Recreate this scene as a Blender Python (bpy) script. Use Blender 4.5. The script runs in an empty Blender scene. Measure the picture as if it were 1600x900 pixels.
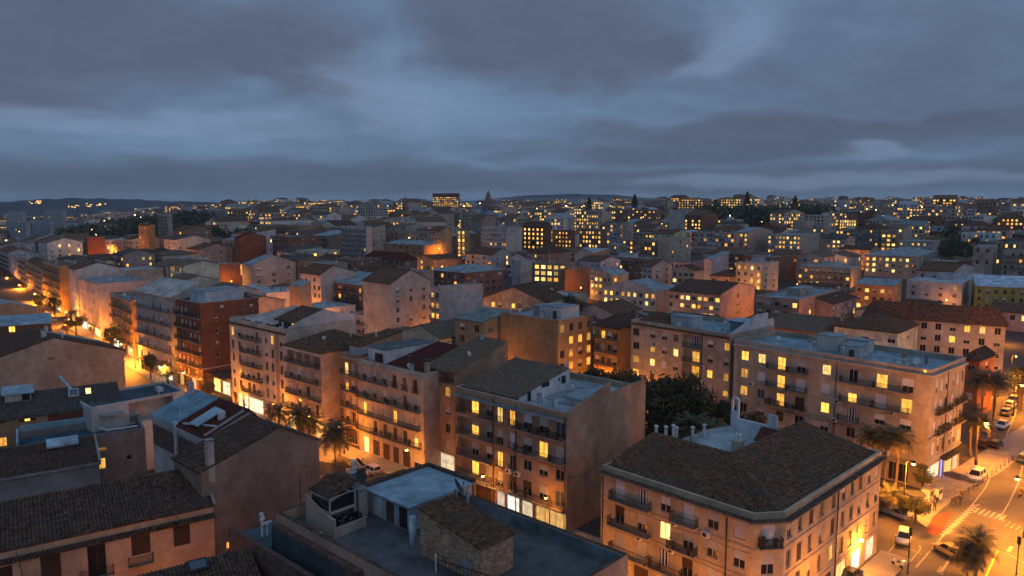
import bpy, math, random
from mathutils import Vector
random.seed(7)
SC = bpy.context.scene
COL = SC.collection

# ---------------------------------------------------------------- camera
F = 1150.0; CAMH = 45.0; PITCH = math.atan(132 / F)
CP, SP = math.cos(PITCH), math.sin(PITCH)
cam_data = bpy.data.cameras.new('camera'); cam = bpy.data.objects.new('camera', cam_data); COL.objects.link(cam)
cam_data.sensor_width = 36.0; cam_data.lens = F / 1600 * 36; cam_data.clip_start = 1; cam_data.clip_end = 40000
cam.location = (0, 0, CAMH); cam.rotation_euler = (math.radians(90) - PITCH, 0, 0)
SC.camera = cam

# ---------------------------------------------------------------- view, sampling
SC.view_settings.view_transform = 'Standard'; SC.view_settings.look = 'None'
SC.view_settings.exposure = 1.32; SC.view_settings.gamma = 1.0; SC.view_settings.use_curve_mapping = False
SC.render.engine = 'CYCLES'
SC.cycles.use_denoising = True
SC.cycles.max_bounces = 4; SC.cycles.diffuse_bounces = 3; SC.cycles.glossy_bounces = 2; SC.cycles.transparent_max_bounces = 6
SC.cycles.sample_clamp_indirect = 4.0
SC.cycles.use_light_tree = True

# ---------------------------------------------------------------- world: dusk sky with cloud layers
SUN_EL, SUN_AZ = math.radians(14), math.radians(140)
world = bpy.data.worlds.new('World'); SC.world = world; world.use_nodes = True
wn, wl = world.node_tree.nodes, world.node_tree.links
wn.clear()
def WN(t, **k):
    n = wn.new(t)
    for a, b in k.items(): setattr(n, a, b)
    return n
def wmath(op, a, b=None, c=None, clamp=False):
    n = WN('ShaderNodeMath', operation=op, use_clamp=clamp)
    for i, v in enumerate((a, b, c)):
        if v is None: continue
        if isinstance(v, (int, float)): n.inputs[i].default_value = v
        else: wl.new(v, n.inputs[i])
    return n.outputs[0]
def wmix(f, a, b):
    n = WN('ShaderNodeMix', data_type='RGBA')
    for s, v in ((n.inputs[0], f), (n.inputs[6], a), (n.inputs[7], b)):
        if isinstance(v, (int, float)): s.default_value = v
        elif isinstance(v, tuple): s.default_value = (*v, 1)
        else: wl.new(v, s)
    return n.outputs[2]
tc = WN('ShaderNodeTexCoord'); sep = WN('ShaderNodeSeparateXYZ'); wl.new(tc.outputs['Generated'], sep.inputs[0])
dx, dy, dz = sep.outputs
zc = wmath('MAXIMUM', dz, 0.0)
den = wmath('ADD', zc, 0.22)
com = WN('ShaderNodeCombineXYZ')
wl.new(wmath('DIVIDE', dx, den), com.inputs[0]); wl.new(wmath('DIVIDE', dy, den), com.inputs[1]); com.inputs[2].default_value = 3.7
def wnoise(scale, detail, rough, dist, vec=None, off=0.0):
    n = WN('ShaderNodeTexNoise'); n.inputs['Scale'].default_value = scale; n.inputs['Detail'].default_value = detail
    n.inputs['Roughness'].default_value = rough; n.inputs['Distortion'].default_value = dist
    v = vec or com.outputs[0]
    if off:
        a = WN('ShaderNodeVectorMath', operation='ADD'); wl.new(v, a.inputs[0]); a.inputs[1].default_value = (off, off * .7, off * .3); v = a.outputs[0]
    wl.new(v, n.inputs['Vector']); return n.outputs['Fac']
def ramp(v, lo, hi):
    n = WN('ShaderNodeMapRange', interpolation_type='SMOOTHSTEP'); wl.new(v, n.inputs[0])
    n.inputs[1].default_value = lo; n.inputs[2].default_value = hi
    return n.outputs[0]
# azimuth (x/y) and elevation of the view direction
az = wmath('ARCTAN2', dx, dy)
el = wmath('ARCSINE', dz)
warp1 = wnoise(1.7, 5, .50, .3, off=11.0)
warp2 = wnoise(1.7, 5, .50, .3, off=23.0)
azw = wmath('ADD', az, wmath('MULTIPLY', wmath('SUBTRACT', warp1, .5), .36))
elw = wmath('ADD', el, wmath('MULTIPLY', wmath('SUBTRACT', warp2, .5), wmath('ADD', .035, wmath('MULTIPLY', ramp(el, .02, .2), .13))))
def cloud(a0, e0, ra, re, sharp=1.0):
    u = wmath('DIVIDE', wmath('SUBTRACT', azw, a0), ra); v = wmath('DIVIDE', wmath('SUBTRACT', elw, e0), re)
    d = wmath('SQRT', wmath('ADD', wmath('MULTIPLY', u, u), wmath('MULTIPLY', v, v)))
    n = WN('ShaderNodeMapRange', interpolation_type='SMOOTHSTEP'); wl.new(d, n.inputs[0])
    n.inputs[1].default_value = 1.4; n.inputs[2].default_value = 0.40
    return n.outputs[0]
def pa(px): return math.atan((px - 800) / F)
def pe(py): return math.atan((318 - py) / F)
big = wnoise(0.9, 4, .5, .5)
mid = wnoise(2.6, 5, .55, .4, off=5.0)
cover = ramp(wmath('ADD', wmath('MULTIPLY', big, .6), wmath('MULTIPLY', mid, .4)), .34, .66)
clear = WN('ShaderNodeTexSky', sky_type='NISHITA', sun_disc=False)
clear.sun_elevation = math.radians(1.0); clear.sun_rotation = SUN_AZ; clear.air_density = 1.2; clear.dust_density = 1.0; clear.ozone_density = 3.0
cs = WN('ShaderNodeVectorMath', operation='SCALE'); wl.new(clear.outputs[0], cs.inputs[0]); cs.inputs['Scale'].default_value = 0.05
blue = wmix(0.85, cs.outputs[0], (0.110, 0.180, 0.288))
grey = (0.064, 0.089, 0.137)
sky = wmix(wmath('MULTIPLY', cover, .62), blue, grey)
# the big cloud banks of the evening, where they hang
banks = [(150, 95, .36, .085), (440, 120, .12, .050), (60, 170, .16, .030), (840, 40, .21, .075), (960, 100, .11, .045),
         (1320, 215, .40, .026), (1100, 242, .24, .018), (1480, 60, .24, .10), (250, 285, .6, .022), (1450, 150, .34, .05), (700, 284, 1.3, .026)]
b = None
for i, (px, py, ra, re) in enumerate(banks):
    c = cloud(pa(px), pe(py), ra, re)
    if i in (7, 9): c = wmath('MULTIPLY', c, .55)
    b = c if b is None else wmath('MAXIMUM', b, c)
tone = wnoise(2.2, 5, .6, .4, off=31.0)
darkc = wmix(ramp(el, .02, .15), wmix(tone, (0.044, 0.062, 0.096), (0.058, 0.080, 0.120)), wmix(tone, (0.051, 0.059, 0.093), (0.071, 0.081, 0.121)))
sky = wmix(wmath('MULTIPLY', b, .80), sky, darkc)
gaps = None
for px, py, ra, re in [(620, 150, .12, .05), (1355, 243, .055, .011), (1300, 285, .30, .009), (1120, 90, .06, .05), (230, 205, .2, .018)]:
    c = cloud(pa(px), pe(py), ra, re); gaps = c if gaps is None else wmath('MAXIMUM', gaps, c)
sky = wmix(wmath('MULTIPLY', gaps, .36), sky, (0.160, 0.215, 0.325))
# fine ragged texture of the cloud base
fine = wnoise(5.5, 7, .62, .5, off=47.0); fine2 = wnoise(14.0, 5, .6, .3, off=61.0)
mod = wmath('ADD', .80, wmath('ADD', wmath('MULTIPLY', fine, .30), wmath('MULTIPLY', fine2, .10)))
fs = WN('ShaderNodeVectorMath', operation='SCALE'); wl.new(sky, fs.inputs[0]); wl.new(mod, fs.inputs['Scale']); sky = fs.outputs[0]
# an overcast sky grows brighter towards the zenith
lift = wmath('ADD', 1.0, wmath('MULTIPLY', wmath('POWER', zc, 1.5), .55))
bg = WN('ShaderNodeBackground'); wl.new(sky, bg.inputs[0]); wl.new(wmath('MULTIPLY', lift, 0.60), bg.inputs[1])
wo = WN('ShaderNodeOutputWorld'); wl.new(bg.outputs[0], wo.inputs[0])

# ---------------------------------------------------------------- the last light of the evening
sd = bpy.data.lights.new('sun', 'SUN'); sun = bpy.data.objects.new('sun', sd); COL.objects.link(sun)
sd.energy = 0.10; sd.angle = math.radians(50); sd.color = (1.0, .80, .72)
sun.rotation_euler = (math.radians(90) - SUN_EL, 0, math.pi - SUN_AZ)

# ---------------------------------------------------------------- pixel -> place helpers
def ray(px, py):
    x = (px - 800) / F; y = (450 - py) / F
    return (x, CP + y * SP, -SP + y * CP)
def at_z(px, py, z):
    d = ray(px, py); t = (z - CAMH) / d[2]; return Vector((d[0] * t, d[1] * t, z))
def at_y(px, py, Y):
    d = ray(px, py); t = Y / d[1]; return Vector((d[0] * t, Y, CAMH + d[2] * t))
def dirs(vpl):
    d = Vector((ray(vpl, 318)[0], ray(vpl, 318)[1])).normalized()
    return d, Vector((d.y, -d.x))
def hit(px, py, P, d):
    r = ray(px, py); det = -d[0] * r[1] + r[0] * d[1]
    return (P[0] * r[1] - r[0] * P[1]) / det
def proj(p):
    x, y, z = p[0], p[1], p[2] - CAMH
    zc_ = y * CP - z * SP; u = y * SP + z * CP
    return (800 + F * x / zc_, 450 - F * u / zc_)
def sstep(a, b, x):
    t = min(1, max(0, (x - a) / (b - a))); return t * t * (3 - 2 * t)
def terrain(x, y):
    h = 12 * sstep(250, 560, y) + 9 * sstep(520, 900, y) + 9 * sstep(850, 1700, y) + 3 * sstep(1700, 3000, y)
    r = x / max(y, 1)
    left = sstep(-.34, -.62, r) * sstep(350, 800, y)
    h *= (1 - left); h -= left * 12 * sstep(600, 1200, y)
    h += 11 * math.exp(-((r + .5) / .11) ** 2 - ((y - 830) / 170) ** 2)
    h += 5 * sstep(.05, .3, r) * sstep(450, 900, y)
    return h

# ---------------------------------------------------------------- materials
MATS = {}
class NT:
    def __init__(s, name):
        s.m = bpy.data.materials.new(name); s.m.use_nodes = True; s.t = s.m.node_tree; s.t.nodes.clear(); MATS[name] = s.m
        s.o = s.n('ShaderNodeOutputMaterial'); s.b = s.n('ShaderNodeBsdfPrincipled'); s.l(s.b.outputs[0], s.o.inputs[0])
        s.tc = s.n('ShaderNodeTexCoord')
    def n(s, t, **k):
        x = s.t.nodes.new(t)
        for a, b in k.items(): setattr(x, a, b)
        return x
    def l(s, a, b): s.t.links.new(a, b)
    def put(s, sock, v):
        if isinstance(v, (int, float)): sock.default_value = v
        elif isinstance(v, (tuple, list)): sock.default_value = (*v, 1) if len(v) == 3 and sock.type == 'RGBA' else v
        else: s.l(v, sock)
    def math(s, op, a, b=None):
        x = s.n('ShaderNodeMath', operation=op); s.put(x.inputs[0], a)
        if b is not None: s.put(x.inputs[1], b)
        return x.outputs[0]
    def mix(s, f, a, b, bt='MIX'):
        x = s.n('ShaderNodeMix', data_type='RGBA', blend_type=bt)
        s.put(x.inputs[0], f); s.put(x.inputs[6], a); s.put(x.inputs[7], b); return x.outputs[2]
    def scale(s, v, sc):
        x = s.n('ShaderNodeMapping'); s.l(v, x.inputs[0]); x.inputs['Scale'].default_value = sc; return x.outputs[0]
    def noise(s, v, sc, det=4, ro=.6, dist=0):
        x = s.n('ShaderNodeTexNoise'); s.l(v, x.inputs['Vector']); x.inputs['Scale'].default_value = sc
        x.inputs['Detail'].default_value = det; x.inputs['Roughness'].default_value = ro; x.inputs['Distortion'].default_value = dist
        return x.outputs['Fac']
    def range(s, v, a, b, c=0., d=1.):
        x = s.n('ShaderNodeMapRange'); s.l(v, x.inputs[0])
        for i, q in enumerate((a, b, c, d)): x.inputs[i + 1].default_value = q
        return x.outputs[0]
    def bump(s, h, st=.3, dist=.05):
        x = s.n('ShaderNodeBump'); s.put(x.inputs['Height'], h); x.inputs['Strength'].default_value = st; x.inputs['Distance'].default_value = dist
        s.l(x.outputs[0], s.b.inputs['Normal'])
    def fin(s, col, rough=.8, **k):
        s.put(s.b.inputs['Base Color'], col); s.put(s.b.inputs['Roughness'], rough)
        for a, v in k.items(): s.put(s.b.inputs[a.replace('_', ' ')], v)
        return s.m
def m_surface(name, col=None, rough=.85, var=.22, sc=.6, streak=True, bump=.25):
    t = NT(name); oi = t.n('ShaderNodeObjectInfo')
    base = col if col else oi.outputs['Color']
    ob = t.tc.outputs['Object']
    off = t.n('ShaderNodeVectorMath', operation='ADD'); t.l(ob, off.inputs[0]); t.l(oi.outputs['Location'], off.inputs[1]); ob = off.outputs[0]
    n1 = t.noise(ob, sc, 5, .65)
    n2 = t.noise(ob, sc * 9, 3, .6)
    f = t.range(n1, .3, .7, 1 - var, 1 + var * .7)
    if streak:
        n3 = t.noise(t.scale(ob, (.55, .55, .10)), 1.3, 5, .7, .6); n4 = t.noise(ob, .16, 3, .6)
        f = t.math('MULTIPLY', f, t.range(n3, .35, .72, .88, 1.08)); f = t.math('MULTIPLY', f, t.range(n4, .35, .65, .78, 1.14)); n5 = t.noise(ob, .42, 6, .7, .8); f = t.math('MULTIPLY', f, t.range(n5, .56, .63, 1.0, .84))
    f = t.math('MULTIPLY', f, t.range(n2, .3, .7, .93, 1.06))
    c = t.mix(1.0, base, f, 'MULTIPLY')
    t.bump(n2, bump, .03)
    return t.fin(c, rough, Specular_IOR_Level=.22)
m_surface('plaster')
m_surface('membrane', rough=.72, var=.55, sc=.35, streak=False)
t_ = MATS['membrane'].node_tree; bs_ = t_.nodes['Principled BSDF']; src = bs_.inputs['Base Color'].links[0].from_socket
tx = t_.nodes.new('ShaderNodeTexCoord'); br = t_.nodes.new('ShaderNodeTexBrick'); t_.links.new(tx.outputs['Object'], br.inputs['Vector']); br.inputs['Scale'].default_value = 1.0; br.inputs['Brick Width'].default_value = 6.5; br.inputs['Row Height'].default_value = 2.1; br.inputs['Mortar Size'].default_value = .035
br.inputs['Color1'].default_value = (1, 1, 1, 1); br.inputs['Color2'].default_value = (.90, .90, .91, 1); br.inputs['Mortar'].default_value = (.66, .66, .66, 1)
mx = t_.nodes.new('ShaderNodeMix'); mx.data_type = 'RGBA'; mx.blend_type = 'MULTIPLY'; mx.inputs[0].default_value = 1.; t_.links.new(src, mx.inputs[6]); t_.links.new(br.outputs['Color'], mx.inputs[7]); t_.links.new(mx.outputs[2], bs_.inputs['Base Color'])
m_surface('concrete', (.30, .29, .27), var=.3)
m_surface('trim', (.42, .38, .33), var=.2)
m_surface('stone_band', (.36, .31, .26), var=.25)
m_surface('pavement', (.24, .22, .20), var=.25, streak=False)
m_surface('asphalt', (.085, .080, .074), rough=.62, var=.35, sc=.25, streak=False, bump=.35)
m_surface('soil', (.07, .065, .055), var=.35, streak=False)
m_surface('bike_red', (.20, .062, .035), var=.25, streak=False)
m_surface('road_paint', (.33, .315, .28), var=.6, sc=2.2, streak=False)
m_surface('yellow_paint', (.60, .42, .06), var=.35, sc=1.6, streak=False)
m_surface('metal_dark', (.035, .034, .035), rough=.5, var=.2)
m_surface('metal_grey', (.25, .26, .27), rough=.45, var=.2)
m_surface('white_paint', (.62, .62, .62), rough=.6, var=.15)
m_surface('awning', rough=.85, var=.1, streak=False)
m_surface('frame_wood', (.10, .06, .035), rough=.6, var=.25)
m_surface('frame_white', (.50, .48, .45), rough=.5, var=.1)
m_surface('brown_shutter', (.085, .045, .025), rough=.7, var=.2)
m_surface('bark', (.09, .065, .045), var=.4, sc=2)
m_surface('palm_bark', (.15, .11, .075), var=.4, sc=2)
def m_tile(name, a, b, c):
    t = NT(name); oi = t.n('ShaderNodeObjectInfo'); ob = t.tc.outputs['Object']
    v = t.n('ShaderNodeTexVoronoi'); t.l(t.scale(ob, (2.6, 2.6, 2.0)), v.inputs['Vector']); v.inputs['Scale'].default_value = 1.0
    sp = t.n('ShaderNodeSeparateColor'); t.l(v.outputs['Color'], sp.inputs[0])
    n = t.noise(ob, .35, 5, .65); n2 = t.noise(ob, 2.5, 4, .6)
    c1 = t.mix(sp.outputs[0], a, b); c1 = t.mix(t.range(n, .45, .68), c1, c)
    c1 = t.mix(1.0, c1, t.range(n2, .3, .7, .6, 1.35), 'MULTIPLY')
    t.bump(n2, .3, .03); return t.fin(c1, .9, Specular_IOR_Level=.12)
m_tile('tile_brown', (.095, .045, .028), (.250, .135, .080), (.125, .092, .066))
m_tile('tile_grey', (.085, .075, .068), (.140, .115, .095), (.10, .097, .092))
m_tile('tile_red', (.095, .028, .022), (.140, .045, .034), (.085, .035, .030))
m_tile('tile_light', (.17, .115, .08), (.24, .17, .12), (.16, .135, .11))
m_tile('tile_dark', (.062, .036, .027), (.175, .104, .070), (.095, .072, .056))
def m_brick(name, a, b, mortar):
    t = NT(name); ob = t.tc.outputs['Object']; sx = t.n('ShaderNodeSeparateXYZ'); t.l(ob, sx.inputs[0])
    cb = t.n('ShaderNodeCombineXYZ'); t.l(t.math('ADD', sx.outputs[0], sx.outputs[1]), cb.inputs[0]); t.l(sx.outputs[2], cb.inputs[1])
    k = t.n('ShaderNodeTexBrick'); t.l(cb.outputs[0], k.inputs['Vector']); k.inputs['Scale'].default_value = 1.0
    k.inputs['Brick Width'].default_value = .5; k.inputs['Row Height'].default_value = .19; k.inputs['Mortar Size'].default_value = .02
    k.inputs['Color1'].default_value = (*a, 1); k.inputs['Color2'].default_value = (*b, 1); k.inputs['Mortar'].default_value = (*mortar, 1)
    n = t.noise(ob, 1.3, 5, .7); n2 = t.noise(ob, 9, 4, .7)
    c = t.mix(1.0, k.outputs['Color'], t.range(n, .3, .7, .45, 1.3), 'MULTIPLY')
    c = t.mix(1.0, c, t.range(n2, .3, .7, .5, 1.4), 'MULTIPLY')
    t.bump(t.math('ADD', k.outputs['Fac'], n2), -.5, .03); return t.fin(c, .9)
m_brick('brick_tan', (.62, .36, .21), (.30, .16, .09), (.36, .28, .21))
m_brick('brick_dark', (.17, .085, .055), (.11, .06, .04), (.12, .10, .085))
def m_glass(name, col, rough):
    t = NT(name); n = t.noise(t.tc.outputs['Object'], 3, 2)
    t.bump(n, .05, .02); return t.fin(col, rough, Specular_IOR_Level=.6)
m_glass('glass_dark', (.018, .019, .022), .12)
m_glass('glass_blue', (.06, .085, .11), .2)
def m_lit(name, col, st, curtain=.72):
    t = NT(name); oi = t.n('ShaderNodeObjectInfo'); ob = t.tc.outputs['Object']
    off = t.n('ShaderNodeVectorMath', operation='ADD'); t.l(ob, off.inputs[0])
    cb = t.n('ShaderNodeCombineXYZ'); r = t.math('MULTIPLY', oi.outputs['Random'], 37.0); t.l(r, cb.inputs[0]); t.l(r, cb.inputs[2]); t.l(cb.outputs[0], off.inputs[1])
    folds = t.noise(t.scale(off.outputs[0], (7, 7, .25)), 1.0, 3, .6)
    room = t.noise(off.outputs[0], 1.3, 3, .6)
    f = t.math('MULTIPLY', t.range(folds, .35, .65, 1 - curtain, 1.1), t.range(room, .3, .7, .55, 1.25))
    f = t.math('MULTIPLY', f, t.range(oi.outputs['Random'], 0, 1, .22, 1.5))
    t.put(t.b.inputs['Emission Strength'], t.math('MULTIPLY', f, st)); t.put(t.b.inputs['Emission Color'], col)
    return t.fin((.25, .18, .08), .4)
m_lit('lit_yellow', (1.0, .48, .065), 1.05)
m_lit('lit_pale', (1.0, .62, .17), 1.2)
m_lit('lit_orange', (1.0, .42, .07), .75)
m_lit('shop_white', (1.0, .86, .56), 1.3, .55)
m_lit('shop_warm', (1.0, .64, .20), 1.2, .6)
m_lit('shop_cold', (.95, .93, .80), 1.0, .7)
m_lit('shop_blue', (.10, .22, 1.0), 1.0, .3)
m_lit('lamp_glow', (1.0, .45, .08), 40.0, 0.)
m_lit('lamp_white', (1.0, .78, .45), 40.0, 0.)
def m_paint(name, col, rough=.3):
    t = NT(name); n = t.noise(t.tc.outputs['Object'], 2.0, 3); return t.fin(t.mix(1.0, col, t.range(n, .3, .7, .9, 1.08), 'MULTIPLY'), rough, Metallic=.1)
m_paint('headlight_red', (.25, .01, .01), .3)
m_surface('shutter_pale', (.44, .41, .38), rough=.6, var=.12, streak=False)
m_surface('shutter_white', (.58, .58, .60), rough=.5, var=.1, streak=False)
def m_leaf(name, a, b):
    t = NT(name); oi = t.n('ShaderNodeObjectInfo'); n = t.noise(t.tc.outputs['Object'], 1.1, 3, .6)
    c = t.mix(t.range(n, .35, .65), a, b); c = t.mix(1.0, c, t.range(oi.outputs['Random'], 0, 1, .75, 1.2), 'MULTIPLY')
    return t.fin(c, .6)
m_leaf('leaf_dark', (.022, .034, .014), (.050, .070, .024))
m_leaf('leaf_mid', (.045, .060, .018), (.090, .100, .032))
m_leaf('palm_leaf', (.045, .052, .020), (.095, .090, .040))
m_leaf('palm_dry', (.10, .075, .035), (.16, .11, .05))
t = NT('car_paint'); oi = t.n('ShaderNodeObjectInfo'); t.fin(oi.outputs['Color'], .28, Metallic=.15)
m_paint('rubber', (.015, .015, .015), .8)
t = NT('cloth'); oi = t.n('ShaderNodeObjectInfo'); nn = t.noise(t.tc.outputs['Object'], 6, 3); t.fin(t.mix(1.0, oi.outputs['Color'], t.range(nn, .3, .7, .8, 1.15), 'MULTIPLY'), .9)
m_surface('far_wall', rough=.9, var=.2)

# ---------------------------------------------------------------- mesh helpers
class MB:
    def __init__(s): s.v = []; s.f = []; s.m = []
    def q(s, pts, mi=0):
        i = len(s.v); s.v += [tuple(p) for p in pts]; s.f.append(tuple(range(i, i + len(pts)))); s.m.append(mi)
    def box(s, x0, x1, y0, y1, z0, z1, mi=0, bottom=True):
        i = len(s.v)
        s.v += [(x0, y0, z0), (x1, y0, z0), (x1, y1, z0), (x0, y1, z0), (x0, y0, z1), (x1, y0, z1), (x1, y1, z1), (x0, y1, z1)]
        fs = [(4, 5, 6, 7), (0, 1, 5, 4), (1, 2, 6, 5), (2, 3, 7, 6), (3, 0, 4, 7)] + ([(3, 2, 1, 0)] if bottom else [])
        for f in fs: s.f.append(tuple(i + k for k in f)); s.m.append(mi)
    def obox(s, c, ex, ey, ez, hx, hy, hz, mi=0):
        c, ex, ey, ez = Vector(c), Vector(ex), Vector(ey), Vector(ez); i = len(s.v)
        for sz in (-1, 1):
            for sx, sy in ((-1, -1), (1, -1), (1, 1), (-1, 1)): s.v.append(tuple(c + ex * hx * sx + ey * hy * sy + ez * hz * sz))
        for f in [(4, 5, 6, 7), (0, 1, 5, 4), (1, 2, 6, 5), (2, 3, 7, 6), (3, 0, 4, 7), (3, 2, 1, 0)]: s.f.append(tuple(i + k for k in f)); s.m.append(mi)
    def bar(s, a, b, w, mi=0, h=None):
        a, b = Vector(a), Vector(b); d = b - a; L = d.length
        if L < 1e-6: return
        d /= L; up = Vector((0, 0, 1)) if abs(d.z) < .9 else Vector((1, 0, 0))
        e = d.cross(up).normalized(); u = e.cross(d)
        s.obox((a + b) / 2, e, u, d, w / 2, (h or w) / 2, L / 2, mi)
    def tube(s, pts, rad, n=8, mi=0, cap=True):
        rings = []
        for k, p in enumerate(pts):
            p = Vector(p); d = (Vector(pts[min(k + 1, len(pts) - 1)]) - Vector(pts[max(k - 1, 0)])).normalized()
            up = Vector((0, 0, 1)) if abs(d.z) < .9 else Vector((1, 0, 0))
            e = d.cross(up).normalized(); u = e.cross(d); r = rad[k] if isinstance(rad, (list, tuple)) else rad
            i = len(s.v); s.v += [tuple(p + e * math.cos(a) * r + u * math.sin(a) * r) for a in (2 * math.pi * j / n for j in range(n))]
            rings.append(i)
        for a, b in zip(rings, rings[1:]):
            for j in range(n): s.f.append((a + j, a + (j + 1) % n, b + (j + 1) % n, b + j)); s.m.append(mi)
        if cap:
            s.f.append(tuple(rings[-1] + j for j in range(n))); s.m.append(mi); s.f.append(tuple(rings[0] + j for j in reversed(range(n)))); s.m.append(mi)
    def lathe(s, c, prof, n=12, mi=0):
        s.tube([(c[0], c[1], c[2] + z) for r, z in prof], [max(r, .001) for r, z in prof], n, mi)
    def mesh(s, name, mats, smooth=False):
        me = bpy.data.meshes.new(name); me.from_pydata(s.v, [], s.f)
        for m in (mats if isinstance(mats, (list, tuple)) else [mats]): me.materials.append(MATS[m])
        me.polygons.foreach_set('material_index', s.m)
        if smooth: me.polygons.foreach_set('use_smooth', [True] * len(s.f))
        me.update(); return me
    def build(s, name, mats, parent=None, color=None, smooth=False):
        return add(name, s.mesh(name, mats, smooth), parent, color)
def add(name, data, parent=None, color=None, loc=None, rz=0.0, scale=None):
    o = bpy.data.objects.new(name, data); COL.objects.link(o)
    if parent is not None: o.parent = parent
    if color is not None: o.color = (*color, 1)
    if loc is not None: o.location = loc
    if rz: o.rotation_euler = (0, 0, rz)
    if scale is not None: o.scale = scale
    return o
def tag(o, label, cat, group=None, kind=None):
    if label: o['label'] = label
    if cat: o['category'] = cat
    if group: o['group'] = group
    if kind: o['kind'] = kind
    return o
def thing(name, label, cat, loc, rz=0.0, group=None):
    o = add(name, None, None, None, loc, rz); o.empty_display_size = .1
    return tag(o, label, cat, group)
def structure(o): o['kind'] = 'structure'; return o
# ---------------------------------------------------------------- windows
WINC = {}
def frame_mb(w, h, mb, mi, sill=True, bars=1, d0=.10):
    t = .06; hw = w / 2
    mb.box(-hw, -hw + t, d0, d0 + .06, 0, h, mi); mb.box(hw - t, hw, d0, d0 + .06, 0, h, mi)
    mb.box(-hw + t, hw - t, d0, d0 + .06, 0, t, mi); mb.box(-hw + t, hw - t, d0, d0 + .06, h - t, h, mi)
    for k in range(bars):
        x = -hw + w * (k + 1) / (bars + 1); mb.box(x - .03, x + .03, d0 + .002, d0 + .055, t, h - t, mi)
    if sill: mb.box(-hw - .06, hw + .06, -.09, d0, -.07, -.002, mi + 1)
PANE = {'lit': 'lit_yellow', 'litp': 'lit_pale', 'lito': 'lit_orange', 'dark': 'glass_dark', 'blue': 'glass_blue', 'half': 'glass_dark', 'halfw': 'glass_dark',
        'shut': 'glass_dark', 'shutw': 'glass_dark', 'most': 'glass_dark', 'brown': 'glass_dark', 'brownh': 'glass_dark', 'halflit': 'lit_yellow', 'strip': 'glass_dark',
        'shop': 'shop_white', 'shopw': 'shop_warm', 'shopc': 'shop_cold', 'shopb': 'shop_blue'}
SHUT = {'half': ('shutter_pale', .52), 'halfw': ('shutter_white', .55), 'shut': ('shutter_pale', 1.), 'shutw': ('shutter_white', 1.), 'most': ('shutter_pale', .78),
        'brown': ('brown_shutter', 1.), 'brownh': ('brown_shutter', .5), 'halflit': ('shutter_pale', .35)}
def shutter_mb(w, h, fr, mb, mi):
    z0 = h * (1 - fr) + .01; n = max(2, int((h - z0) / .11)); hw = w / 2 - .01; st = (h - z0) / n
    for k in range(n):
        a = z0 + k * st
        mb.q([(-hw, .055, a), (hw, .055, a), (hw, .08, a + st), (-hw, .08, a + st)], mi)
        mb.q([(-hw, .08, a), (hw, .08, a), (hw, .055, a), (-hw, .055, a)], mi)
def window_parts(w, h, kind, near, frame):
    key = (round(w, 2), round(h, 2), kind, near, frame)
    if key in WINC: return WINC[key]
    w, h = key[0], key[1]; bars = 0 if (w < .85 or kind.startswith('shop')) else (1 if w < 1.9 else 3)
    if kind.startswith('shop'): bars = max(0, int(w / 2.4))
    pane = PANE[kind]; sh = SHUT.get(kind)
    if near:
        a = MB(); frame_mb(w, h, a, 0, h < 2 and not kind.startswith('shop'), bars)
        out = [('window', a.mesh('window', [frame, 'trim']))]
        b = MB(); b.q([(-w / 2 + .05, .135, .05), (w / 2 - .05, .135, .05), (w / 2 - .05, .135, h - .05), (-w / 2 + .05, .135, h - .05)])
        out.append(('pane', b.mesh('pane', pane)))
        if sh:
            c = MB(); shutter_mb(w, h, sh[1], c, 0); out.append(('roller_shutter', c.mesh('roller_shutter', sh[0])))
        if kind == 'strip':
            c = MB()
            for k in (-.36, -.05, .27): c.box(w * k, w * k + .14 * w, .07, .09, .05, h - .05)
            out.append(('curtain', c.mesh('curtain', 'shutter_white')))
    else:
        a = MB(); frame_mb(w, h, a, 0, False, bars)
        a.q([(-w / 2 + .05, .135, .05), (w / 2 - .05, .135, .05), (w / 2 - .05, .135, h - .05), (-w / 2 + .05, .135, h - .05)], 2)
        if sh: shutter_mb(w, h, sh[1], a, 3)
        out = [('window', a.mesh('window', [frame, 'trim', pane, sh[0] if sh else 'trim']))]
    WINC[key] = out; return out

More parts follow.
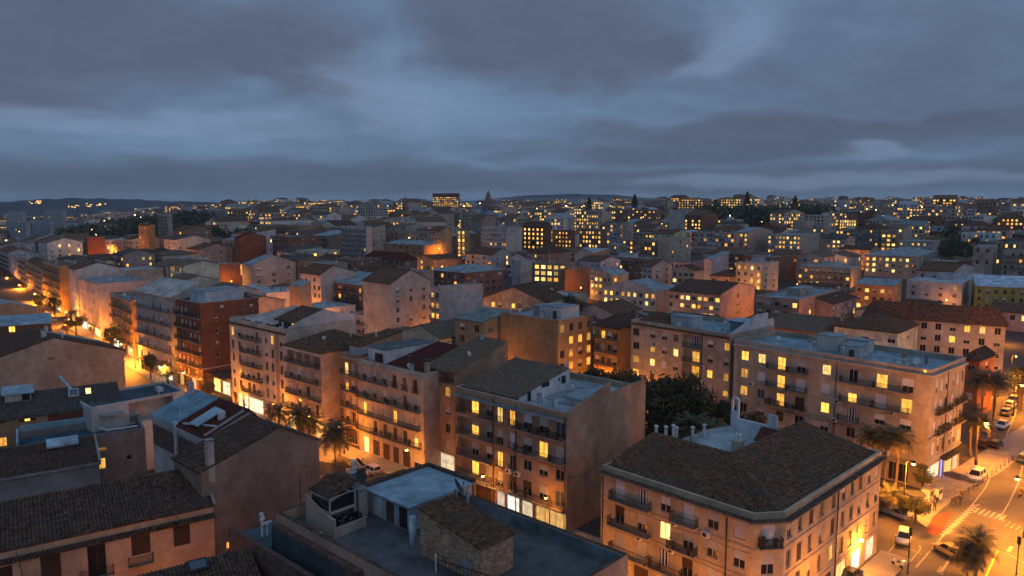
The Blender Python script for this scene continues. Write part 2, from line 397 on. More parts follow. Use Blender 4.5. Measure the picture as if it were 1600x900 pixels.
# ---------------------------------------------------------------- roofs of tiles
def tile_patch(mb, A, B, C, D, pitch=.36, row=.5, rows=True, mi=0):
    """barrel tiles over the planar patch A-B (eave, left to right seen from outside), C above B, D above A"""
    A, B, C, D = map(Vector, (A, B, C, D)); e = (B - A); w = e.length; e /= w
    n = e.cross((D - A) if (D - A).length > .01 else (C - A)).normalized(); u = n.cross(e)
    if u.z < 0: u = -u; n = -n
    cx, cy = (C - A).dot(e), (C - A).dot(u); dx_, dy_ = (D - A).dot(e), (D - A).dot(u)
    k = max(1, int(w / pitch)); p = w / k; r = p * .40; hh = r * .85
    rng = random.Random(int(w * 100))
    for i in range(k):
        sc = (i + .5) * p
        if sc < dx_: t1 = dy_ * sc / dx_
        elif sc > cx: t1 = cy * (w - sc) / max(w - cx, 1e-3)
        else: t1 = dy_ + (cy - dy_) * ((sc - dx_) / max(cx - dx_, 1e-3))
        if t1 < .15: continue
        m = max(1, int(t1 / row)) if rows else 1; st = t1 / m
        for j in range(m):
            t0 = j * st; jx = rng.uniform(-.012, .012) if rows else 0; jz = rng.uniform(0, .012) if rows else 0
            lo = .06 if rows else 0.; i0 = len(mb.v)
            for (tt, lift, rr) in ((t0, lo + jz, 1.), (t0 + st * 1.03, jz, .92)):
                base = A + e * (sc + jx) + u * tt
                for a, z in ((-1, 0), (-.55, .85), (.55, .85), (1, 0)): mb.v.append(tuple(base + e * (a * r * rr) + n * (z * hh + lift + .01)))
            for q in range(3): mb.f.append((i0 + q, i0 + q + 1, i0 + q + 5, i0 + q + 4)); mb.m.append(mi)
            if rows: mb.f.append((i0 + 3, i0 + 2, i0 + 1, i0)); mb.m.append(mi)

# ---------------------------------------------------------------- building
FACE = {'R': 0, 'X': 1, 'Y': 2, 'L': 3}
class Bld:
    def __init__(s, name, label, cat, origin, theta, poly, h, color, near=False, group=None, mat='plaster', frame=None):
        s.root = thing(name, label, cat, origin, theta, group); s.o = Vector(origin); s.th = theta
        s.poly = [Vector((p[0], p[1])) for p in poly]; s.h = h; s.color = color; s.near = near; s.mat = mat
        s.frame = frame or 'frame_white'; s.ops = {}; s.nlit = 0; s.prof = {}
        s.W = max(p.x for p in s.poly); s.L = max(p.y for p in s.poly)
    def edge(s, e):
        e = FACE.get(e, e); a = s.poly[e]; b = s.poly[(e + 1) % len(s.poly)]; d = b - a; L = d.length
        return a, d / L, L
    def pt(s, e, t, z, dep=0.):
        a, d, L = s.edge(e); n = Vector((-d.y, d.x)); p = a + d * t + n * dep
        return (p.x, p.y, z)
    def world(s, p):
        c, q = math.cos(s.th), math.sin(s.th); return Vector((s.o.x + p[0] * c - p[1] * q, s.o.y + p[0] * q + p[1] * c, s.o.z + p[2]))
    def s_at(s, e, px, py=700):
        a, d, L = s.edge(e); P = s.world((a.x, a.y, 0)); Q = s.world((a.x + d.x, a.y + d.y, 0)); return hit(px, py, (P.x, P.y), (Q.x - P.x, Q.y - P.y))
    def op(s, e, t0, t1, z0, z1, kind, dep=.16):
        a, d, L = s.edge(e); t0 = max(.12, t0); t1 = min(L - .12, t1)
        if t1 - t0 < .2: return
        s.ops.setdefault(FACE.get(e, e), []).append((t0, t1, z0, z1, kind, dep))
    def grid(s, e, cols, rows, w, h, pat, px=None):
        """cols: centres in metres (or pixels when px gives a row height); pat: one list of kinds per row, or one function"""
        for r, z in enumerate(rows):
            for c, t in enumerate(cols):
                k = pat(r, c) if callable(pat) else pat[r][c]
                if not k: continue
                tt = s.s_at(e, t, px) if px else t
                ww = w[c] if isinstance(w, (list, tuple)) else w; hh = h[r] if isinstance(h, (list, tuple)) else h
                s.op(e, tt - ww / 2, tt + ww / 2, z, z + hh, k)
    def put_window(s, e, t, z, w, h, kind, dep=0.):
        a, d, L = s.edge(e); rz = math.atan2(d.y, d.x); loc = s.pt(e, t, z, dep)
        parts = window_parts(w, h, kind, s.near, s.frame)
        o = add('window', parts[0][1], s.root, None, loc, rz)
        if kind.startswith('lit') or kind == 'halflit': s.nlit += 1
        for n, me in parts[1:]: add(n, me, o)
        return o
    def wall(s):
        mb = MB(); wins = []
        for e in range(len(s.poly)):
            a, d, L = s.edge(e); ops = s.ops.get(e, []); P = lambda t, z, dep=0.: s.pt(e, t, z, dep)
            if not ops: mb.q([P(0, 0), P(L, 0), P(L, s.h), P(0, s.h)])
            else:
                ts = sorted(set([0, L] + [round(o[0], 3) for o in ops] + [round(o[1], 3) for o in ops])); zs = sorted(set([0, s.h] + [round(o[2], 3) for o in ops] + [round(o[3], 3) for o in ops]))
                for i in range(len(ts) - 1):
                    run = None
                    for j in range(len(zs) - 1):
                        tm, zm = (ts[i] + ts[i + 1]) / 2, (zs[j] + zs[j + 1]) / 2
                        hole = any(o[0] < tm < o[1] and o[2] < zm < o[3] for o in ops)
                        if hole:
                            if run is not None: mb.q([P(ts[i], run), P(ts[i + 1], run), P(ts[i + 1], zs[j]), P(ts[i], zs[j])]); run = None
                        elif run is None: run = zs[j]
                    if run is not None: mb.q([P(ts[i], run), P(ts[i + 1], run), P(ts[i + 1], s.h), P(ts[i], s.h)])
                for (t0, t1, z0, z1, k, dep) in ops:
                    mb.q([P(t0, z0), P(t0, z0, dep), P(t0, z1, dep), P(t0, z1)]); mb.q([P(t1, z0, dep), P(t1, z0), P(t1, z1), P(t1, z1, dep)])
                    mb.q([P(t0, z0), P(t1, z0), P(t1, z0, dep), P(t0, z0, dep)]); mb.q([P(t0, z1, dep), P(t1, z1, dep), P(t1, z1), P(t0, z1)])
                    mb.q([P(t0, z0, dep), P(t1, z0, dep), P(t1, z1, dep), P(t0, z1, dep)])
                    if k != 'loggia': wins.append((e, (t0 + t1) / 2, z0, t1 - t0, z1 - z0, k))
            for pts in s.prof.get(e, []):
                mb.q([P(t, z) for t, z in pts])
        s.wallobj = mb.build('wall', s.mat, s.root, s.color)
        for (e, t, z, w, h, k) in wins: s.put_window(e, t, z, w, h, k)
        return s
    def band(s, e, z0, z1, out=.12, t0=0., t1=None, mat='trim', name='cornice', color=None):
        a, d, L = s.edge(e); t1 = L if t1 is None else t1; mb = MB()
        pts = [s.pt(e, t0, z0, -.003), s.pt(e, t1, z0, -.003), s.pt(e, t1, z0, -out), s.pt(e, t0, z0, -out)]
        up = [(p[0], p[1], z1) for p in pts]
        for i in range(4): j = (i + 1) % 4; mb.q([pts[i], pts[j], up[j], up[i]])
        mb.q(up); mb.q(pts[::-1]); return mb.build(name, mat, s.root, color)
    def flat(s, deck=.7, color=(.30, .33, .34), par=.25, coping='trim', inset=None):
        n = len(s.poly); inn = []
        for i in range(n):
            a, b, c = s.poly[i - 1], s.poly[i], s.poly[(i + 1) % n]; d1 = (b - a).normalized(); d2 = (c - b).normalized()
            n1 = Vector((-d1.y, d1.x)); n2 = Vector((-d2.y, d2.x)); m = (n1 + n2); m = m / max(.3, m.dot(n1)); inn.append(b + m * par)
        mb = MB()
        for i in range(n):
            j = (i + 1) % n; a, b, c, d = s.poly[i], s.poly[j], inn[j], inn[i]
            mb.q([(a.x, a.y, s.h), (b.x, b.y, s.h), (c.x, c.y, s.h), (d.x, d.y, s.h)])
            mb.q([(d.x, d.y, s.h), (c.x, c.y, s.h), (c.x, c.y, s.h - deck), (d.x, d.y, s.h - deck)])
        mb.build('parapet', s.mat, s.root, s.color)
        mb = MB(); mb.q([(p.x, p.y, s.h - deck) for p in inn]); mb.build('roof_deck', 'membrane', s.root, color)
        if coping:
            mb = MB()
            for i in range(n):
                j = (i + 1) % n; a, b, c, d = s.poly[i], s.poly[j], inn[j], inn[i]; q = []
                for (u, v) in ((a, -1), (b, -1), (c, 1), (d, 1)): q.append(u)
                z = s.h + .004; z1 = s.h + .07
                mb.q([(p.x, p.y, z1) for p in q])
                mb.q([(a.x, a.y, z), (b.x, b.y, z), (b.x, b.y, z1), (a.x, a.y, z1)]); mb.q([(c.x, c.y, z), (d.x, d.y, z), (d.x, d.y, z1), (c.x, c.y, z1)])
            mb.build('coping', coping, s.root)
        return s
    def pitched(s, kind, rise, mat='tile_brown', over=.35, pos=.5, x0=0., x1=None, y0=0., y1=None, z=None, pitch=None, name='roof', slabmat=None):
        x1 = s.W if x1 is None else x1; y1 = s.L if y1 is None else y1; z = s.h if z is None else z
        near = s.near; pitch = pitch or (.36 if near else .6); o = over
        W, L = x1 - x0, y1 - y0; pats = []; gab = []
        if kind == 'gx':      # ridge along x, eaves on R and Y
            yr = y0 + L * pos; s1 = rise / (yr - y0); s2 = rise / (y1 - yr); zr = z + rise
            pats = [((x0 - .1, y0 - o, z - o * s1), (x1 + .1, y0 - o, z - o * s1), (x1 + .1, yr, zr), (x0 - .1, yr, zr)),
                    ((x1 + .1, y1 + o, z - o * s2), (x0 - .1, y1 + o, z - o * s2), (x0 - .1, yr, zr), (x1 + .1, yr, zr))]
            gab = [[(x0, y0, z), (x0, yr, zr), (x0, y1, z)], [(x1, y0, z), (x1, y1, z), (x1, yr, zr)]]; rl = [((x0 - .1, yr, zr), (x1 + .1, yr, zr))]
        elif kind == 'gy':    # ridge along y, gable on R
            xr = x0 + W * pos; s1 = rise / (xr - x0); s2 = rise / (x1 - xr); zr = z + rise
            pats = [((x0 - o, y1 + .1, z - o * s1), (x0 - o, y0 - .1, z - o * s1), (xr, y0 - .1, zr), (xr, y1 + .1, zr)),
                    ((x1 + o, y0 - .1, z - o * s2), (x1 + o, y1 + .1, z - o * s2), (xr, y1 + .1, zr), (xr, y0 - .1, zr))]
            gab = [[(x0, y0, z), (x1, y0, z), (xr, y0, zr)], [(x0, y1, z), (xr, y1, zr), (x1, y1, z)]]; rl = [((xr, y0 - .1, zr), (xr, y1 + .1, zr))]
        elif kind == 'sx':    # rises from the L edge
            s1 = rise / W; pats = [((x0 - o, y1 + .05, z - o * s1), (x0 - o, y0 - .05, z - o * s1), (x1, y0 - .05, z + rise), (x1, y1 + .05, z + rise))]
            gab = [[(x0, y0, z), (x1, y0, z), (x1, y0, z + rise)], [(x0, y1, z), (x1, y1, z + rise), (x1, y1, z)], [(x1, y0, z), (x1, y1, z), (x1, y1, z + rise), (x1, y0, z + rise)]]; rl = []
        elif kind == 'sy':    # rises from the R edge
            s1 = rise / L; pats = [((x0 - .05, y0 - o, z - o * s1), (x1 + .05, y0 - o, z - o * s1), (x1 + .05, y1, z + rise), (x0 - .05, y1, z + rise))]
            gab = [[(x0, y0, z), (x0, y1, z + rise), (x0, y1, z)], [(x1, y0, z), (x1, y1, z), (x1, y1, z + rise)], [(x0, y1, z), (x0, y1, z + rise), (x1, y1, z + rise), (x1, y1, z)]]; rl = []
        elif kind == 'sxr':   # falls towards the far side, highest over L
            s1 = rise / W; pats = [((x1 + o, y0 - .05, z - o * s1), (x1 + o, y1 + .05, z - o * s1), (x0, y1 + .05, z + rise), (x0, y0 - .05, z + rise))]
            gab = [[(x0, y0, z), (x1, y0, z), (x0, y0, z + rise)], [(x0, y1, z), (x0, y1, z + rise), (x1, y1, z)], [(x0, y0, z), (x0, y0, z + rise), (x0, y1, z + rise), (x0, y1, z)]]; rl = []
        elif kind == 'hip':
            m = min(W, L) / 2; sl = rise / m; a, b, c, d = (x0 - o, y0 - o), (x1 + o, y0 - o), (x1 + o, y1 + o), (x0 - o, y1 + o); ze = z - o * sl; zr = z + rise
            if W >= L: r1, r2 = (x0 + m, y0 + L / 2, zr), (x1 - m, y0 + L / 2, zr)
            else: r1, r2 = (x0 + W / 2, y0 + m, zr), (x0 + W / 2, y1 - m, zr)
            A, B_, C_, D_ = [(p[0], p[1], ze) for p in (a, b, c, d)]
            if W >= L: pats = [(A, B_, r2, r1), (B_, C_, r2, r2), (C_, D_, r1, r2), (D_, A, r1, r1)]
            else: pats = [(A, B_, r1, r1), (B_, C_, r2, r1), (C_, D_, r2, r2), (D_, A, r1, r2)]
            rl = [(r1, r2), (A, r1), (D_, r2 if W < L else r1), (B_, r1 if W < L else r2), (C_, r2)]
        if gab:
            for g in gab: mb = MB(); mb.q(g); mb.build('gable', s.mat, s.root, s.color)
        mb = MB()
        for P in pats:
            mb.q(P); mb.q([(p[0], p[1], p[2] - .14) for p in P][::-1])
            for i in range(4):
                a, b = P[i], P[(i + 1) % 4]
                if (Vector(a) - Vector(b)).length > .01: mb.q([(a[0], a[1], a[2] - .14), (b[0], b[1], b[2] - .14), b, a])
        roof = mb.build(name, slabmat or mat, s.root, s.color)
        if mat.startswith('tile'):
            mb = MB()
            for P in pats: tile_patch(mb, *P, pitch=pitch, row=.5, rows=near)
            for a, b in rl:
                a, b = Vector(a), Vector(b); mb.tube([a + Vector((0, 0, .05)), b + Vector((0, 0, .05))], .13 if near else .2, 6)
            t = mb.build('roof_tiles', mat, roof); t['kind'] = 'stuff'
        return roof
    def balcony(s, e, t0, t1, z, dep=.85, solid=False, kind=None, mat='stone_band', rail='metal_dark', plants=0):
        a, d, L = s.edge(e); t0 = max(0, t0); t1 = min(L, t1); w = t1 - t0; rz = math.atan2(d.y, d.x); h = 1.0
        key = ('balc', round(w, 1), round(dep, 2), s.near, solid, mat, rail)
        if key not in WINC:
            w_ = key[1]; m1 = MB(); m1.box(0, w_, -dep, -.002, -.16, 0); m2 = MB()
            if solid: m2.box(0, w_, -dep, -dep + .1, .003, h); m2.box(0, .1, -dep + .1, -.004, .003, h); m2.box(w_ - .1, w_, -dep + .1, -.004, .003, h)
            else:
                st, th = (.12, .024) if s.near else (.28, .06)
                for zz in (.06, h - .02): m2.bar((0, -dep + .04, zz), (w_, -dep + .04, zz), .045); m2.bar((.02, -dep + .06, zz), (.02, 0, zz), .045); m2.bar((w_ - .02, -dep + .06, zz), (w_ - .02, 0, zz), .045)
                for k in range(int(w_ / st) + 1): x = min(w_ - th, k * st + th); m2.box(x - th / 2, x + th / 2, -dep + .03, -dep + .05, .003, h - .03)
                for k in range(int(dep / st)): y = -dep + .15 + k * st; m2.box(.005, .03, y, y + th, .003, h - .03); m2.box(w_ - .03, w_ - .005, y, y + th, .003, h - .03)
            WINC[key] = (m1.mesh('balcony', mat), m2.mesh('railing', rail))
        A, B_ = WINC[key]; o = add('balcony', A, s.root, s.color, s.pt(e, t0, z), rz); add('railing', B_, o, s.color)
        for k in range(plants):
            x = (k + .5) / plants * w + random.uniform(-.2, .2); add('potted_plant', plant_mesh(), o, None, (x, -dep + .35, 0), random.random() * 6, (1, 1, random.uniform(.8, 1.3)))
        return o
    def hut(s, x0, x1, y0, y1, z0, z1, color=None, mat='plaster', name='roof_hut', roofc=(.3, .33, .35), over=.12, door=None):
        mb = MB(); mb.box(x0, x1, y0, y1, z0, z1); o = mb.build(name, mat, s.root, color or s.color)
        mb = MB(); mb.box(x0 - over, x1 + over, y0 - over, y1 + over, z1 + .003, z1 + .15); mb.build('hut_roof', 'membrane', o, roofc)
        if door:
            mb = MB(); e, t, w, h = door
            if e == 'R': mb.box(x0 + t, x0 + t + w, y0 - .04, y0 - .003, z0 + .05, z0 + h)
            else: mb.box(x0 - .04, x0 - .003, y0 + t, y0 + t + w, z0 + .05, z0 + h)
            mb.build('hut_door', 'frame_wood', o)
        return o
    def chimney(s, x, y, z, h=1.4, w=.5, mat='plaster', color=None, cap=True):
        mb = MB(); mb.box(x - w / 2, x + w / 2, y - w / 2, y + w / 2, z, z + h); o = mb.build('chimney', mat, s.root, color or s.color)
        if cap:
            mb = MB(); mb.box(x - w / 2 - .08, x + w / 2 + .08, y - w / 2 - .08, y + w / 2 + .08, z + h + .18, z + h + .26)
            for a in (-1, 1):
                for b_ in (-1, 1): mb.box(x + a * w * .4 - .05, x + a * w * .4 + .05, y + b_ * w * .4 - .05, y + b_ * w * .4 + .05, z + h + .002, z + h + .18)
            mb.build('chimney_cap', 'concrete', o)
        return o
    def antenna(s, x, y, z, h=3.0):
        k = 'antenna%d' % random.randrange(3)
        if k not in WINC:
            mb = MB(); mb.tube([(0, 0, 0), (0, 0, 3)], .025, 5); r = random.random() * 3; c, q = math.cos(r), math.sin(r)
            mb.bar((-.7 * c, -.7 * q, 2.8), (.7 * c, .7 * q, 2.8), .03)
            for j in range(6): a = -.6 + j * .24; mb.bar((a * c + .3 * q, a * q - .3 * c, 2.82), (a * c - .3 * q, a * q + .3 * c, 2.82), .02)
            mb.bar((-.4 * q, .4 * c, 2.2), (.4 * q, -.4 * c, 2.2), .03); WINC[k] = mb.mesh('antenna', 'metal_grey')
        return add('antenna', WINC[k], s.root, None, (x, y, z), 0, (1, 1, h / 3))
    def dish(s, x, y, z, r=.45, rz=0., mat='white_paint'):
        k = 'dish' + mat
        if k not in WINC:
            mb = MB(); mb.tube([(0, 0, 0), (0, 0, .7)], .03, 5); n = 12; c = Vector((0, -.12, .85)); ax = Vector((0, -.86, .5)); e = Vector((1, 0, 0)); u = ax.cross(e)
            rings = []
            for rr, dd in ((0.02, 0), (.5, .05), (1., .2)):
                i = len(mb.v); mb.v += [tuple(c + ax * dd * .5 + (e * math.cos(a) + u * math.sin(a)) * rr * .5) for a in (2 * math.pi * j / n for j in range(n))]; rings.append(i)
            for a, b in zip(rings, rings[1:]):
                for j in range(n): mb.f.append((a + j, a + (j + 1) % n, b + (j + 1) % n, b + j)); mb.m.append(0)
            mb.bar(c - u * .45, c + ax * .45, .03); mb.obox(c + ax * .45, (1, 0, 0), (0, 1, 0), (0, 0, 1), .05, .05, .05); WINC[k] = mb.mesh('satellite_dish', mat)
        return add('satellite_dish', WINC[k], s.root, None, (x, y, z), rz, (r / .5,) * 3)
    def ac(s, x, y, z, rz=0.):
        if 'ac' not in WINC:
            mb = MB(); mb.box(-.45, .45, -.18, .18, .08, .75, 0); mb.box(-.4, -.3, -.15, .15, 0, .08, 1); mb.box(.3, .4, -.15, .15, 0, .08, 1)
            mb.tube([(-.1, -.181, .42), (-.1, -.2, .42)], .27, 12, 1); WINC['ac'] = mb.mesh('air_conditioner', ['white_paint', 'metal_dark'])
        return add('air_conditioner', WINC['ac'], s.root, None, (x, y, z), rz)
    def wall_ac(s, e, t, z):
        a, d, L = s.edge(e); p = s.pt(e, t, z, -.24); return s.ac(p[0], p[1], z, math.atan2(d.y, d.x))
    def drain(s, e, t, z0=.2, z1=None, mat='metal_dark'):
        mb = MB(); p = s.pt(e, t, 0, -.07); mb.bar((p[0], p[1], z0), (p[0], p[1], z1 or s.h - .5), .1); return mb.build('drainpipe', mat, s.root)
    def cable(s, e, z, t0=.2, t1=None, sag=.15):
        a, d, L = s.edge(e); t1 = t1 or L - .2; mb = MB(); n = 10; pts = []
        for k in range(n + 1): u = k / n; pts.append(s.pt(e, t0 + (t1 - t0) * u, z - sag * math.sin(u * 9) ** 2, -.05))
        mb.tube(pts, .018, 4); return mb.build('cable', 'metal_dark', s.root)
    def pipe(s, x, y, z, h=1.2, r=.12):
        mb = MB(); mb.lathe((x, y, z), [(r, 0), (r, h), (r * 1.5, h), (r * 1.5, h + .1), (.02, h + .3)], 8); return mb.build('vent_pipe', 'white_paint', s.root)
    def tank(s, x, y, z):
        mb = MB(); mb.lathe((x, y, z), [(.45, 0), (.5, .1), (.5, 1.0), (.42, 1.15), (.15, 1.2), (.15, 1.3)], 12); return mb.build('water_tank', 'white_paint', s.root)
    def solar(s, x, y, z, w=2., d=1.2, rz=0.):
        mb = MB(); mb.q([(0, 0, .2), (w, 0, .2), (w, d, .8), (0, d, .8)]); mb.q([(0, d, .75), (w, d, .75), (w, 0, .15), (0, 0, .15)]); mb.q([(0, 0, .15), (w, 0, .15), (w, 0, .2), (0, 0, .2)])
        mb.bar((.1, d, 0), (.1, d, .75), .05); mb.bar((w - .1, d, 0), (w - .1, d, .75), .05); o = mb.build('solar_panel', 'glass_blue', s.root); o.location = (x, y, z); o.rotation_euler = (0, 0, rz); return o
    def clutter(s, n, z=None, x0=.8, x1=None, y0=.8, y1=None, rng=random):
        z = s.h - .7 if z is None else z; x1 = s.W - .8 if x1 is None else x1; y1 = s.L - .8 if y1 is None else y1
        for k in range(n):
            x, y, r = rng.uniform(x0, x1), rng.uniform(y0, y1), rng.random()
            if r < .25: s.antenna(x, y, z, rng.uniform(2.2, 3.8))
            elif r < .42: s.dish(x, y, z, rng.uniform(.35, .6), rng.uniform(-1, 1))
            elif r < .58: s.ac(x, y, z, rng.uniform(0, 3))
            elif r < .75: s.chimney(x, y, z, rng.uniform(1, 1.9), rng.uniform(.4, .7), color=rng.choice([(.5, .48, .46), (.4, .3, .22), (.55, .55, .56)]))
            elif r < .9: s.pipe(x, y, z, rng.uniform(.7, 1.5))
            else: s.tank(x, y, z)
def plant_mesh():
    k = 'plant%d' % random.randrange(3)
    if k not in WINC:
        mb = MB(); mb.lathe((0, 0, 0), [(.14, 0), (.2, .32), (.2, .36)], 8, 1); rr = random.Random(k)
        for i in range(70):
            p = Vector((rr.gauss(0, .17), rr.gauss(0, .17), .4 + rr.random() * .55)); leafq(mb, p, .13, rr)
        WINC[k] = mb.mesh('potted_plant', ['leaf_mid', 'tile_red'])
    return WINC[k]
def leafq(mb, p, r, rr, mi=0):
    a = Vector((rr.gauss(0, 1), rr.gauss(0, 1), rr.gauss(0, 1))).normalized(); b = a.cross(Vector((rr.gauss(0, 1), rr.gauss(0, 1), rr.gauss(0, 1)))).normalized()
    mb.q([p - a * r, p + b * r * .5, p + a * r, p - b * r * .5], mi)
def rect_at(cx, cy, h, vpl, xl=None, xr=None, L=None, W=None, anchor='L', base=0., Y=None, vpr_py=None):
    """origin, theta, W, L of a rectangular building from one top corner in the picture; anchor L: the near corner of the two seen faces, anchor R: right end of the R face"""
    P = at_y(cx, cy, Y) if Y else at_z(cx, cy, base + h); dl, dr = dirs(vpl)
    if L is None: L = hit(xl, cy, P, dl)
    if anchor == 'L':
        if W is None: W = hit(xr, cy, P, dr)
        O = Vector((P.x, P.y, base))
    else:
        if W is None: W = -hit(xl, cy, P, dr)
        O = Vector((P.x - dr.x * W, P.y - dr.y * W, base))
    return O, math.atan2(dr.y, dr.x), W, L
def box_poly(W, L): return [(0, 0), (W, 0), (W, L), (0, L)]
# ================================================================= the ground of the near city is set first
AV_P = Vector((-15.6, 119.7)); AV_D, AV_R = dirs(-480)      # facade line of the avenue's far side; AV_R points away from the camera
AV_T1 = 98.0; AV_B = AV_P + AV_D * AV_T1                     # beyond here the avenue bends a little away from the camera
AV_D2 = Vector((-math.sin(math.radians(40.5)), math.cos(math.radians(40.5)))); AV_R2 = Vector((AV_D2.y, -AV_D2.x))
def av(t, off, z=0.):                                        # t metres up the avenue (left), off metres in front of the facades
    p = AV_P + AV_D * t - AV_R * off if t <= AV_T1 else AV_B + AV_D2 * (t - AV_T1) - AV_R2 * off
    return Vector((p.x, p.y, z))
def av_t(px, off):
    t = hit(px, 600, AV_P - AV_R * off, AV_D)
    return t if 0 < t + 80 and t <= AV_T1 else AV_T1 + max(.01, hit(px, 600, AV_B - AV_R2 * off, AV_D2))
AVG = 'apartment houses lining the avenue'
CREAM, PINKW, OCHRE, BROWNP, SALMON, WHITE, GREYW, REDB = (.46, .37, .27), (.50, .40, .36), (.40, .27, .15), (.30, .20, .13), (.48, .30, .22), (.56, .55, .55), (.40, .38, .37), (.215, .088, .050)
B_ROOF = (.30, .36, .38)

def avenue_house(name, label, cx, cy, h, xl, xr, color, W=None, vpl=-480, near=True, **k):
    O, th, W, L = rect_at(cx, cy, h, vpl, xl=xl, xr=xr, W=W)
    return Bld(name, label, 'building', O, th, box_poly(W, L), h, color, near, AVG, **k)

# ---- D: brown block with the shops
b = avenue_house('apartment_block', 'brown apartment block, grey flat roof beside a pantiled attic, lit shops at its foot', 886, 646, 17.0, 712, 1008, (.37, .26, .18))
D = b; L = b.L
cols = [736, 759, 781, 800.5, 824, 849, 875]; zr = [13.25, 9.9, 6.55, 3.55]
pat = [['lit', 'half', 'litp', 'lit', 'halfw', 'half', 'blue'], ['halflit', 'half', 'half', 'shutw', 'half', 'lit', 'shut'],
       ['half', 'halfw', 'lit', 'dark', 'dark', 'half', 'dark'], ['lit', 'shut', 'most', 'brownh', 'brownh', 'half', 'blue']]
lg0, lg1 = .35, b.s_at('L', 769, 660)
for r, z in enumerate(zr):
    b.op('L', lg0, lg1, z - .05, z + 2.55, 'loggia', 1.0)
    for c in range(2, 7):
        t = b.s_at('L', cols[c], 700); door = r in (0, 1, 3) and c >= 4 or c < 4
        b.op('L', t - (.55 if c < 4 else .8), t + (.55 if c < 4 else .8), z + (.02 if door else .75), z + 2.25, pat[r][c])
SH = [(715.5, 741, 'brown'), (743, 768, 'brown'), (776, 788, 'shopc'), (792, 811, 'shopc'), (815, 832, 'shop'), (837, 883.5, 'shopw')]
for p0, p1, k in SH: b.op('L', b.s_at('L', p0, 780), b.s_at('L', p1, 780), .15, 2.85, k)
b.wall()
for r, z in enumerate(zr):
    for c in (0, 1): b.put_window('L', b.s_at('L', cols[c], 700), z + .01, 1.5, 2.2, pat[r][c], .86)
    b.balcony('L', lg0, lg1, z - .03, .45)
    for c in (2, 3): t = b.s_at('L', cols[c], 700); b.balcony('L', t - .7, t + .7, z, .28)
for r in (0, 1, 3): b.balcony('L', b.s_at('L', 808, 680), b.s_at('L', 884, 680), zr[r], .9, plants=5 if r == 0 else 2)
for z in (3.2, 6.1, 9.45, 12.8): b.band('L', z, z + .22, .06, name='string_course', mat='plaster', color=(.30, .19, .11), t0=lg1 + .3, t1=b.s_at('L', 806, 680))
b.band('L', 15.75, 15.95, .75, name='eaves', mat='membrane', color=(.22, .25, .27), t1=L - .3)
b.band('L', 2.95, 3.12, .5, name='shop_canopy', mat='concrete')
b.flat(deck=.9, color=B_ROOF)
ya = L - b.s_at('L', 800, 620)
aw = MB(); x0, x1 = 1.6, 13.5; za = 16.1
for q in ([(x0, ya, za), (x1, ya, za), (x1, ya, za + 3.3), (x0, ya, za + .9)], [(x1, ya, za), (x1, L - .3, za), (x1, L - .3, za + 3.3), (x1, ya, za + 3.3)],
          [(x0, L - .3, za), (x0, ya, za), (x0, ya, za + .9), (x0, L - .3, za + .9)], [(x1, L - .3, za), (x0, L - .3, za), (x0, L - .3, za + .9), (x1, L - .3, za + 3.3)]): aw.q(q)
at = aw.build('attic', 'plaster', b.root, (.62, .63, .66))
for q in ((3.4, 4.1, 16.15, 17.6), (6.6, 8.4, 17.55, 18.3), (10.6, 11.0, 17.9, 18.3), (11.4, 12.4, 17.3, 18.5)):
    mb = MB(); mb.box(q[0], q[1], ya - .05, ya - .004, q[2], q[3]); mb.build('attic_window', 'metal_dark', at)
b.pitched('sx', 2.4, 'tile_light', x0=x0, x1=x1, y0=ya + .1, y1=L - .3, z=za + .92, name='attic_roof', over=.5)
b.hut(6.5, 12.2, 1.3, 5.5, 16.1, 17.1, (.52, .52, .53), name='roof_room', over=.35, roofc=(.28, .34, .36))
mb = MB(); W = b.W      # the party wall steps up towards the rear
for y0, y1 in ((.004, .30),):
    pr = [(0, 17.06), (W * .52, 19.4), (W * .52, 17.9), (W - .02, 18.2), (W - .02, 17.06)]
    mb.q([(x, y0, z) for x, z in pr]); mb.q([(x, y1, z) for x, z in pr][::-1])
    for i in range(5): (xa, z0_), (xb, z1_) = pr[i], pr[(i + 1) % 5]; mb.q([(xb, y0, z1_), (xa, y0, z0_), (xa, y1, z0_), (xb, y1, z1_)])
mb.build('party_wall', 'plaster', b.root, (.34, .235, .165))
for k in range(7): add('potted_plant', plant_mesh(), b.root, None, (9.2 + k * .42, .75 + random.uniform(-.1, .2), 16.1), 0, (1, 1, 1.4))
b.antenna(2.2, L - 1, 16.2, 3); b.dish(12.8, ya - .8, 16.1, .45, .4); b.pipe(13.9, ya + 1, 17, 3.0, .22); b.chimney(13.0, L - 1.0, 18.4, 1.3)
mb = MB(); mb.bar((-.15, .25, .2), (-.15, .25, 16.4), .09); mb.build('drainpipe', 'metal_dark', b.root)

# ---- C: narrow ochre house
b = avenue_house('apartment_house', 'narrow brown house with a recessed loggia under its pantiled roof and a white lit shop', 711, 581, 17.4, 664.5, 700, (.36, .25, .165), W=13)
cols = [679.6, 700]; zr = [12.9, 9.75, 6.55, 3.75]
b.op('L', .35, b.L - .3, 15.2, 16.95, 'loggia', 1.3)
b.grid('L', cols, zr, 1.15, 1.6, [['lit', 'lit'], ['half', 'most'], ['dark', 'dark'], ['blue', 'shut']], px=700)
b.op('L', .5, b.L - .4, .2, 2.8, 'shop'); b.wall()
b.put_window('L', b.s_at('L', 703, 590), 15.22, .8, 1.5, 'lit', 1.15)
b.balcony('L', .1, b.L - .1, 15.15, .25); b.band('L', 15.0, 15.12, .12); b.band('L', 3.0, 3.2, .3)
for z in (6.1, 9.2, 12.4): b.band('L', z, z + .15, .05, name='string_course', mat='plaster', color=(.30, .20, .13))
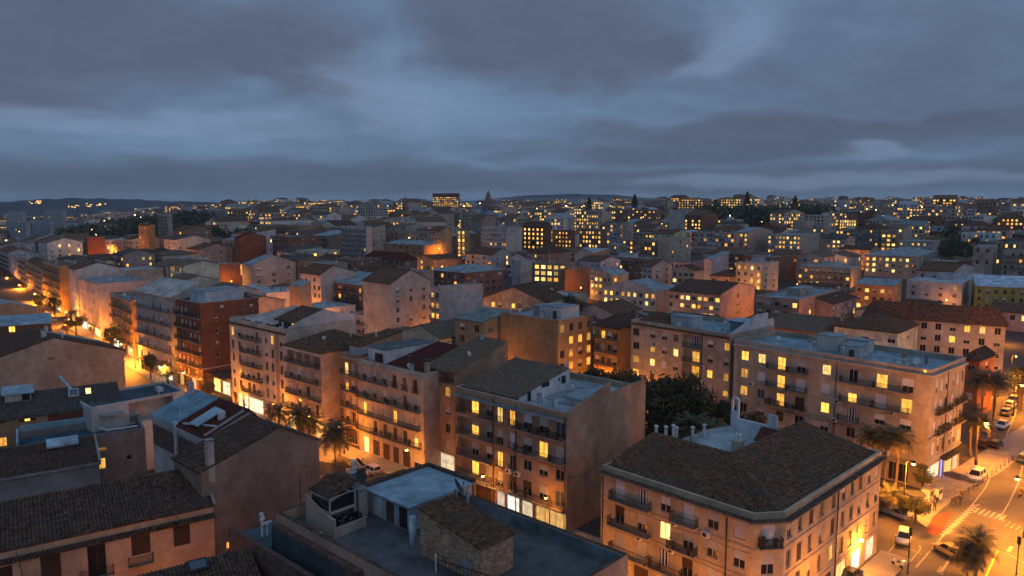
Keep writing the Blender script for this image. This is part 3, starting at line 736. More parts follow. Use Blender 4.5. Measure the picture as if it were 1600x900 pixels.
b.pitched('sx', 3.3, 'tile_light', over=.45); b.dish(5, 2, 18.6, .5, .3); b.antenna(12.5, 1.5, 20.4, 2.5); b.chimney(12, 5.5, 19.8, 1.6, color=(.5, .5, .52))

# ---- B: pale house with long balconies
b = avenue_house('apartment_house', 'pale pink house with long iron balconies, street lamp shining on its lower floors', 661.5, 585, 17.0, 559, 700, (.50, .39, .31), W=15)
cols = [571.5, 587, 602.5, 618, 633.5, 650]; zr = [13.5, 10.35, 7.2, 4.2]
pat = [['half', 'half', 'half', 'brown', 'dark', 'brown'], ['half', 'half', 'halfw', 'half', 'dark', 'half'], ['lit', 'shut', 'shut', 'lito', 'shut', 'shut'], ['lit', 'brownh', 'brown', 'brown', 'brown', 'halflit']]
b.grid('L', cols, zr, 1.05, 2.2, pat, px=690)
for p, k, w in [(573, 'shopw', 1.5), (588.5, 'brownh', 1.9), (604, 'brown', 1.9), (619, 'brown', 1.6), (635, 'brown', 1.9), (652, 'half', 1.8)]:
    t = b.s_at('L', p, 720); b.op('L', t - w / 2, t + w / 2, .05, 2.9, k)
b.wall(); e = lambda p: b.s_at('L', p, 640)
b.balcony('L', e(563), e(608), zr[0], .7)
for c in cols[3:]: b.balcony('L', e(c) - .75, e(c) + .75, zr[0], .35)
b.balcony('L', e(562.5), e(657), zr[1], .8, plants=3); b.balcony('L', e(563), e(657), zr[2], .8)
b.balcony('L', e(559.6), e(590), zr[3], .8); b.balcony('L', e(597), e(658), zr[3], .8, plants=2)
b.band('L', 16.2, 16.5, .3); b.band('L', 3.65, 3.95, .15, name='string_course')
b.flat(deck=.5, color=(.22, .09, .08)); b.pitched('sx', 2.2, 'tile_red', x0=3., x1=14.6, y0=.3, y1=b.L - 5.5, z=16.6, name='attic_roof', over=.4, slabmat='tile_red')
b.hut(2.2, 13.5, b.L - 5.3, b.L - .3, 16.5, 18.9, (.60, .61, .64), roofc=(.13, .14, .15)); b.clutter(4, 16.55, 1, 2.4, .6, 11); b.antenna(9, b.L - 2, 19, 3.4); b.dish(1.5, 5.5, 16.5, .5)
mb = MB(); mb.box(2.1, 2.19, b.L - 4.6, b.L - 2.4, 16.6, 18.2); mb.build('hut_door', 'brown_shutter', b.root)

# ---- A: slim house left of it
b = avenue_house('apartment_house', 'slim orange-brown house with four dark balconies and a tiled roof room', 557.5, 556, 17.2, 534.5, 600, (.38, .22, .13), W=12)
cols = [b.L * .28, b.L * .7]; zr = [13.3, 10.2, 7.1, 4.1]
b.grid('L', cols, zr, 1.1, 2.2, [['litp', 'shut'], ['halflit', 'half'], ['half', 'shut'], ['half', 'dark']]); b.op('L', .5, b.L - .5, .1, 2.8, 'brownh'); b.wall()
for z in zr: b.balcony('L', .1, b.L - .1, z, .8)
b.band('L', 16.3, 16.6, .3); b.flat(deck=.5); b.hut(1.4, 9, .4, b.L - .4, 16.7, 18.6, (.55, .54, .53)); b.pitched('sx', 1.6, 'tile_brown', x0=1.2, x1=11, y0=.2, y1=b.L - .2, z=18.76, name='attic_roof')
b.antenna(3, 1, 19.5, 3.2); b.pipe(6, 2, 19.6, 1.4)

# ---- A2: house with the white-framed top loggia
b = avenue_house('apartment_house', 'pinkish house with a white-framed top loggia and hipped tiled roof, palms before it', 501, 550, 17.2, 447, 534, (.48, .36, .29), W=13.5)
zr = [10.7, 7.6, 4.5]; cols = [b.L * k for k in (.13, .37, .62, .86)]
for k in range(4): b.op('L', .4 + k * b.L / 4.1, .4 + (k + .86) * b.L / 4.1, 13.9, 16.1, 'loggia', 1.1)
b.grid('L', cols, zr, 1.1, 2.1, [['half', 'halfw', 'shut', 'half'], ['shut', 'half', 'brownh', 'shut'], ['half', 'dark', 'half', 'brown']])
for k in range(4): b.op('L', b.L * (k + .15) / 4, b.L * (k + .85) / 4, .1, 2.9, ['shopw', 'brownh', 'dark', 'shopw'][k])
b.wall()
for z in (13.85, 10.7, 7.6, 4.5): b.balcony('L', .15, b.L - .2, z, .75)
b.band('L', 16.35, 16.75, .35, mat='frame_white'); b.band('L', 3.3, 3.6, .12, name='string_course')
b.band('R', 3.6, 3.72, .05, name='string_course', mat='metal_dark')
b.pitched('hip', 2.6, 'tile_brown', over=.5); b.dish(3.4, 4, 18.0, .5); b.antenna(7, 6, 19, 2.6); b.pipe(9, 3, 18.4, 1.)

# ---- A3: white block
b = avenue_house('apartment_block', 'pale five-storey block with rows of small windows, white gabled party wall and bright shop', 446.5, 515, 19.8, 358.5, 540, (.52, .42, .35), W=17)
cols = [365, 374.8, 388, 395, 402.5, 416.5, 426, 439.5]; zr = [16.0, 13.1, 10.2, 7.3, 4.4]
pat = [['lito', 'half', 'half', 'half', 'dark', 'half', 'lit', 'half'], ['dark', 'dark', 'half', 'half', 'dark', 'halfw', 'dark', 'dark'], ['dark', 'blue', 'shut', 'half', 'shut', 'dark', 'dark', 'dark'],
       ['half', 'halflit', 'half', 'half', 'dark', 'dark', 'half', 'dark'], ['dark', 'brownh', 'brown', 'dark', 'half', 'dark', 'half', 'dark']]
b.grid('L', cols, zr, [1.2, 1.2, 1.1, 1.1, 1.1, 1.1, 1.1, 1.1], 1.9, pat, px=560)
for p0, p1, k in [(361, 365, 'shopw'), (366, 371, 'brownh'), (373, 379, 'shopw'), (382, 387, 'shop'), (389, 411, 'shop'), (417, 423, 'brown'), (430, 441, 'shopw')]: b.op('L', b.s_at('L', p0, 630), b.s_at('L', p1, 630), .1, 3.1, k)
b.wall(); e = lambda p: b.s_at('L', p, 560)
for z in zr: b.balcony('L', e(380), e(409.5), z - .02, .9, mat='stone_band')
b.band('L', 18.6, 18.95, .25, mat='brown_shutter'); b.band('L', 3.5, 3.7, .45, name='shop_canopy', mat='shutter_white', t0=e(387), t1=e(412)); b.band('L', 0.05, 18.5, .1, e(431), e(436), name='pier', mat='plaster', color=(.33, .23, .16))
b.flat(deck=.8, color=(.20, .23, .25)); yb = 8.5
b.hut(3.2, 14, .35, yb - .4, 19.1, 20.7, (.12, .11, .10)); b.pitched('gy', 2.0, 'tile_brown', x0=2.6, x1=15.5, y0=.35, y1=yb, z=20.86, pos=.5, name='attic_roof')
mb = MB(); pr = [(0.3, 19.9), (2.4, 20.9), (9, 22.9), (15.6, 21.2), (16.8, 21.0), (16.8, 19.9)]
mb.q([(x, .01, z) for x, z in pr]); mb.q([(x, .24, z) for x, z in pr][::-1])
for i in range(6): p, q = pr[i], pr[(i + 1) % 6]; mb.q([(q[0], .01, q[1]), (p[0], .01, p[1]), (p[0], .24, p[1]), (q[0], .24, q[1])])
mb.build('party_wall', 'plaster', b.root, (.55, .54, .55))
b.put_window('L', b.L - 2.2, 19.2, 1.3, 1.3, 'lit', 3.0)
b.pitched('sx', 1.5, 'membrane', x0=3, x1=16, y0=yb + .5, y1=b.L - 1, z=19.5, name='shed_roof'); b.clutter(7, 19.05, 1, 2.6, 1, b.L - 1); b.antenna(14, .5, 21.5, 3.6)

# ---- red brick block
b = avenue_house('brick_apartment_block', 'tall red brick apartment block with pale roof rooms and rows of balconies', 312, 474, 21.6, 274, 404, REDB, W=None)
zr = [17.9, 14.9, 11.9, 8.9, 5.9, 3.4]; n = 6
b.grid('L', [b.L * (k + .5) / n for k in range(n)], zr[:5], 1.0, 2.0, lambda r, c: ['half', 'dark', 'shut', 'dark', 'half', 'halfw', 'dark'][(r * 3 + c * 2) % 7])
b.grid('L', [b.L * (k + .5) / n for k in range(n)], [3.5], .9, 1.4, [['half', 'dark', 'halflit', 'dark', 'half', 'dark']])
for k in range(4): b.op('L', b.L * (k + .12) / 4, b.L * (k + .8) / 4, .1, 2.7, ['shopw', 'brown', 'shopw', 'dark'][k])
tt = b.s_at('R', 340, 540)
b.grid('R', [tt], [17, 14, 11, 8.2], .7, 1.0, [['half'], ['dark'], ['halfw'], ['dark']]); b.op('R', tt - .6, tt + .6, 3.1, 5.2, 'dark'); b.grid('R', [b.W * .87, b.W * .36], [19.6, 20.1], .8, .55, [['shutw', None], [None, 'shutw']]); b.wall()
for z in zr[:5]: b.balcony('L', .1, b.L - .1, z, .8)
b.band('R', 5.6, 5.85, .08, mat='frame_white', name='string_course'); b.band('L', 2.95, 3.2, .5, name='shop_canopy')
b.flat(deck=.6, color=(.26, .28, .30), coping='frame_white'); b.hut(2.5, 12.5, b.L * .2, b.L * .8, 21., 23.8, (.50, .54, .58)); b.hut(12.8, b.W - .6, b.L * .3, b.L - .5, 21., 22.6, (.22, .08, .05)); b.clutter(8)

# ---- further houses up the avenue, all on the facade line
def on_avenue(name, label, cx, cy, xl, xr, color, W=None, mat='plaster'):
    t = av_t(cx, 0); P = av(t, 0); h = at_y(cx, cy, P.y).z; L = av_t(xl, 0) - t; R_ = AV_R if t <= AV_T1 else AV_R2; W = W or hit(xr, cy, P, R_); th = math.atan2(R_.y, R_.x)
    return Bld(name, label, 'building', P, th, box_poly(max(6, min(W, 40)), L - .05), h, color, False, AVG, mat=mat)
def up_house(label, cx, cy, h, xl, xr, color, nc, nr, roof, balc=True, W=None, mat='plaster', roofmat='tile_brown', lit=(), rcol=(.26, .29, .31), name='apartment_house', sidecol=None, rise=2.2):
    b = on_avenue(name, label, cx, cy, xl, xr, color, W, mat); h = b.h
    fl = (h - 4.4) / nr; zr = [3.7 + fl * k for k in range(nr)]; n = nc
    ks = ['half', 'dark', 'shut', 'dark', 'half', 'dark', 'halfw']
    b.grid('L', [b.L * (k + .5) / n for k in range(n)], zr, min(1.1, b.L / n * .6), min(2.0, fl - .8), lambda r, c: 'lit' if (r, c) in lit else ks[(r * 2 + c * 3 + nc) % 7])
    for k in range(max(2, n // 2)): b.op('L', b.L * (k + .1) / max(2, n // 2), b.L * (k + .85) / max(2, n // 2), .1, 2.9, ['shopw', 'brownh', 'shop', 'dark'][(k + nc) % 4])
    b.wall(); b.band('L', h - .7, h - .35, .3); b.band('L', 3.0, 3.25, .35, name='shop_canopy', mat='concrete')
    if balc:
        for z in zr: b.balcony('L', .2, b.L - .2, z, .8)
    if roof == 'flat': b.flat(color=rcol); b.clutter(6)
    else: b.pitched(roof, rise, roofmat); b.clutter(3, h + .8)
    return b
up_house('white-grey house with grey balconies between brick block and orange house', 274.2, 464, 20.8, 234, 290, (.50, .44, .38), 5, 5, 'gy', W=15, roofmat='membrane', rise=3.0)
b = up_house('low orange-brown house with a glazed flat roof and pale roof room', 212.5, 470, 18.6, 181, 236, (.40, .24, .13), 6, 4, 'flat', rcol=(.22, .27, .31)); b.hut(8, 14, 1.5, 8, 18, 20.4, (.52, .52, .52))
up_house('broad pink block with plain side wall and terrace roof on the avenue', 163.5, 443, 21.6, 134, 233, (.60, .47, .42), 6, 4, 'flat', balc=False)
up_house('white house with gabled side wall next to the pink block', 131.5, 421, 22.0, 119.5, 186, (.62, .56, .52), 4, 5, 'gy', balc=False)
up_house('red-brown house with an ochre side wall catching the lamplight', 105, 416, 20.5, 81, 122, (.34, .20, .10), 5, 5, 'flat', rcol=(.2, .1, .08))
up_house('cream balconied house, fifth from the brick block', 79.5, 418, 18.0, 56, 96, (.46, .35, .27), 5, 5, 'gy')
up_house('pale narrow house with dark balconies far up the avenue', 55, 402, 19.5, 44, 72, (.44, .36, .30), 3, 5, 'flat')
up_house('white block far up the avenue, flat roof and plain windows', 43, 400, 18.5, 30, 62, (.54, .48, .46), 4, 5, 'flat', balc=False)
up_house('grey balconied house far up the avenue beside a white block', 29, 395, 18.0, 16, 46, (.44, .37, .33), 4, 5, 'gy')
up_house('pink house at the far end of the avenue row', 14, 392, 17.0, -4, 34, (.48, .36, .31), 5, 4, 'flat')
up_house('brown house beyond the pink end house of the avenue', -6, 391, 16.5, -30, 14, (.36, .27, .2), 5, 4, 'gy')

# ================================================================= right: E, F and the corner house
RG = 'apartment blocks by the right-hand street'
O, th, W, L = rect_at(1456, 579, 19.2, -200, xl=1146, xr=1508)
b = Bld('apartment_block', 'long beige apartment block with blue-grey flat roof, many lit windows and a corner shop', 'building', O, th, box_poly(W, L), 19.2, (.40, .345, .28), True, RG); E_ = b
cols = [1162, 1188.5, 1219.5, 1250, 1290, 1332, 1377, 1418]; zr = [15.0, 11.65, 8.3, 4.95]
pat = [['lit', 'litp', 'lit', 'half', 'litp', 'dark', 'lit', 'halfw'], ['lit', 'shutw', 'lit', 'shutw', 'shutw', 'halflit', 'shutw', 'lit'], ['lit', 'blue', 'lit', 'brown', 'lit', 'strip', 'halfw', 'halfw'], ['dark', 'half', 'brown', 'dark', 'half', 'dark', 'half', 'dark']]
dr = {(0, 2), (0, 3), (0, 5), (0, 6), (1, 2), (1, 3), (1, 5), (1, 6), (1, 7), (0, 7), (2, 3), (2, 5), (2, 2)}
for r, z in enumerate(zr):
    for c, p in enumerate(cols):
        t = b.s_at('L', p, 610); w = 1.5 if c not in (7, 3, 6) else 1.75; d = (r, c) in dr
        b.op('L', t - w / 2, t + w / 2, z + (.02 if d else .55), z + 2.3, pat[r][c])
for k in range(6): b.op('L', L * (k + .2) / 6.2, L * (k + .75) / 6.2, .2, 3.2, ['brown', 'dark', 'shopw', 'brownh', 'dark', 'dark'][k])
rc = [1463, 1471, 1478, 1488.5, 1495, 1502]; rp = [['halfw', 'shutw', 'halfw', 'half', 'shutw', 'dark'], ['shutw', 'shutw', 'brown', 'shutw', 'half', 'half'], ['shutw', 'half', 'half', 'shutw', 'half', 'dark'], ['shutw', 'half', 'brown', 'half', 'half', 'shutw']]
for r, z in enumerate(zr):
    for c, p in enumerate(rc): t = b.s_at('R', p, 620); b.op('R', t - .55, t + .55, z + .1, z + 2.1, rp[r][c])
b.op('R', .7, W * .40, .9, 3.3, 'shop'); b.op('R', W * .44, W * .52, .2, 3.3, 'shopb'); b.op('R', W * .56, W * .78, .2, 3.3, 'shopw'); b.op('R', W * .82, W - .5, .2, 3.3, 'shop')
b.wall(); e = lambda p: b.s_at('L', p, 610); f = lambda p: b.s_at('R', p, 640)
for z in zr[:2]: b.balcony('L', e(1199), e(1262), z, .9, plants=1); b.balcony('L', e(1314), e(1423), z, .9, plants=1)
b.balcony('L', e(1199), e(1262), zr[2], .9, plants=5); b.balcony('L', e(1312), e(1345), zr[2], .8)
for z in zr[1:3]: b.balcony('R', f(1460.5), f(1482), z, .75, plants=3); b.balcony('R', f(1487), f(1506), z + .25, .75, plants=2)
b.band('L', 18.1, 18.45, .45, t1=L + .45); b.band('R', 18.1, 18.45, .45); b.band('L', 4.35, 4.6, .2, t1=L + .2); b.band('R', 4.35, 4.6, .2); b.band('R', 3.45, 4.0, .9, t0=W * .42, name='awning', mat='metal_dark'); b.band('R', 8.0, 8.2, .35); b.band('L', 3.6, 4.05, .6, t1=L + .6, name='shop_canopy', mat='concrete')
for z in (7.9, 11.25, 14.6): b.band('L', z, z + .12, .04, name='string_course', mat='plaster', color=(.38, .28, .18))
b.flat(deck=.9, color=(.25, .35, .41), par=.3)
b.hut(5.0, 9.0, L - 21.5, L - 18.0, 18.3, 20.2, (.50, .48, .45), door=('L', 1, .9, 1.3)); b.hut(7.5, 11, L - 16.5, L - 12.5, 18.3, 21.0, (.50, .47, .43)); b.hut(10.5, 13, L - 20.5, L - 17, 18.3, 20.4, (.58, .58, .6)); b.hut(3.2, 5., 9.6 - 4.5, 11.4 - 4.5, 18.3, 19.3, (.58, .58, .58))
b.clutter(14, 18.3, 1, 13, 2, L - 3)
mb = MB(); mb.bar((-.12, L - 1.3, 1), (-.12, L - 1.3, 18.2), .1); mb.build('drainpipe', 'metal_grey', b.root)
mb = MB(); mb.box(-.65, -.45, .6, .9, 18.9, 19.2); b_l = mb.build('roof_light', 'lit_yellow', b.root)

O, th, W, L = rect_at(1141, 523, 20.0, -200, xl=986, W=16)
b = Bld('apartment_block', 'beige apartment block behind dark garden trees, recessed balconies down its middle', 'building', O, th, box_poly(W, L), 20.0, (.42, .335, .26), True, RG); F_ = b
cols = [993, 1019, 1037, 1055, 1083, 1109, 1135]; zr = [16.2, 13.2, 10.2, 7.2, 4.2]
pat = [['brown', 'half', 'half', 'blue', 'strip', 'halfw', 'lit'], ['dark', 'halflit', 'half', 'litp', 'lit', 'half', 'half'], ['lit', 'litp', 'shutw', 'half', 'lit', 'lit', 'lit'], ['lit', 'dark', 'half', 'dark', 'lit', 'shut', 'halflit'], ['lit', 'dark', 'half', 'dark', 'dark', 'half', 'dark']]
for r, z in enumerate(zr):
    b.op('L', b.s_at('L', 1066, 570), b.s_at('L', 1094, 570), z - .1, z + 2.5, 'loggia', .9)
    for c, p in enumerate(cols):
        if c == 4: continue
        t = b.s_at('L', p, 570); w = 1.7 if c == 0 else 1.25; b.op('L', t - w / 2, t + w / 2, z + .55, z + 2.1, pat[r][c])
b.wall()
for r, z in enumerate(zr): b.put_window('L', b.s_at('L', 1083, 570), z, 1.8, 2.15, pat[r][4], .76); b.balcony('L', b.s_at('L', 1066, 570), b.s_at('L', 1094, 570), z - .05, .35)
b.band('L', 19.1, 19.4, .25, mat='brown_shutter'); b.flat(deck=.8, color=(.20, .33, .38), par=.3)
b.hut(4, 7.5, L - 13, L - 7.5, 19.2, 21.4, (.52, .52, .53)); b.pitched('gy', 1.6, 'tile_brown', x0=1.5, x1=13, y0=L - 7, y1=L - .4, z=19.5, name='attic_roof'); b.clutter(5, 19.2, 1, 4, 1, L - 8)
b.hut(8.5, 12.5, 1, 5.5, 19.2, 21.2, (.2, .22, .24), roofc=(.42, .52, .60), over=.5)
mb = MB(); pr = [(0.3, 20.1), (2., 20.6), (9.5, 23.0), (13.5, 23.0), (13.5, 21.6), (W - .1, 21.6), (W - .1, 20.1)]; n = len(pr)
mb.q([(x, .01, z) for x, z in pr]); mb.q([(x, .26, z) for x, z in pr][::-1])
for i in range(n): p, q = pr[i], pr[(i + 1) % n]; mb.q([(q[0], .01, q[1]), (p[0], .01, p[1]), (p[0], .26, p[1]), (q[0], .26, q[1])])
mb.build('party_wall', 'plaster', b.root, (.56, .56, .57))

# ---- K: corner house with the tiled L-shaped roof
hK = 13.6
p0, p1, p2, p3 = at_z(940, 726, hK), at_z(1178, 803, hK), at_z(1228, 800, hK), at_z(1378, 705, hK)
dA = (p1 - p0).normalized(); dB = (p3 - p2).normalized(); nA = Vector((-dA.y, dA.x, 0)); nB = Vector((-dB.y, dB.x, 0))
dep = 10.5; q3 = p3 + nB * dep; q0 = p0 + nA * dep
def isect(P, d, Q, e):
    det = d.x * -e.y + e.x * d.y; t = ((Q.x - P.x) * -e.y + e.x * (Q.y - P.y)) / det; return P + d * t
qm = isect(q0, dA, q3, dB)
O = Vector((p1.x, p1.y, 0)); th = math.atan2(dA.y, dA.x)
def loc(p): c, s_ = math.cos(th), math.sin(th); v = p - O; return (v.x * c + v.y * s_, -v.x * s_ + v.y * c)
poly = [loc(p) for p in (p0, p1, p2, p3, q3, qm, q0)]
b = Bld('corner_apartment_house', 'cream four-storey corner house with dark tiled L-shaped roof and chamfered corner balcony', 'building', O, th, poly, hK, (.50, .385, .265), True, RG); K = b
cols = [968, 1003, 1039, 1075.5, 1114, 1156.5]; zr = [10.1, 6.9, 3.7]
pat = [['shutw', 'strip', 'halfw', 'shutw', 'half', 'shut'], ['brownh', 'half', 'litp', 'half', 'half', 'half'], ['shut', 'shut', 'strip', 'brownh', 'half', 'half']]
for r, z in enumerate(zr):
    for c, p in enumerate(cols):
        t = b.s_at(0, p, 820); d = c in (0, 1, 3); b.op(0, t - .68, t + .68, z + (.03 if d else .35), z + 2.35, pat[r][c])
    t = b.edge(1)[2] / 2; b.op(1, t - .72, t + .72, z + .03, z + 2.35, ['shutw', 'half', 'half'][r])
    for c, p in enumerate([1235, 1251, 1268, 1284, 1302, 1317, 1330, 1342, 1355, 1367]):
        t = b.s_at(2, p, 800); b.op(2, t - .52, t + .52, z + .35, z + 2.25, [['half', 'dark', 'brown', 'dark', 'brown', 'half', 'dark', 'brown', 'half', 'shut'], ['dark', 'brown', 'dark', 'half', 'brown', 'dark', 'dark', 'half', 'dark', 'half'], ['dark', 'dark', 'half', 'dark', 'lit', 'brown', 'brown', 'dark', 'half', 'dark']][r][c])
LB = b.edge(2)[2]
for k in range(6): b.op(2, LB * (k + .15) / 6, LB * (k + .8) / 6, .1, 2.8, ['brown', 'dark', 'brown', 'shopw', 'shop', 'shop'][k])
for c, p in enumerate(cols): t = b.s_at(0, p, 820); b.op(0, t - 1, t + 1, .1, 2.8, ['shopw', 'brown', 'shopw', 'dark', 'brown', 'shopw'][c])
b.wall(); e = lambda p: b.s_at(0, p, 820)
b.balcony(0, e(957), e(1017.5), zr[0], .95); b.balcony(0, e(1052), e(1092), zr[0], .95); b.balcony(0, e(955), e(1017.5), zr[1], .95); b.balcony(0, e(1048), e(1091), zr[1], .95, plants=2)
b.balcony(0, e(957), e(1016), zr[2], .95); b.balcony(0, e(1020), e(1091), zr[2], .95, plants=2); b.balcony(1, .5, b.edge(1)[2] - .5, zr[0], .8, plants=2)
La, Lc = b.edge(0)[2], b.edge(1)[2]
for z0, z1, o, m in ((12.55, 12.85, .55, 'stone_band'), (12.85, 12.95, .75, 'tile_dark')):
    mb = MB()
    def off(o):                                                    # outline pushed out by o
        r = []
        for i in range(4):
            P = b.poly[i]; ds = []
            if i > 0: ds.append((b.poly[i] - b.poly[i - 1]).normalized())
            if i < 3: ds.append((b.poly[i + 1] - b.poly[i]).normalized())
            ns = [Vector((d.y, -d.x)) for d in ds]; m_ = sum(ns, Vector((0, 0))); m_ = m_ / m_.dot(ns[0]); r.append(P + m_ * o)
        return r
    a, c = off(.004), off(o)
    for i in range(3):
        for z, fl in ((z1, 1), (z0, -1)): mb.q([(c[i].x, c[i].y, z), (c[i + 1].x, c[i + 1].y, z), (a[i + 1].x, a[i + 1].y, z), (a[i].x, a[i].y, z)][::fl])
        mb.q([(c[i].x, c[i].y, z0), (c[i + 1].x, c[i + 1].y, z0), (c[i + 1].x, c[i + 1].y, z1), (c[i].x, c[i].y, z1)])
    for i, j in ((0, 0), (3, 3)): mb.q([(a[i].x, a[i].y, z0), (c[i].x, c[i].y, z0), (c[i].x, c[i].y, z1), (a[i].x, a[i].y, z1)])
    mb.build('cornice', m, b.root)
for z in (9.75, 6.55, 3.3):
    for ed in range(3): b.band(ed, z, z + .14, .07, name='string_course', mat='stone_band', t0=.1, t1=b.edge(ed)[2] - .1)
inn = [b.poly[i] for i in range(7)]
def inset(i, o):
    n = 7; a, c, d = b.poly[i - 1], b.poly[i], b.poly[(i + 1) % n]; d1 = (c - a).normalized(); d2 = (d - c).normalized(); n1 = Vector((-d1.y, d1.x)); n2 = Vector((-d2.y, d2.x)); m_ = n1 + n2; return c + m_ / m_.dot(n1) * o
I = [inset(i, .35) for i in range(7)]; mb = MB()
for i in range(7): j = (i + 1) % 7; A, B2, C2, D2 = b.poly[i], b.poly[j], I[j], I[i]; mb.q([(A.x, A.y, hK), (B2.x, B2.y, hK), (C2.x, C2.y, hK), (D2.x, D2.y, hK)]); mb.q([(D2.x, D2.y, hK), (C2.x, C2.y, hK), (C2.x, C2.y, hK - .5), (D2.x, D2.y, hK - .5)])
mb.build('parapet', 'plaster', b.root, b.color)
zr_ = hK + 1.75
def up(P, t): return (P.x, P.y, t)
i5 = b.poly[5]; hp = Vector((i5.x, i5.y))
pats = [(up(I[0], hK - .35), up(I[1], hK - .35), up(hp, zr_), up(b.poly[6], zr_)), (up(I[1], hK - .35), up(I[2], hK - .35), up(hp, zr_), up(hp, zr_)), (up(I[2], hK - .35), up(I[3], hK - .35), up(b.poly[4], zr_), up(hp, zr_))]
mb = MB(); mt = MB()
for P in pats: mb.q(P); tile_patch(mt, *P)
for A, B2 in ((I[1], hp), (I[2], hp)): mt.tube([up(A, hK - .28), up(B2, zr_ + .06)], .13, 6)
mb.q([up(b.poly[3], hK), up(b.poly[4], hK), up(b.poly[4], zr_), up(I[3], hK - .35)]); mb.q([up(b.poly[6], hK), up(b.poly[0], hK), up(I[0], hK - .35), up(b.poly[6], zr_)])
mb.q([up(b.poly[4], hK), up(b.poly[5], hK), up(b.poly[5], zr_), up(b.poly[4], zr_)]); mb.q([up(b.poly[5], hK), up(b.poly[6], hK), up(b.poly[6], zr_), up(b.poly[5], zr_)])
roof = mb.build('roof', 'tile_brown', b.root); t = mt.build('roof_tiles', 'tile_brown', roof); t['kind'] = 'stuff'
# the courtyard wing behind the tiled roof
O2 = Vector((qm.x, qm.y, 0))
def K2(px, py, z): p = at_z(px, py, z); return loc(p)
wing = [loc(qm + nA * .03 + nB * .03), loc(q3 + nB * .03), loc(q3 + nB * 9), loc(qm - dA * 11 + nA * 13), loc(q0 + nA * .03)]
wb = Bld('courtyard_wing', 'low whitewashed terraces with chimneys and bell gable behind the tiled corner house', 'building', O, th, wing, 12.9, (.58, .60, .63), True, RG)
wb.wall(); wb.flat(deck=.5, color=(.40, .44, .45), par=.2)
x, y = K2(1152, 716, 12.6); wb.chimney(x, y, 12.4, 2.6, 1.15, color=(.46, .36, .27), cap=False)
for dx_ in (-.25, .3): wb.pipe(x + dx_, y, 15.0, .7, .13)
for px, py in ((1025, 684), (1040, 685), (1052, 683), (1057, 683), (1082, 686), (1100, 682)): x, y = K2(px, py, 12.6); wb.pipe(x, y, 12.4, 1.2 + (px % 3) * .3, .22)
xa, ya_ = K2(1142, 672, 12.6); xb, yb_ = K2(1213, 690, 12.6); mb = MB(); L2 = math.hypot(xb - xa, yb_ - ya_); ux, uy = (xb - xa) / L2, (yb_ - ya_) / L2
for d0, d1, z1 in ((0, 1.2, 15.6), (1.2, L2 - 1.2, 14.6), (L2 - 1.2, L2, 16.2)):
    c = ((xa + ux * (d0 + d1) / 2), (ya_ + uy * (d0 + d1) / 2), (12.4 + z1) / 2); mb.obox(c, (ux, uy, 0), (-uy, ux, 0), (0, 0, 1), (d1 - d0) / 2 - .002, .18, (z1 - 12.4) / 2)
cx_, cy_ = xa + ux * .6, ya_ + uy * .6
for s_ in (-1, 1): mb.obox((cx_ + ux * s_ * .45, cy_ + uy * s_ * .45, 16.3), (ux, uy, 0), (-uy, ux, 0), (0, 0, 1), .15, .17, .7)
for k in range(6):
    a0 = math.pi * k / 6; a1 = math.pi * (k + 1) / 6; r = .45; c = (a0 + a1) / 2; mb.obox((cx_ + ux * math.cos(c) * r, cy_ + uy * math.cos(c) * r, 17.0 + math.sin(c) * r), (ux * -math.sin(c), uy * -math.sin(c), math.cos(c)), (-uy, ux, 0), (ux * math.cos(c), uy * math.cos(c), math.sin(c)), .15, .17, .15)
mb.build('bell_gable', 'plaster', wb.root, (.60, .63, .67))
x, y = K2(1180, 700, 12.6); mb = MB(); mb.box(x, x + 5.0, y, y + 4, 12.4, 13.6); hh = mb.build('roof_hut', 'plaster', wb.root, (.58, .6, .63)); mb = MB()
mb.q([(x - .2, y - .2, 13.65), (x + 5.2, y - .2, 13.65), (x + 5.2, y + 2, 15.1), (x - .2, y + 2, 15.1)]); mb.q([(x + 5.2, y + 4.2, 13.65), (x - .2, y + 4.2, 13.65), (x - .2, y + 2, 15.1), (x + 5.2, y + 2, 15.1)]); mb.q([(x, y, 13.6), (x, y + 2, 15.05), (x, y + 4, 13.6)]); mb.build('hut_roof', 'tile_red', hh)

# small fittings on the near facades
for (bb, e, ts, zs) in ((D, 'L', (.52, .60), (6.0, 9.3)), (E_, 'L', (.10, .36, .57, .83), (4.0, 7.6, 10.9)), (F_, 'L', (.25, .75), (9.2, 12.2, 15.2)), (K, 0, (.30, .52, .72), (6.0, 9.3)), (E_, 'R', (.3, .62), (7.0, 10.5))):
    Le = bb.edge(e)[2]
    for i, t_ in enumerate(ts):
        for j, z_ in enumerate(zs):
            if (i * 2 + j) % 3 != 1: bb.wall_ac(e, Le * t_ + .3 * j, z_)
D.drain('L', D.s_at('L', 771, 700)); D.drain('L', D.s_at('L', 806, 700)); E_.drain('L', E_.s_at('L', 1306, 610)); E_.drain('R', E_.W * .48); F_.drain('L', F_.s_at('L', 1096, 570)); K.drain(0, K.s_at(0, 1136, 820), z1=12.4); K.drain(2, K.edge(2)[2] * .5, z1=12.4); K.drain(0, .3, z1=12.4)
K.cable(0, 9.3); K.cable(0, 6.2); D.cable('L', 9.2, sag=.1); D.cable('R', 8.0, sag=.6); E_.cable('L', 7.5); D.cable('R', 5.2, sag=.3)
for (bb, n, x0, x1, y0, y1, z) in ((D, 6, 1, 6, 2, 8, 16.1), (E_, 8, 1, 12, 3, 14, 18.3), (F_, 5, 2, 12, 2, 12, 19.2)): bb.clutter(n, z, x0, x1, y0, y1, random.Random(n))
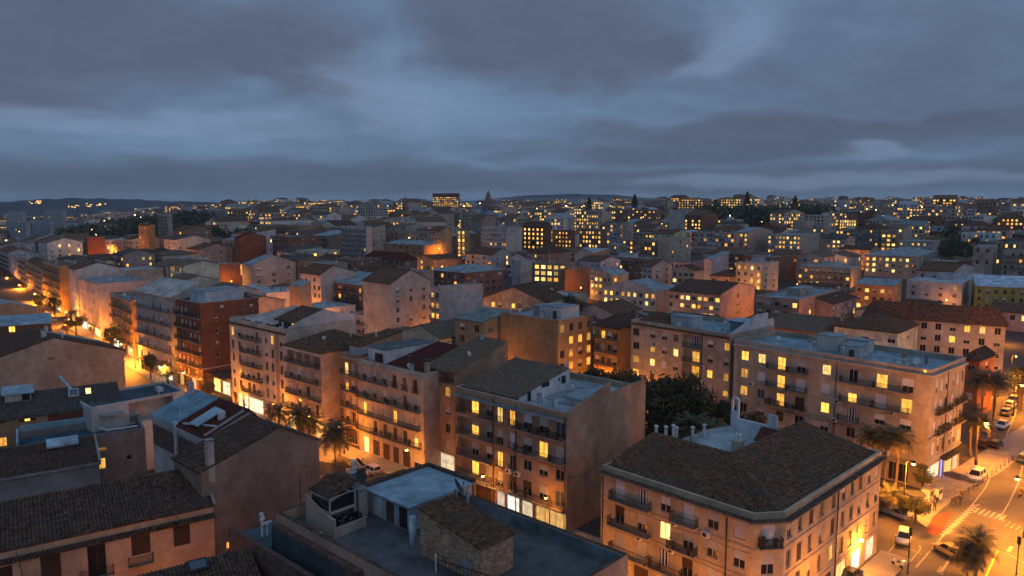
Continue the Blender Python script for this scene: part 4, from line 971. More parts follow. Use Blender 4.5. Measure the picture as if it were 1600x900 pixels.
# ================================================================= left and foreground: the near side of the avenue
NG = 'old houses on the near side of the avenue'
def z_at(b, e, px, py):
    a, d, L = b.edge(e); t = b.s_at(e, px, py); p = b.world(b.pt(e, t, 0)); return at_y(px, py, p.y).z - b.o.z
Bld.z_at = z_at
def near_house(name, label, cx, cy, h, W, L, color, vpl=-480, xl=None, mat='plaster', frame='frame_wood', near=True):
    O, th, W, L = rect_at(cx, cy, h, vpl, xl=xl, W=W, L=L, anchor='R')
    return Bld(name, label, 'building', O, th, box_poly(W, L), h, color, near, NG, mat=mat, frame=frame)
def win_px(b, e, x0, x1, y0, y1, kind):
    t0, t1 = b.s_at(e, x0, y1), b.s_at(e, x1, y1); xm = (x0 + x1) / 2; b.op(e, t0, t1, b.z_at(e, xm, y1), b.z_at(e, xm, y0), kind)

# N2: big blank gable by the avenue
b = near_house('gable_house', 'gabled house with a bare brown side wall next to the roof terrace', 497.5, 687, 14.6, None, 7.2, (.27, .19, .145), xl=312)
pos = b.s_at('R', 437, 690) / b.W; rise = b.z_at('R', 437, 667) - b.h
win_px(b, 'R', 354, 369, 845, 856, 'lito'); b.wall(); b.pitched('gy', rise, 'tile_dark', pos=pos, over=.3)
x, y = b.s_at('R', 331, 740), .35; b.chimney(x, y, 13.0, b.z_at('R', 331, 690) - 13.0, .75, color=(.40, .36, .32)); b.pipe(b.W - 4.2, 4.5, 16.2, .5, .3)
b.dish(b.W - 1.2, 5.4, 14.6, .5, 1)

# N4: next house up the avenue; its rear slope is half blue sheet metal, half dark red tile
n2 = b; c_, s_ = math.cos(n2.th), math.sin(n2.th)
xr2 = n2.W * pos; ry = n2.L + .15
def n2ray(px, py):
    r_ = ray(px, py); ox, oy = -n2.o.x, -n2.o.y; return Vector((ox * c_ + oy * s_, -ox * s_ + oy * c_, CAMH)), Vector((r_[0] * c_ + r_[1] * s_, -r_[0] * s_ + r_[1] * c_, r_[2]))
def ridge_pt(px, py): o_, v_ = n2ray(px, py); k = (xr2 - o_.x) / v_.x; return o_ + v_ * k
pa_, pb_, pc_ = ridge_pt(376, 634), ridge_pt(342, 622), ridge_pt(303, 611.5); zr4 = pb_.z; sl4 = .40
def slope_pt(px, py):
    o_, v_ = n2ray(px, py); k = (zr4 - sl4 * (xr2 - o_.x) - o_.z) / (v_.z - sl4 * v_.x); return o_ + v_ * k
e0_, e1_ = slope_pt(257, 658), slope_pt(227, 640); xe = (e0_.x + e1_.x) / 2; y0_, ym_, y1_ = ry, pb_.y, max(pc_.y, pb_.y + 3)
run = xr2 - xe; W4 = run / .74; ze = zr4 - sl4 * run
O4 = n2.world((xe, y0_, 0)); b = Bld('terraced_house', 'terraced house whose rear roof slope is half blue sheet metal, half dark red tile', 'building', O4, n2.th, box_poly(W4, y1_ - y0_), ze, (.46, .40, .38), True, NG)
b.wall(); L = b.L; ym = ym_ - y0_
b.pitched('gy', zr4 - ze, 'membrane', pos=.74, y0=ym, over=.15, name='metal_roof').color = (.20, .32, .38, 1); b.pitched('gy', zr4 - ze - .12, 'tile_red', pos=.74, y1=ym - .12, over=.15, name='red_roof')
mb = MB(); mb.box(-.06, -.004, ym * .3, L - .4, ze - 4.2, ze - 1.3); mb.build('brick_panel', 'brick_dark', b.root); mb = MB(); mb.box(-.16, .1, -.1, L + .1, ze - .9, ze - .12); mb.build('eaves_wall', 'plaster', b.root, (.50, .45, .44))
mb = MB(); mb.box(-.3, .1, ym - .5, ym + .1, ze - 5, ze + .5); mb.build('pilaster', 'white_paint', b.root)
def onr(x, y, d=.0): return Vector((x, y, ze + sl4 * x + d))
nn4 = Vector((-sl4, 0, 1)).normalized(); uu4 = Vector((1, 0, sl4)).normalized()
mb = MB(); mb.obox(onr(run * .34, ym * .45, .75), uu4, (0, 1, 0), nn4, 1.9, 1.1, .08); mb.build('skylight', 'membrane', b.root, (.34, .45, .50)); mb = MB(); mb.obox(onr(run * .34, ym * .45, .33), uu4, (0, 1, 0), nn4, 1.6, .9, .3); mb.build('skylight_kerb', 'frame_wood', b.root)
mb = MB(); mb.bar(onr(.3, ym * .8, .35), onr(run * .3, ym * .05, .3), .2); mb.build('awning_bar', 'white_paint', b.root)
mb = MB(); mb.bar(onr(.1, .2, .1), onr(run * .9, .2, .1), .35); mb.build('verge', 'concrete', b.root)
b.chimney(run * .86, L - 1.2, zr4 - 1.2, 2.6, .6, color=(.36, .42, .46), cap=False); b.pipe(.8, ym + .3, ze, 2.0, .05); b.tank(run * .55, ym * .25, ze + sl4 * run * .5); b.antenna(run * .8, L - 2, zr4 - .6, 2.6); b.dish(run * .95, 1.0, zr4 - .2, .5, 1)

# N5: white house with the dark open dormer
b = near_house('white_house', 'whitewashed house with a dark flat roof and a wide shadowed opening', 289, 610, 12.6, 15, 9.5, (.52, .50, .48), vpl=-420)
b.op('R', b.W * .38, b.W * .86, 8.6, 12.1, 'loggia', 3.0); b.wall(); b.flat(deck=.4, color=(.055, .075, .10), coping=None)
mb = MB(); mb.box(b.W * .79, b.W * .84, 3.2, 5.0, 12.3, 13.0); mb.build('roof_light', 'white_paint', b.root); b.hut(2.0, 3.6, 6.2, 7.5, 12.2, 13.0, (.5, .55, .6)); b.chimney(b.W * .3, 8.2, 12.2, 1.6, color=(.25, .24, .23)); b.pipe(b.W * .72, .6, 12.2, 1.0)
for k, (x0, x1) in enumerate(((1.2, 4.6),)):
    mb = MB(); mb.box(x0, x1, -1.6, -.05, 11.0, 11.15); mb.build('canopy', 'concrete', b.root)

# N6: dark tiled roof with dormer, ochre and red walls
b = near_house('tiled_house', 'long house under a worn grey tiled roof with dormer, skylight and one lit roof window', 188, 629, 11.8, 31, 9.4, (.24, .07, .045), vpl=60)
win_px(b, 'R', 92, 134, 639, 644, 'shut'); win_px(b, 'R', 138, 166, 635, 640, 'shutw'); b.wall()
W, L = b.W, b.L; xs = b.s_at('R', 75, 660)
mb = MB(); mb.box(.02, xs, -.12, -.004, 0, 11.55); f = mb.build('ochre_front', 'plaster', b.root, (.36, .24, .145))
for (x0, x1, y0, y1, m) in ((31, 63, 679, 690, 'lit_pale'), (30, 57, 653, 658, 'frame_wood'), (-10, 11, 684, 697, 'lit_orange'), (-5, 8, 657, 661, 'frame_wood'), (39, 47, 654, 657, 'lit_yellow')):
    t0, t1 = b.s_at('R', x0, y1), b.s_at('R', x1, y1); z0, z1 = b.z_at('R', (x0 + x1) / 2, y1), b.z_at('R', (x0 + x1) / 2, y0); mb = MB(); d = .17 if m != 'lit_yellow' else .20
    mb.q([(t0, -d, z0), (t1, -d, z0), (t1, -d, z1), (t0, -d, z1)]); w = mb.build('window', m, b.root)
    if m == 'lit_pale':
        mb = MB()
        for k in range(8): mb.box(t0 + (t1 - t0) * k / 7 - .04, t0 + (t1 - t0) * k / 7 + .04, -.22, -.18, z0, z1)
        mb.build('window_frame', 'frame_white', w)
r = b.pitched('gx', 2.5, 'tile_grey', pos=.5, over=.5)
sl = 2.5 / (L * .5)
def on_roof(px, py):       # point of the front roof slope seen at a pixel
    r_ = ray(px, py); c_, s_ = math.cos(b.th), math.sin(b.th); ox, oy = -b.o.x, -b.o.y
    lx, ly = ox * c_ + oy * s_, -ox * s_ + oy * c_; vx, vy = r_[0] * c_ + r_[1] * s_, -r_[0] * s_ + r_[1] * c_
    k = (b.h + sl * ly - CAMH) / (r_[2] - sl * vy); return Vector((lx + vx * k, ly + vy * k, CAMH + r_[2] * k))
p = on_roof(34, 626); mb = MB(); mb.box(p.x - 2.2, p.x + 1.3, p.y - .2, p.y + 2.6, p.z - .3, p.z + 1.35); dm = mb.build('dormer', 'plaster', b.root, (.42, .40, .38))
mb = MB(); mb.obox((p.x - .45, p.y + 1.0, p.z + 1.62), (1, 0, 0), (0, .97, .22), (0, -.22, .97), 2.2, 1.7, .06); mb.build('dormer_roof', 'membrane', dm, (.28, .38, .43))
mb = MB(); mb.box(p.x + .1, p.x + 1.1, p.y - .25, p.y - .205, p.z + .1, p.z + 1.1); mb.build('window', 'glass_dark', dm)
for px, py, m in ((115, 615, 'glass_blue'), (138, 613, 'lit_pale')):
    p = on_roof(px, py); mb = MB(); n_ = Vector((0, -sl, 1)).normalized(); u_ = Vector((0, 1, sl)).normalized(); c = p + n_ * .22
    mb.obox(c, (1, 0, 0), u_, n_, .75 if m == 'glass_blue' else .42, .95 if m == 'glass_blue' else .75, .12, 0); o = mb.build('skylight', 'frame_white', b.root)
    mb = MB(); mb.obox(c + n_ * .125, (1, 0, 0), u_, n_, .6 if m == 'glass_blue' else .36, .75 if m == 'glass_blue' else .68, .02); mb.build('pane', m, o)
p = on_roof(93, 590); q = on_roof(112, 612); mb = MB(); mb.bar(p + Vector((0, 0, .25)), q + Vector((0, 0, .25)), .35); mb.build('parapet', 'plaster', b.root, (.42, .44, .46))

# N7: teal roof terrace
b = near_house('terrace_house', 'grey house with a dark blue roof terrace, pale parapet and two lit windows', 226, 668, 9.6, 17, 8.5, (.25, .23, .215), vpl=40)
win_px(b, 'R', 151, 166, 716, 733, 'lit'); win_px(b, 'R', 148, 167, 699, 705, 'lito'); win_px(b, 'R', 198, 206, 711, 718, 'dark'); b.wall(); b.flat(deck=1.1, color=(.05, .10, .13), coping=None, par=.3)
mb = MB(); mb.box(.4, b.W - .4, b.L - .28, b.L - .02, 8.6, 10.5); mb.build('parapet', 'plaster', b.root, (.24, .38, .45)); mb = MB(); mb.box(.0, .26, .3, b.L - .3, 9.61, 10.2); mb.build('parapet', 'plaster', b.root, (.36, .44, .48))
mb = MB(); z = 9.8; mb.box(b.W - 5.2, b.W - .9, .5, 1.0, z, z + .12); mb.bar((b.W - 5.2, .6, z), (b.W - 6.2, 3.4, z), .2)
for x in (b.W - 4.9, b.W - 3, b.W - 1.1): mb.bar((x, .7, 8.5), (x, .7, z), .07)
mb.build('pergola', 'white_paint', b.root)

# N8: dark red tiled lean-to
b = near_house('tiled_lean_to', 'low house with a dark red tiled lean-to roof and white edge behind the long house', 155, 722, 8.6, 26, 8.5, (.34, .31, .29), vpl=40)
b.wall(); b.pitched('sy', 1.6, 'tile_dark', over=.25); mb = MB(); mb.bar((b.W + .1, -.2, 8.75), (b.W + .1, b.L, 10.4), .3); mb.bar((0, -.3, 8.5), (b.W + .2, -.3, 8.5), .3); mb.build('roof_edge', 'concrete', b.root)
mb = MB(); mb.obox((b.s_at('R', 100, 700), b.L - 1.6, 10.4), (1, 0, 0), (0, .98, .19), (0, -.19, .98), 2.0, 1.3, .15); mb.build('skylight', 'membrane', b.root, (.40, .50, .56))

# N9: big plaster gable up the street
b = near_house('gable_house', 'wide gabled house with a bare beige end wall and one small dark window', 193.5, 547, 14.0, None, 16, (.36, .30, .24), xl=-70, vpl=-430)
pos = b.s_at('R', 85, 560) / b.W; rise = b.z_at('R', 85, 527) - b.h
win_px(b, 'R', 74, 85, 550, 558, 'dark'); b.wall(); b.pitched('gy', rise, 'tile_dark', pos=pos, over=.3, slabmat='tile_dark')
mb = MB(); xr = b.W * pos; mb.obox((xr - 8.0, 8, b.h + rise * .45), (1, 0, rise / xr), (0, 1, 0), (-rise / xr, 0, 1), 3.2, 1.6, .12); mb.build('skylight', 'membrane', b.root, (.40, .52, .58))
b.chimney(xr - .8, 3, b.h + rise - .4, 1.5, .8, color=(.52, .5, .48)); b.chimney(xr + 1.2, 9, b.h + rise - .6, 1.6, .5, color=(.6, .6, .6)); b.pipe(xr + 2.0, 1.2, b.h + rise - .7, 1.7); b.antenna(b.W - 3, 1, b.h, 2.5)
mb = MB(); mb.obox((b.W - 7, 9, b.h + rise * .62), (1, 0, -rise / (b.W - xr)), (0, 1, 0), (rise / (b.W - xr), 0, 1), 5, 1.2, .1); mb.build('metal_strip', 'membrane', b.root, (.30, .38, .42))
# N10: blue sheet roof
b = near_house('sheet_roof_house', 'dark house under a broad blue sheet-metal roof with one lit window', 80, 503, 13.6, 30, 14, (.10, .09, .085), vpl=60)
win_px(b, 'R', 14, 24, 510, 519, 'lit'); b.wall(); b.pitched('gx', 1.5, 'membrane', pos=.6, over=.6).color = (.28, .38, .44, 1); b.chimney(b.W * .8, 3, 14.2, 1.3, color=(.5, .5, .5))
# N11
b = near_house('gable_house', 'beige gabled house by the avenue trees, furthest of the near gables', 59, 480, 13.0, None, 12, (.34, .27, .20), xl=-60, vpl=-430)
b.wall(); b.pitched('gy', 2.3, 'membrane', pos=.62, over=.3).color = (.26, .34, .38, 1)

# N1: pink house at the lower left
b = near_house('tiled_house', 'pinkish plaster house with dark pantiled roof, brown closed shutters and small balconies', 333, 787, 11.0, 34, 13.4, (.58, .385, .27), vpl=20); N1 = b
for x0, x1, y0, y1, k in ((-14, 22, 886, 925, 'brown'), (65, 97, 864, 905, 'brown'), (139, 168, 848, 905, 'dark'), (206, 236, 834, 866, 'brown'), (272, 298, 819, 852, 'brown')): win_px(b, 'R', x0, x1, y0, y1, k)
b.wall(); b.pitched('gx', 2.3, 'tile_dark', pos=.52, over=.35)
mb = MB(); tile_patch(mb, (-.1, -.62, 9.62), (b.W + .1, -.62, 9.62), (b.W + .1, -.02, 9.9), (-.1, -.02, 9.9)); mb.q([(-.1, -.6, 9.6), (b.W + .1, -.6, 9.6), (b.W + .1, -.004, 9.88), (-.1, -.004, 9.88)]); mb.q([(b.W + .1, -.6, 9.5), (-.1, -.6, 9.5), (-.1, -.004, 9.5), (b.W + .1, -.004, 9.5)]); mb.q([(-.1, -.6, 9.5), (b.W + .1, -.6, 9.5), (b.W + .1, -.6, 9.6), (-.1, -.6, 9.6)]); mb.build('tiled_cornice', 'tile_dark', b.root)
for px, py, w in ((153, 900, 3.0), (220, 880, 2.4), (81, 925, 2.4)): t = b.s_at('R', px, py); b.balcony('R', t - w / 2, t + w / 2, b.z_at('R', px, py), .55)
mb = MB(); p = [b.pt('R', b.s_at('R', 24, 840), 10.4, -.03), b.pt('R', b.s_at('R', 40, 900), 6.0, -.03)]; mb.bar(p[0], p[1], .04); mb.build('cable', 'metal_dark', b.root)
mb = MB(); mb.bar((b.W + .12, -.3, 11.0), (b.W + .12, 6.9, 13.4), .3); mb.build('verge', 'concrete', b.root)

# N0: tiled roof at the bottom edge with a skylight
P = at_z(389, 856, 10.6); dl, dr = dirs(20); W, L = 24.0, 8.0; O = Vector((P.x - dr.x * W - dl.x * L, P.y - dr.y * W - dl.y * L, 0))
b = Bld('tiled_house', 'house under a pantiled lean-to roof with a small blue skylight, below the pink house', 'building', O, math.atan2(dr.y, dr.x), box_poly(W, L), 8.2, (.30, .22, .17), True, NG)
b.wall(); b.pitched('sy', 2.4, 'tile_dark', over=.3); sl = 2.4 / L
p = on_roof(309, 886); n_ = Vector((0, -sl, 1)).normalized(); u_ = Vector((0, 1, sl)).normalized(); c = p + n_ * .2
mb = MB(); mb.obox(c, (1, 0, 0), u_, n_, .95, .8, .12); o = mb.build('skylight', 'metal_dark', b.root); mb = MB(); mb.obox(c + n_ * .125, (1, 0, 0), u_, n_, .72, .55, .02); mb.build('pane', 'glass_blue', o)

# ================================================================= G: the roof terrace building in the foreground
hp = 13.8; P = at_z(981, 866, hp); dl, dr = dirs(-462); Z0 = at_z(574, 896, 12.7); W = (P - Z0).x * dr.x + (P - Z0).y * dr.y; L = hit(631, 740, (P.x, P.y), dl); O = Vector((P.x - dr.x * W, P.y - dr.y * W, 0)); th = math.atan2(dr.y, dr.x)
b = Bld('terrace_building', 'building with a wide grey roof terrace, brick stair tower and dark avenue parapet', 'building', O, th, box_poly(W, L), hp, (.44, .29, .21), True, NG); G = b
b.wall(); b.flat(deck=1.2, color=(.115, .115, .115), par=.35, coping='tile_dark'); zd = hp - 1.2
def gl(px, py, z):
    p = at_z(px, py, z) - b.o; c, s_ = math.cos(th), math.sin(th); return Vector((p.x * c + p.y * s_, -p.x * s_ + p.y * c, z))
mb = MB(); mb.box(W - .43, W - .36, .4, L - 6, zd + .002, hp - .1); mb.build('parapet_lining', 'membrane', b.root, (.15, .20, .225))
# brick stair tower, lean-to tiled roof
c0 = gl(802, 887, zd); x1 = c0.x; y0 = c0.y; x0 = gl(752, 913, zd).x; lx = x1 - x0
yl = gl(650, 870, zd).y; y1 = y0 + max(5.2, min(8.5, yl - y0)); zt = zd + 3.3; zt2 = zd + 4.5
mb = MB(); q = [(x0, y0), (x1, y0), (x1, y1), (x0, y1)]; hz = [zt, zt, zt2, zt2]
for i in range(4): j = (i + 1) % 4; mb.q([(*q[i], zd), (*q[j], zd), (*q[j], hz[j]), (*q[i], hz[i])])
tw = mb.build('stair_tower', 'brick_tan', b.root)
mb = MB(); A, B2, C2, D2 = (x0 - .25, y0 - .25, zt - .02), (x1 + .25, y0 - .25, zt - .02), (x1 + .25, y1 + .1, zt2 + .05), (x0 - .25, y1 + .1, zt2 + .05); tile_patch(mb, A, B2, C2, D2, .2, .34)
for P4 in ((A, B2, C2, D2),): mb.q(P4); mb.q([(p[0], p[1], p[2] - .1) for p in P4][::-1]); [mb.q([(P4[i][0], P4[i][1], P4[i][2] - .1), (P4[(i + 1) % 4][0], P4[(i + 1) % 4][1], P4[(i + 1) % 4][2] - .1), P4[(i + 1) % 4], P4[i]]) for i in range(4)]
mb.build('tower_roof', 'tile_brown', tw)
mb = MB(); rr = random.Random(3); cpos = Vector((x0 - .015, (y0 * .75 + y1 * .25), zd + 1.1))
mb.q([(x0 - .012, cpos.y + math.cos(a) * rr.uniform(.55, .95), cpos.z + math.sin(a) * rr.uniform(.5, .9)) for a in [6.283 * k / 12 for k in range(12)]]); mb.build('render_patch', 'concrete', tw)
# chimney with dead plants behind the tower
c = gl(704, 790, zd); b.chimney(x1 + .9, y1 - .6, zd, 3.6, .8, color=(.52, .50, .48), cap=False); mb = MB()
for k in range(9): a = k * .7; mb.tube([(x1 + .9 + math.cos(a) * .2, y1 - .6 + math.sin(a) * .2, zd + 3.6), (x1 + .9 + math.cos(a) * .45, y1 - .6 + math.sin(a) * .45, zd + 4.6 + (k % 3) * .4)], [.05, .02], 5)
mb.build('dead_plant', 'bark', b.root)
b.dish(x1 - .4, y1 - .9, zt2 - .1, .8, .8, 'metal_dark'); b.dish(x1 + 1.4, y1 + .6, zd + 2.4, .7, .5, 'metal_dark')
# room with the pale blue roof
zs = zd + 2.6; A, B2, C2, D2 = gl(577, 768, zs), gl(630, 737, zs), gl(693, 768, zs), gl(648, 800, zs)
xa, xb = min(A.x, D2.x), W - .05; ya_, yb_ = (C2.y + D2.y) / 2, (A.y + B2.y) / 2
mb = MB(); mb.box(xa + .5, xb, ya_ + .4, yb_, zd + .002, zs); rm = mb.build('roof_room', 'plaster', b.root, (.42, .45, .47))
mb = MB(); mb.box(xa, xb + .1, ya_, yb_ + .1, zs + .003, zs + .16); mb.build('room_roof', 'membrane', rm, (.30, .40, .46))
mb = MB(); mb.box(xb - .25, xb + .12, ya_ - .05, yb_ + .12, zs + .165, zs + .5); mb.box(xa, xb - .26, yb_ - .2, yb_ + .12, zs + .165, zs + .5); mb.build('roof_kerb', 'tile_dark', rm)
n = 3
for k in range(n): y = ya_ + .9 + k * (yb_ - ya_ - 1.2) / n; mb = MB(); mb.box(xa + .44, xa + .495, y, y + 1.2, zd + .1, zd + 2.2); mb.build('door', ['metal_dark', 'frame_wood', 'white_paint'][k], rm)
c = gl(645, 853, zd); mb = MB(); mb.tube([(c.x, c.y, zd), (c.x, c.y, zd + 2.9)], .33, 14); mb.build('round_column', 'membrane', b.root, (.46, .55, .60), smooth=True)
# glazed roof cabin with curved side walls
c = gl(524, 840, zd); f = gl(584, 838, zd); xk, yk = c.x, c.y
mb = MB(); mb.box(xk, xk + 3.6, yk - .15, yk + 1.9, zd + .002, zd + 1.0); pl = mb.build('planter_box', 'plaster', b.root, (.36, .31, .28))
mb = MB(); rr = random.Random(5); mb.box(xk + .15, xk + 3.45, yk, yk + 1.75, zd + 1.003, zd + 1.06)
for k in range(160): leafq(mb, Vector((xk + rr.uniform(.2, 3.4), yk + rr.uniform(.1, 1.7), zd + 1.1 + rr.random() * .35)), .22, rr)
mb.build('withered_plants', 'glass_dark', pl)
mb = MB()                                                     # the cabin on posts
cab = (xk + .1, xk + 3.2, yk + 1.0, yk + 4.3); zc0, zc1 = zd + 2.2, zd + 3.7
mb.box(cab[0], cab[1], cab[2], cab[3], zc0 - .25, zc0)
for (x, y) in ((cab[0], cab[2]), (cab[1] - .14, cab[2]), (cab[0], cab[3] - .14), (cab[1] - .14, cab[3] - .14)): mb.box(x, x + .14, y, y + .14, zd + .002, zc1)
for k in range(10):      # arched head board on the front
    t0, t1 = k / 10, (k + 1) / 10; x_ = lambda t: cab[0] + .14 + (cab[1] - cab[0] - .28) * t; zz = lambda t: zc1 - .5 + .4 * math.sin(t * 2.2)
    mb.q([(x_(t0), cab[2] + .02, zz(t0)), (x_(t1), cab[2] + .02, zz(t1)), (x_(t1), cab[2] + .02, zc1), (x_(t0), cab[2] + .02, zc1)])
mb.box(cab[0] + .01, cab[0] + .06, cab[2] + .15, cab[3] - .15, zc1 - .35, zc1); cb = mb.build('roof_cabin', 'trim', b.root)
mb = MB(); mb.box(cab[0] + .06, cab[1] - .06, cab[2] + .08, cab[3] - .08, zc0 + .003, zc1 - .06); mb.build('cabin_glazing', 'glass_dark', cb)
mb = MB(); A, B2, C2, D2 = (cab[0] - .2, cab[3] + .15, zc1 + .1), (cab[0] - .2, cab[2] - .2, zc1 + .1), (cab[1] + .3, cab[2] - .2, zc1 + .85), (cab[1] + .3, cab[3] + .15, zc1 + .85); tile_patch(mb, A, B2, C2, D2, .2, .34); mb.q([A, B2, C2, D2]); mb.q([(p[0], p[1], p[2] - .1) for p in (D2, C2, B2, A)]); [mb.q([(p[0], p[1], p[2] - .1), (r[0], r[1], r[2] - .1), r, p]) for p, r in ((A, B2), (B2, C2), (C2, D2), (D2, A))]; mb.build('cabin_roof', 'tile_dark', cb)
mb = MB(); pr = []
for k in range(9): t = k / 8; pr.append((yk - .2 + (1 - t) * 0 + t * 5.0, zd + 1.9 + 1.3 * t ** 1.6))
yy0 = pr[0][0]
for sx in (xk - .25, xk - .02):
    mb.q([(sx, p[0], p[1]) for p in pr] + [(sx, pr[-1][0], zd), (sx, yy0, zd)])
for (ya2, za2), (yb2, zb2) in zip(pr, pr[1:]): mb.q([(xk - .25, ya2, za2), (xk - .02, ya2, za2), (xk - .02, yb2, zb2), (xk - .25, yb2, zb2)])
mb.q([(xk - .25, yy0, zd), (xk - .02, yy0, zd), (xk - .02, yy0, pr[0][1]), (xk - .25, yy0, pr[0][1])]); mb.build('curved_wall', 'plaster', b.root, (.40, .31, .24))
b.chimney(xk + 4.6, yk + 3.4, zd, 4.3, .9, mat='concrete', cap=True); b.chimney(xk + 4.4, yk + 2.0, zd, 3.0, 1.1, mat='concrete'); b.pipe(xk + 5.4, yk + 4.4, zd, 5.2, .2)
b.dish(xk + 4.6, yk + 2.2, zd + 3.2, .7, 0, 'metal_dark'); b.dish(xk + 5.4, yk + 3.6, zd + 4.2, .6, 1.5, 'metal_dark')
# brick-edged lower terrace on the camera side, left end
zl = 10.2; e0 = gl(392, 836, 11.3); e1 = gl(464, 900, 11.3); xo = (e0.x + e1.x) / 2; yl0, yl1 = e1.y - 6, e0.y + .4
X1 = gl(479, 816, zl).x; yl1 = max(yl1, gl(417, 818, zl).y)
mb = MB(); mb.box(xo, xo + .45, yl0, yl1, 0, 11.3); mb.build('brick_parapet', 'brick_dark', b.root)
mb = MB(); mb.box(-.66, .3, yl0, L - .3, 0, zd + .25); mb.build('brick_parapet', 'brick_dark', b.root)
mb = MB(); mb.box(xo + .46, -.67, yl0, yl1, zl - 4, zl); mb.build('lower_deck', 'membrane', b.root, (.075, .115, .135))
mb = MB(); mb.box(-.66, X1, L + .02, yl1, zl - 4, zl); mb.build('lower_deck', 'membrane', b.root, (.075, .115, .135))
mb = MB(); mb.box(X1 + .01, X1 + .3, L + .02, yl1, 0, zl + .9); mb.build('parapet', 'plaster', b.root, (.20, .30, .36))
mb = MB(); mb.box(-.72, -.665, yl0 + 2, L - .3, zl + .01, zl + 2.3); mb.build('blue_wall', 'plaster', b.root, (.055, .075, .085))
mb = MB(); mb.box(0, 1.6, 0, .8, 0, .12); o = mb.build('plank', 'membrane', b.root, (.42, .54, .60)); o.location = gl(440, 840, 10.25) ; o.rotation_euler = (0, 0, 1.2)
v = gl(410, 838, 11.4); mb = MB()
for k, (dx_, dy_, h_) in enumerate(((0, 0, 1.6), (.5, -.1, 1.1), (.25, .5, 1.9))): mb.lathe((v.x + dx_, v.y + dy_, 11.4), [(.13, 0), (.13, h_), (.22, h_ + .02), (.22, h_ + .3), (.03, h_ + .42)], 8)
mb.tube([(v.x, v.y, 12.9), (v.x + .3, v.y, 13.2), (v.x + .25, v.y + .5, 13.5)], .1, 8); mb.box(v.x - .2, v.x + .9, v.y - .4, v.y - .1, 12.7, 12.85); mb.build('vent_cluster', 'white_paint', b.root)
mb = MB(); a = gl(685, 893, zd); c = gl(785, 925, zd)
for k in range(18):
    p = a + (c - a) * (k / 17); mb.bar((p.x, p.y, zd), (p.x, p.y, zd + 1.1), .035)
mb.bar((a.x, a.y, zd + 1.1), (c.x, c.y, zd + 1.1), .06); mb.build('railing', 'metal_dark', b.root)
b.pipe(a.x - .3, a.y, zd, 1.5, .06); mb = MB(); w = gl(470, 790, zd); mb.tube([(w.x, w.y, zd), (w.x, w.y, zd + 3.2), (w.x + .5, w.y + .3, zd + 3.9), (w.x + 1.2, w.y + .5, zd + 4.)], .04, 6); mb.build('bent_pole', 'metal_dark', b.root); b.ac(xk - 1.4, yk + .4, zd, 1.2)
